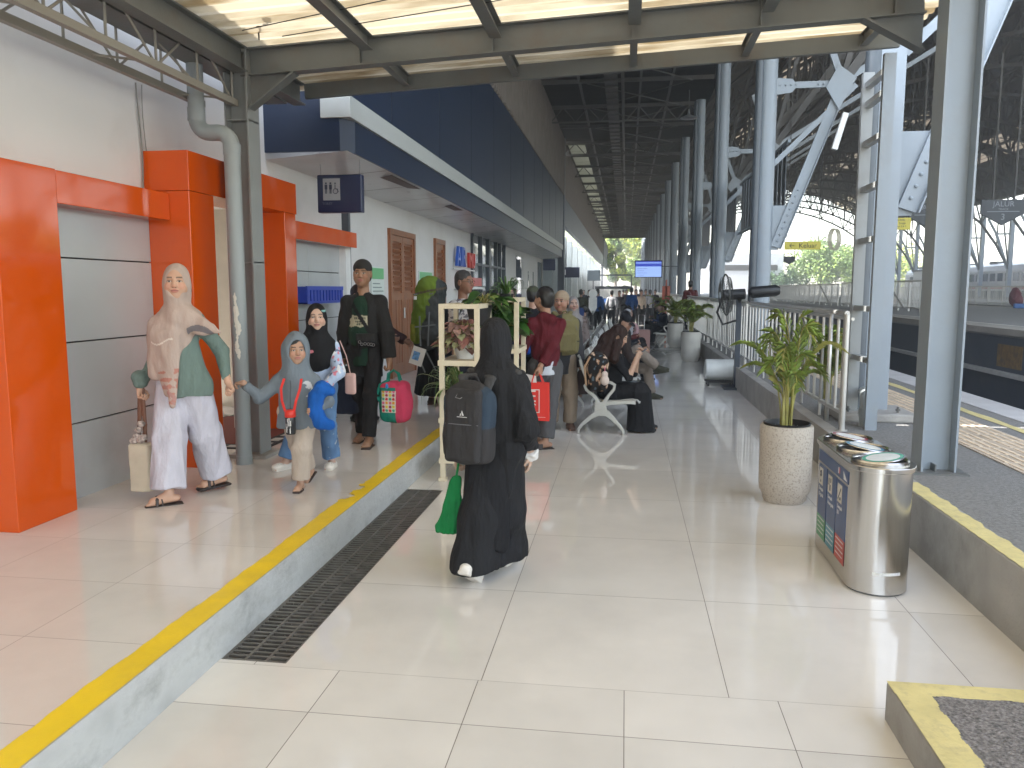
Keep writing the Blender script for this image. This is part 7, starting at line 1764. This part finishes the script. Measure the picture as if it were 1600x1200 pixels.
# trekking pack
t = thing('trekking_pack', 'huge green and black trekking pack with grey straps hanging from it', 'backpack', (-2.32, 9.2, 1.26))
def tp(V):
    C = np.tile(A(.045, .047, .045), (len(V), 1)); x, z = V[:, 0], V[:, 2]; n = snoise(V, 8, 4, 2) * .03
    m = (z > .22 + n + x * .7) & (x < .13); C[m] = (.115, .17, .02); m = (x < -.10 + (z + .3) * .28 + n) & (z > -.28); C[m] = (.115, .17, .02); m = (x < -.13) & (z < -.05) & (z > -.25); C[m] = (.22, .24, .03); m = x > .16; C[m] = (.03, .035, .035)
    m = (np.abs(z - .33 - x * .2) < .012) & (V[:, 1] < 0); C[m] = (.08, .06, .04); return C
S = SDF(); S.cap(A(-.03, 0, -.22), A(.0, 0, .20), .155, .175, .05, sq=(A(0, 1, 0), .85)); S.ell(A(.03, 0, .36), A(.17, .15, .16), .04); S.cap(A(.16, .03, .38), A(.12, .02, .05), .07, .06, .05); S.cap(A(-.13, -.02, .05), A(-.16, -.02, -.2), .06, .055, .04); S.ell(A(.02, -.1, -.16), A(.13, .07, .12), .04)
sdf_obj(S, 'pack_body', cloth_attr, t, .009, fold=lambda V: .007 * snoise(V, 7, 7, 3), paint=tp)
q = MB()
for (a, b_) in (((.06, -.16, .10), (.04, -.17, -.30)), ((-.06, -.15, .05), (-.05, -.16, -.3)), ((-.12, -.12, -.36), (-.02, -.08, -.62)), ((.0, -.12, -.36), (.12, -.1, -.6)), ((-.15, -.1, .3), (.1, -.14, .31)), ((-.12, -.15, -.08), (.13, -.16, -.05))): q.bar(a, b_, .016, .004, (0, 1, 0))
q.build('hanging_strap', mat('strap_grey', (.14, .15, .15), .7), t); MB().box(-.13, -.1, -.14, -.12, .24, .28).build('buckle', wm, t)
# blue backpack behind the maroon man
backpack('backpack', 'bright blue and black backpack beside the young man in the maroon jacket', (-1.30, 10.22, .98), (-.1, -1), .145, .24, .10, fab('bag_black_blue', (.012, .03, .07)), fab('bag_bright_blue', (.012, .07, .36)))
# olive pack on the chest
def olp(V): C = np.tile(A(.16, .14, .065), (len(V), 1)); m = V[:, 0] < -.03; C[m] = (.03, .028, .027); m = (np.abs(V[:, 2] + .09 - V[:, 0] * .1) < .008); C[m] = (.05, .05, .03); return C
t, P, R = backpack('backpack', 'olive and black backpack worn on the chest by the man in the beige cap', (-.66, 8.86, 1.12), (.35, -.93), .15, .235, .10, cloth_attr, fab('olive_cloth', (.15, .13, .06)), paint=olp)
# red shopping bag
t = thing('shopping_bag', 'red shopping bag with a white outlined logo held by the man in the maroon jacket', 'bag', (-.86, 7.82, .325))
redb = mat('red_bag', (.68, .022, .012), .5, var=.05, bump=.1, bscale=20)
q = MB(); q.add([(-.155, -.05, 0), (.125, -.045, -.01), (.125, .05, 0), (-.15, .05, 0), (-.150, -.055, .38), (.12, -.045, .37), (.12, .045, .37), (-.15, .05, .38)], [(0, 1, 5, 4), (1, 2, 6, 5), (2, 3, 7, 6), (3, 0, 4, 7), (0, 3, 2, 1)]); o = q.build('bag_body', redb, t); md = o.modifiers.new('thick', 'SOLIDIFY'); md.thickness = .003
wb = mat('bag_print', (.72, .68, .66), .5); M0 = Matrix(((.998, 0, 0, 0), (.02, 1, 0, -.062), (0, 0, 1, 0), (0, 0, 0, 1)))
q = MB()
for (a, b_, c_, d_) in ((-.145, .03, .075, .083), (-.145, .03, .302, .310), (.022, .030, .083, .302)): q.box(a, b_, -.0635, -.0615, c_, d_)
q.box(-.14, .09, -.0635, -.0615, .03, .033); q.build('logo_frame', wb, t)
text_obj('E', .17, face_mat((-.045, -.064, .235), (1, 0, 0), (0, 0, 1)), wb, 'logo_letter', t, .001); text_obj('&', .10, face_mat((-.045, -.064, .165), (1, 0, 0), (0, 0, 1)), wb, 'logo_letter', t, .001); text_obj('C', .13, face_mat((-.045, -.064, .118), (1, 0, 0), (0, 0, 1)), wb, 'logo_letter', t, .001)
MB().tube([(-.05, -.05, .37), (-.03, -.03, .45), (.0, -.01, .52), (.03, -.03, .45), (.06, -.05, .37)], .006, 6).tube([(-.05, .05, .37), (-.03, .03, .45), (.0, .01, .52), (.03, .03, .45), (.06, .05, .37)], .006, 6).build('handle', redb, t)
MB().add([(-.12, -.03, .35), (.0, -.03, .35), (-.01, -.02, .44), (-.12, -.02, .46)], [(0, 1, 2, 3)]).build('paper_inside', wb, t)
# seated woman's phone, bag on the bench
t = thing('phone', 'dark blue phone in the hands of the long haired seated woman', 'phone', (.205, 9.14, .915)); MB().box(-.055, .055, -.038, .038, 0, .009).build('case', mat('phone_case', (.03, .06, .10), .3), t, bevel=.003); MB().box(-.05, .05, -.034, .034, .009, .0105).build('screen', mat('phone_screen', (.02, .03, .05), .1), t); t.rotation_euler = (0, R_(-35), 0)
t = thing('printed_backpack', 'dark backpack with a brown printed pattern standing on the front bench', 'backpack', (-.30, 8.90, .66))
def pb(V): C = np.tile(A(.018, .016, .016), (len(V), 1)); n = snoise(V, 9, 77, 3); C[n > .35] = (.34, .20, .12); C[(n > .6)] = (.55, .42, .32); C[(n < -.8)] = (.10, .14, .17); return C
S = SDF(); S.box(A(0, 0, .02), A(.12, .12, .20), .08, .03); S.ell(A(-.02, 0, .12), A(.13, .13, .15), .04); sdf_obj(S, 'bag_body', cloth_attr, t, .006, fold=lambda V: .004 * snoise(V, 9, 2, 2), paint=pb); MB().tube([(-.08, -.1, .22), (-.14, -.12, .1), (-.12, -.12, -.1)], .012, 6).build('strap', mat('tan_strap', (.4, .25, .14), .6), t)
t = thing('plush_keyring', 'small cream and pink plush charm clipped to the printed backpack', 'toy', (-.215, 8.76, .62))
S = SDF(); S.ell(A(0, 0, 0), A(.05, .04, .055), .02); S.ell(A(0, 0, .07), A(.035, .03, .035), .02); sdf_obj(S, 'plush_body', mat('plush_cream', (.62, .52, .46), .9), t, .005); MB().tube([(0, 0, .1), (.0, .02, .15)], .005, 5).build('ribbon', mat('ribbon_pink', (.55, .12, .2), .5), t)
# ================================================================ luggage and crowd farther on
def suitcase(label, loc, w, h, c, rz=0):
    t = thing('suitcase', label, 'suitcase', loc, rz); m = mat('case_' + str(len(_M)), c, .35, var=.05)
    MB().box(-w / 2, w / 2, -.12, .12, .05, h).build('shell', m, t, bevel=.03)
    q = MB(); [q.box(-w / 2 + .03 + k * (w - .06) / 5, -w / 2 + .04 + k * (w - .06) / 5, -.124, -.118, .09, h - .04) for k in range(6)]; q.build('ribs', m, t)
    MB().tube([(-.07, 0, h), (-.07, 0, h + .35), (.07, 0, h + .35), (.07, 0, h)], .008, 6).build('handle', alu, t)
    for sx in (-1, 1): MB().tube([(sx * (w / 2 - .04) - .012, 0, .03), (sx * (w / 2 - .04) + .012, 0, .03)], .03, 12).build('wheel', black_p, t)
    return t
suitcase('dusty pink suitcase with its handle up, standing between the benches', (.38, 19.3, 0), .42, .66, (.36, .20, .18)); suitcase('bright blue suitcase beside the dusty pink one', (.06, 18.2, 0), .40, .60, (.02, .30, .55))
t = thing('neck_pillow', 'dusty pink ring shaped neck pillow hung on the blue suitcase', 'pillow', (.13, 18.0, .72)); S = SDF(); S.chain([A(.13 * math.cos(a), 0, .13 * math.sin(a)) for a in np.linspace(-2.2, 2.9, 12)], .05, .01); sdf_obj(S, 'cushion', mat('dusty_pink_fleece', (.40, .24, .25), .9), t, .012)
tops = [(.02, .07, .22), (.013, .013, .015), (.03, .03, .04), (.10, .02, .02), (.30, .30, .32), (.05, .05, .03), (.12, .10, .09), (.02, .04, .12), (.35, .28, .22), (.015, .02, .03)]
words_ = {0: 'royal blue', 1: 'black', 2: 'dark slate', 3: 'dark red', 4: 'pale grey', 5: 'olive', 6: 'brown grey', 7: 'navy', 8: 'beige', 9: 'blue black'}
def crowd(i, x, y, z, h, ci, fwd, label, seated=False, scarf=False, pantc=1, res=.016, cat=None, group=None):
    f = Fig(label, (x, y, z), h, fwd=fwd, detail=0, female=scarf, tone=(.28, .16, .11), group=group,
            **(dict(pel=(0, 0, .47), lean=(fwd[0] * .05, fwd[1] * .05), arms={'R': (nrm((*fwd, 0)) * .3 + A(0, 0, .66) + A(fwd[1], -fwd[0], 0) * .08, (0, 0, -1)), 'L': (nrm((*fwd, 0)) * .3 + A(0, 0, .66) - A(fwd[1], -fwd[0], 0) * .08, (0, 0, -1))}, feet={'R': nrm((*fwd, 0)) * .42 + A(fwd[1], -fwd[0], 0) * .1, 'L': nrm((*fwd, 0)) * .42 - A(fwd[1], -fwd[0], 0) * .1}, knees={'R': (*fwd, .8), 'L': (*fwd, .8)}) if seated else {}))
    f.body(hands='', res=res, barefoot=False); m = fab(f'crowd_top_{ci}', tops[ci]); f.top('top', m, (.44 if seated else .70 * h / 1.6), r=.035, sl=(.08, .07, .06), fold=.006, seed=i)
    f.pants('trousers', fab(f'crowd_top_{pantc}', tops[pantc]), .95, (.11, .095, .085)); f.shoe('shoe', black_p)
    if scarf: f.hijab(fab(f'crowd_top_{scarf - 1}', tops[scarf - 1]))
    else: f.hair(hairm)
    return f
def gx(px, y): return proj(px, 452, y).x
far_crowd = [(908, 30, 5, 'dark olive', 1.62), (921, 38, 1, 'black, beside the white round topped sign', 1.60), (934, 33, 0, 'royal blue', 1.64), (941, 44, 7, 'navy, behind the royal blue shirt', 1.66), (949, 41, 0, 'bright blue, under the white hanging board', 1.62), (956, 36, 4, 'pale grey', 1.58), (962, 48, 1, 'black, small, near the yellow gate', 1.60), (968, 39, 1, 'black, near the middle of the crowd', 1.56), (979, 46, 2, 'dark slate, beside the tallest blue one', 1.62), (987, 34, 0, 'blue, tallest against the bright opening', 1.70), (994, 41, 7, 'navy, under the departure screen', 1.62), (1002, 38, 8, 'beige', 1.60), (1009, 45, 6, 'brown grey', 1.62), (1016, 40, 4, 'pale grey, near the orange post', 1.60), (1024, 47, 1, 'black, next to the orange post', 1.60), (912, 47, 9, 'blue black, by the red brown door', 1.6), (974, 55, 3, 'dark red', 1.6), (1000, 58, 2, 'dark slate, farther back', 1.62)]
for i, (px, y, ci, lab, h) in enumerate(far_crowd):
    crowd(200 + i, gx(px, y), y, 0, h, ci, (random.uniform(-.5, .5), random.choice((-1, 1))), 'small standing figure in the far crowd wearing ' + lab, group='people standing in the far crowd')
seat_l = [(-.05, 14.3, (1, -.2), 1, 0, 'black, on the second bench behind the long haired woman', 0), (-.05, 15.0, (1, 0), 9, 0, 'blue black, bent over, on a right hand bench'.replace('right hand ', ''), 0), (-.02, 16.9, (1, -.3), 3, 0, 'dark red with a pale scarf, on the bench row', 5), (-.0, 18.3, (1, 0), 2, 0, 'dark slate, on the bench row', 0), (.0, 19.6, (1, 0), 1, 0, 'black scarf, at the end of the bench row', 2), (-.95, 17.9, (-1, -.3), 4, 0, 'pale grey with a blue scarf, leaning forward on the back row', 8), (-1.0, 20.6, (-1, 0), 6, 0, 'brown grey, on the back row', 0), (-.1, 21.6, (1, 0), 1, 0, 'black, beyond the bench row', 0), (1.12, 25.2, (-1, -.2), 7, 0, 'navy, on the railing bench', 0), (1.12, 25.9, (-1, .1), 1, 0, 'black, on the railing bench', 0), (1.12, 27.6, (-1, -.1), 5, 0, 'olive, on the second railing bench', 0), (1.15, 28.4, (-1, -.1), 3, 0, 'dark red, on the second railing bench', 0), (1.15, 23.6, (-1, -.3), 9, 0, 'blue black, nearest end of the railing bench'.replace('nearest', 'near'), 0)]
for i, (x, y, fw, ci, z, lab, sc) in enumerate(seat_l):
    crowd(300 + i, x, y, z, 1.6, ci, fw, 'seated figure wearing ' + lab, seated=True, scarf=sc, res=.013, group='people seated on the waiting benches')
# people across the tracks
f = crowd(401, gx(1079, 26), 26, .35, 1.55, 3, (0, 1), 'figure in a red shirt with white braces behind the railing between the blue columns', res=.013)
p_ = proj(1398, 452, 34); f = crowd(402, p_.x, 34, -.3, 1.65, 5, (.3, -1), 'worker in an olive vest and dark cap standing down on the far track', res=.013)
p_ = proj(1585, 478, 33); t = thing('luggage_bundle', 'dark red and blue bundle of luggage on the far platform edge by the fence', 'luggage', (p_.x, 33, .9))
S = SDF(); S.ell(A(0, 0, .42), A(.20, .2, .38), .05); S.ell(A(.16, 0, .25), A(.12, .15, .25), .03); S.below(0); sdf_obj(S, 'bundle', mat('dark_red_bundle', (.10, .02, .025), .8), t, .02, fold=lambda V: .02 * snoise(V, 5, 2, 2)); MB().box(-.1, .3, -.22, -.1, 0, .18).build('blue_bag', mat('case_blue', (.02, .1, .3), .5), t, bevel=.03)
# ---------------------------------------------------------------- air: thin bright haze over the whole station
hz = MB(); hz.box(-60, 120, -30, 190, -2.0, 24)
hz_m = bpy.data.materials.new('haze_air'); hz_m.use_nodes = True; nt = hz_m.node_tree; nt.nodes.remove(nt.nodes['Principled BSDF'])
pv = nt.nodes.new('ShaderNodeVolumePrincipled'); pv.inputs['Color'].default_value = (.92, .95, 1, 1); pv.inputs['Density'].default_value = .0042; pv.inputs['Anisotropy'].default_value = .2
link(nt, pv.outputs[0], nt.nodes['Material Output'].inputs['Volume'])
hzo = hz.build('haze', hz_m); hzo['kind'] = 'stuff'
# ================================================================ tidy: pieces that can be counted become parts of their own
def explode(o):
    me = o.data; n = len(me.vertices); par = list(range(n))
    def fd(a):
        while par[a] != a: par[a] = par[par[a]]; a = par[a]
        return a
    for e in me.edges:
        a, b = fd(e.vertices[0]), fd(e.vertices[1])
        if a != b: par[a] = b
    comp = {}
    for p in me.polygons: comp.setdefault(fd(p.vertices[0]), []).append(p)
    if len(comp) < 2 or len(comp) > 100: return
    base = o.name.split('.')[0]
    for ps in comp.values():
        idx = sorted({v for p in ps for v in p.vertices}); mp = {v: i for i, v in enumerate(idx)}
        m2 = bpy.data.meshes.new(base); m2.from_pydata([tuple(me.vertices[v].co) for v in idx], [], [tuple(mp[v] for v in p.vertices) for p in ps])
        for mm in me.materials: m2.materials.append(mm)
        if ps[0].use_smooth: m2.shade_smooth()
        c = bpy.data.objects.new(base, m2); COL.objects.link(c); c.parent = o.parent; c.matrix_local = o.matrix_local
        for k in ('label', 'category', 'group', 'kind'):
            if k in o: c[k] = o[k]
    bpy.data.objects.remove(o)
bpy.context.view_layer.update()
for nm in ('pilaster', 'slot_window', 'window_frame', 'stiffener', 'haunch', 'far_door', 'dark_post', 'fascia_joint', 'soffit_joint', 'anchor_bolt', 'end_post', 'hanging_strap', 'base_foot', 'clips', 'screen_panel', 'upper_fascia', 'wall', 'tube', 'hanger', 'dash'):
    for o in [o for o in bpy.data.objects if o.name.split('.')[0] == nm and o.type == 'MESH' and not o.children]: explode(o)
ren = {'bolts': 'bolt', 'balusters': 'baluster_mesh', 'stems': 'stem_frame', 'clips': 'clip', 'glasses': 'eyeglass_frame', 'blades': 'fan_blade', 'ribs': 'rib', 'sleeves': 'sleeve_layer', 'letters_blue': 'lettering', 'letters_red': 'lettering'}
for o in bpy.data.objects:
    b = o.name.split('.')[0]
    if b in ren: o.name = ren[b]
for o in bpy.data.objects:
    if o.parent is not None:
        for k in ('category',):
            if k in o: del o[k]
# stuff: the hundreds of slats and slots of the screen
for o in bpy.data.objects:
    if o.name.split('.')[0] in ('screen_slat', 'screen_hole'): o['kind'] = 'stuff'
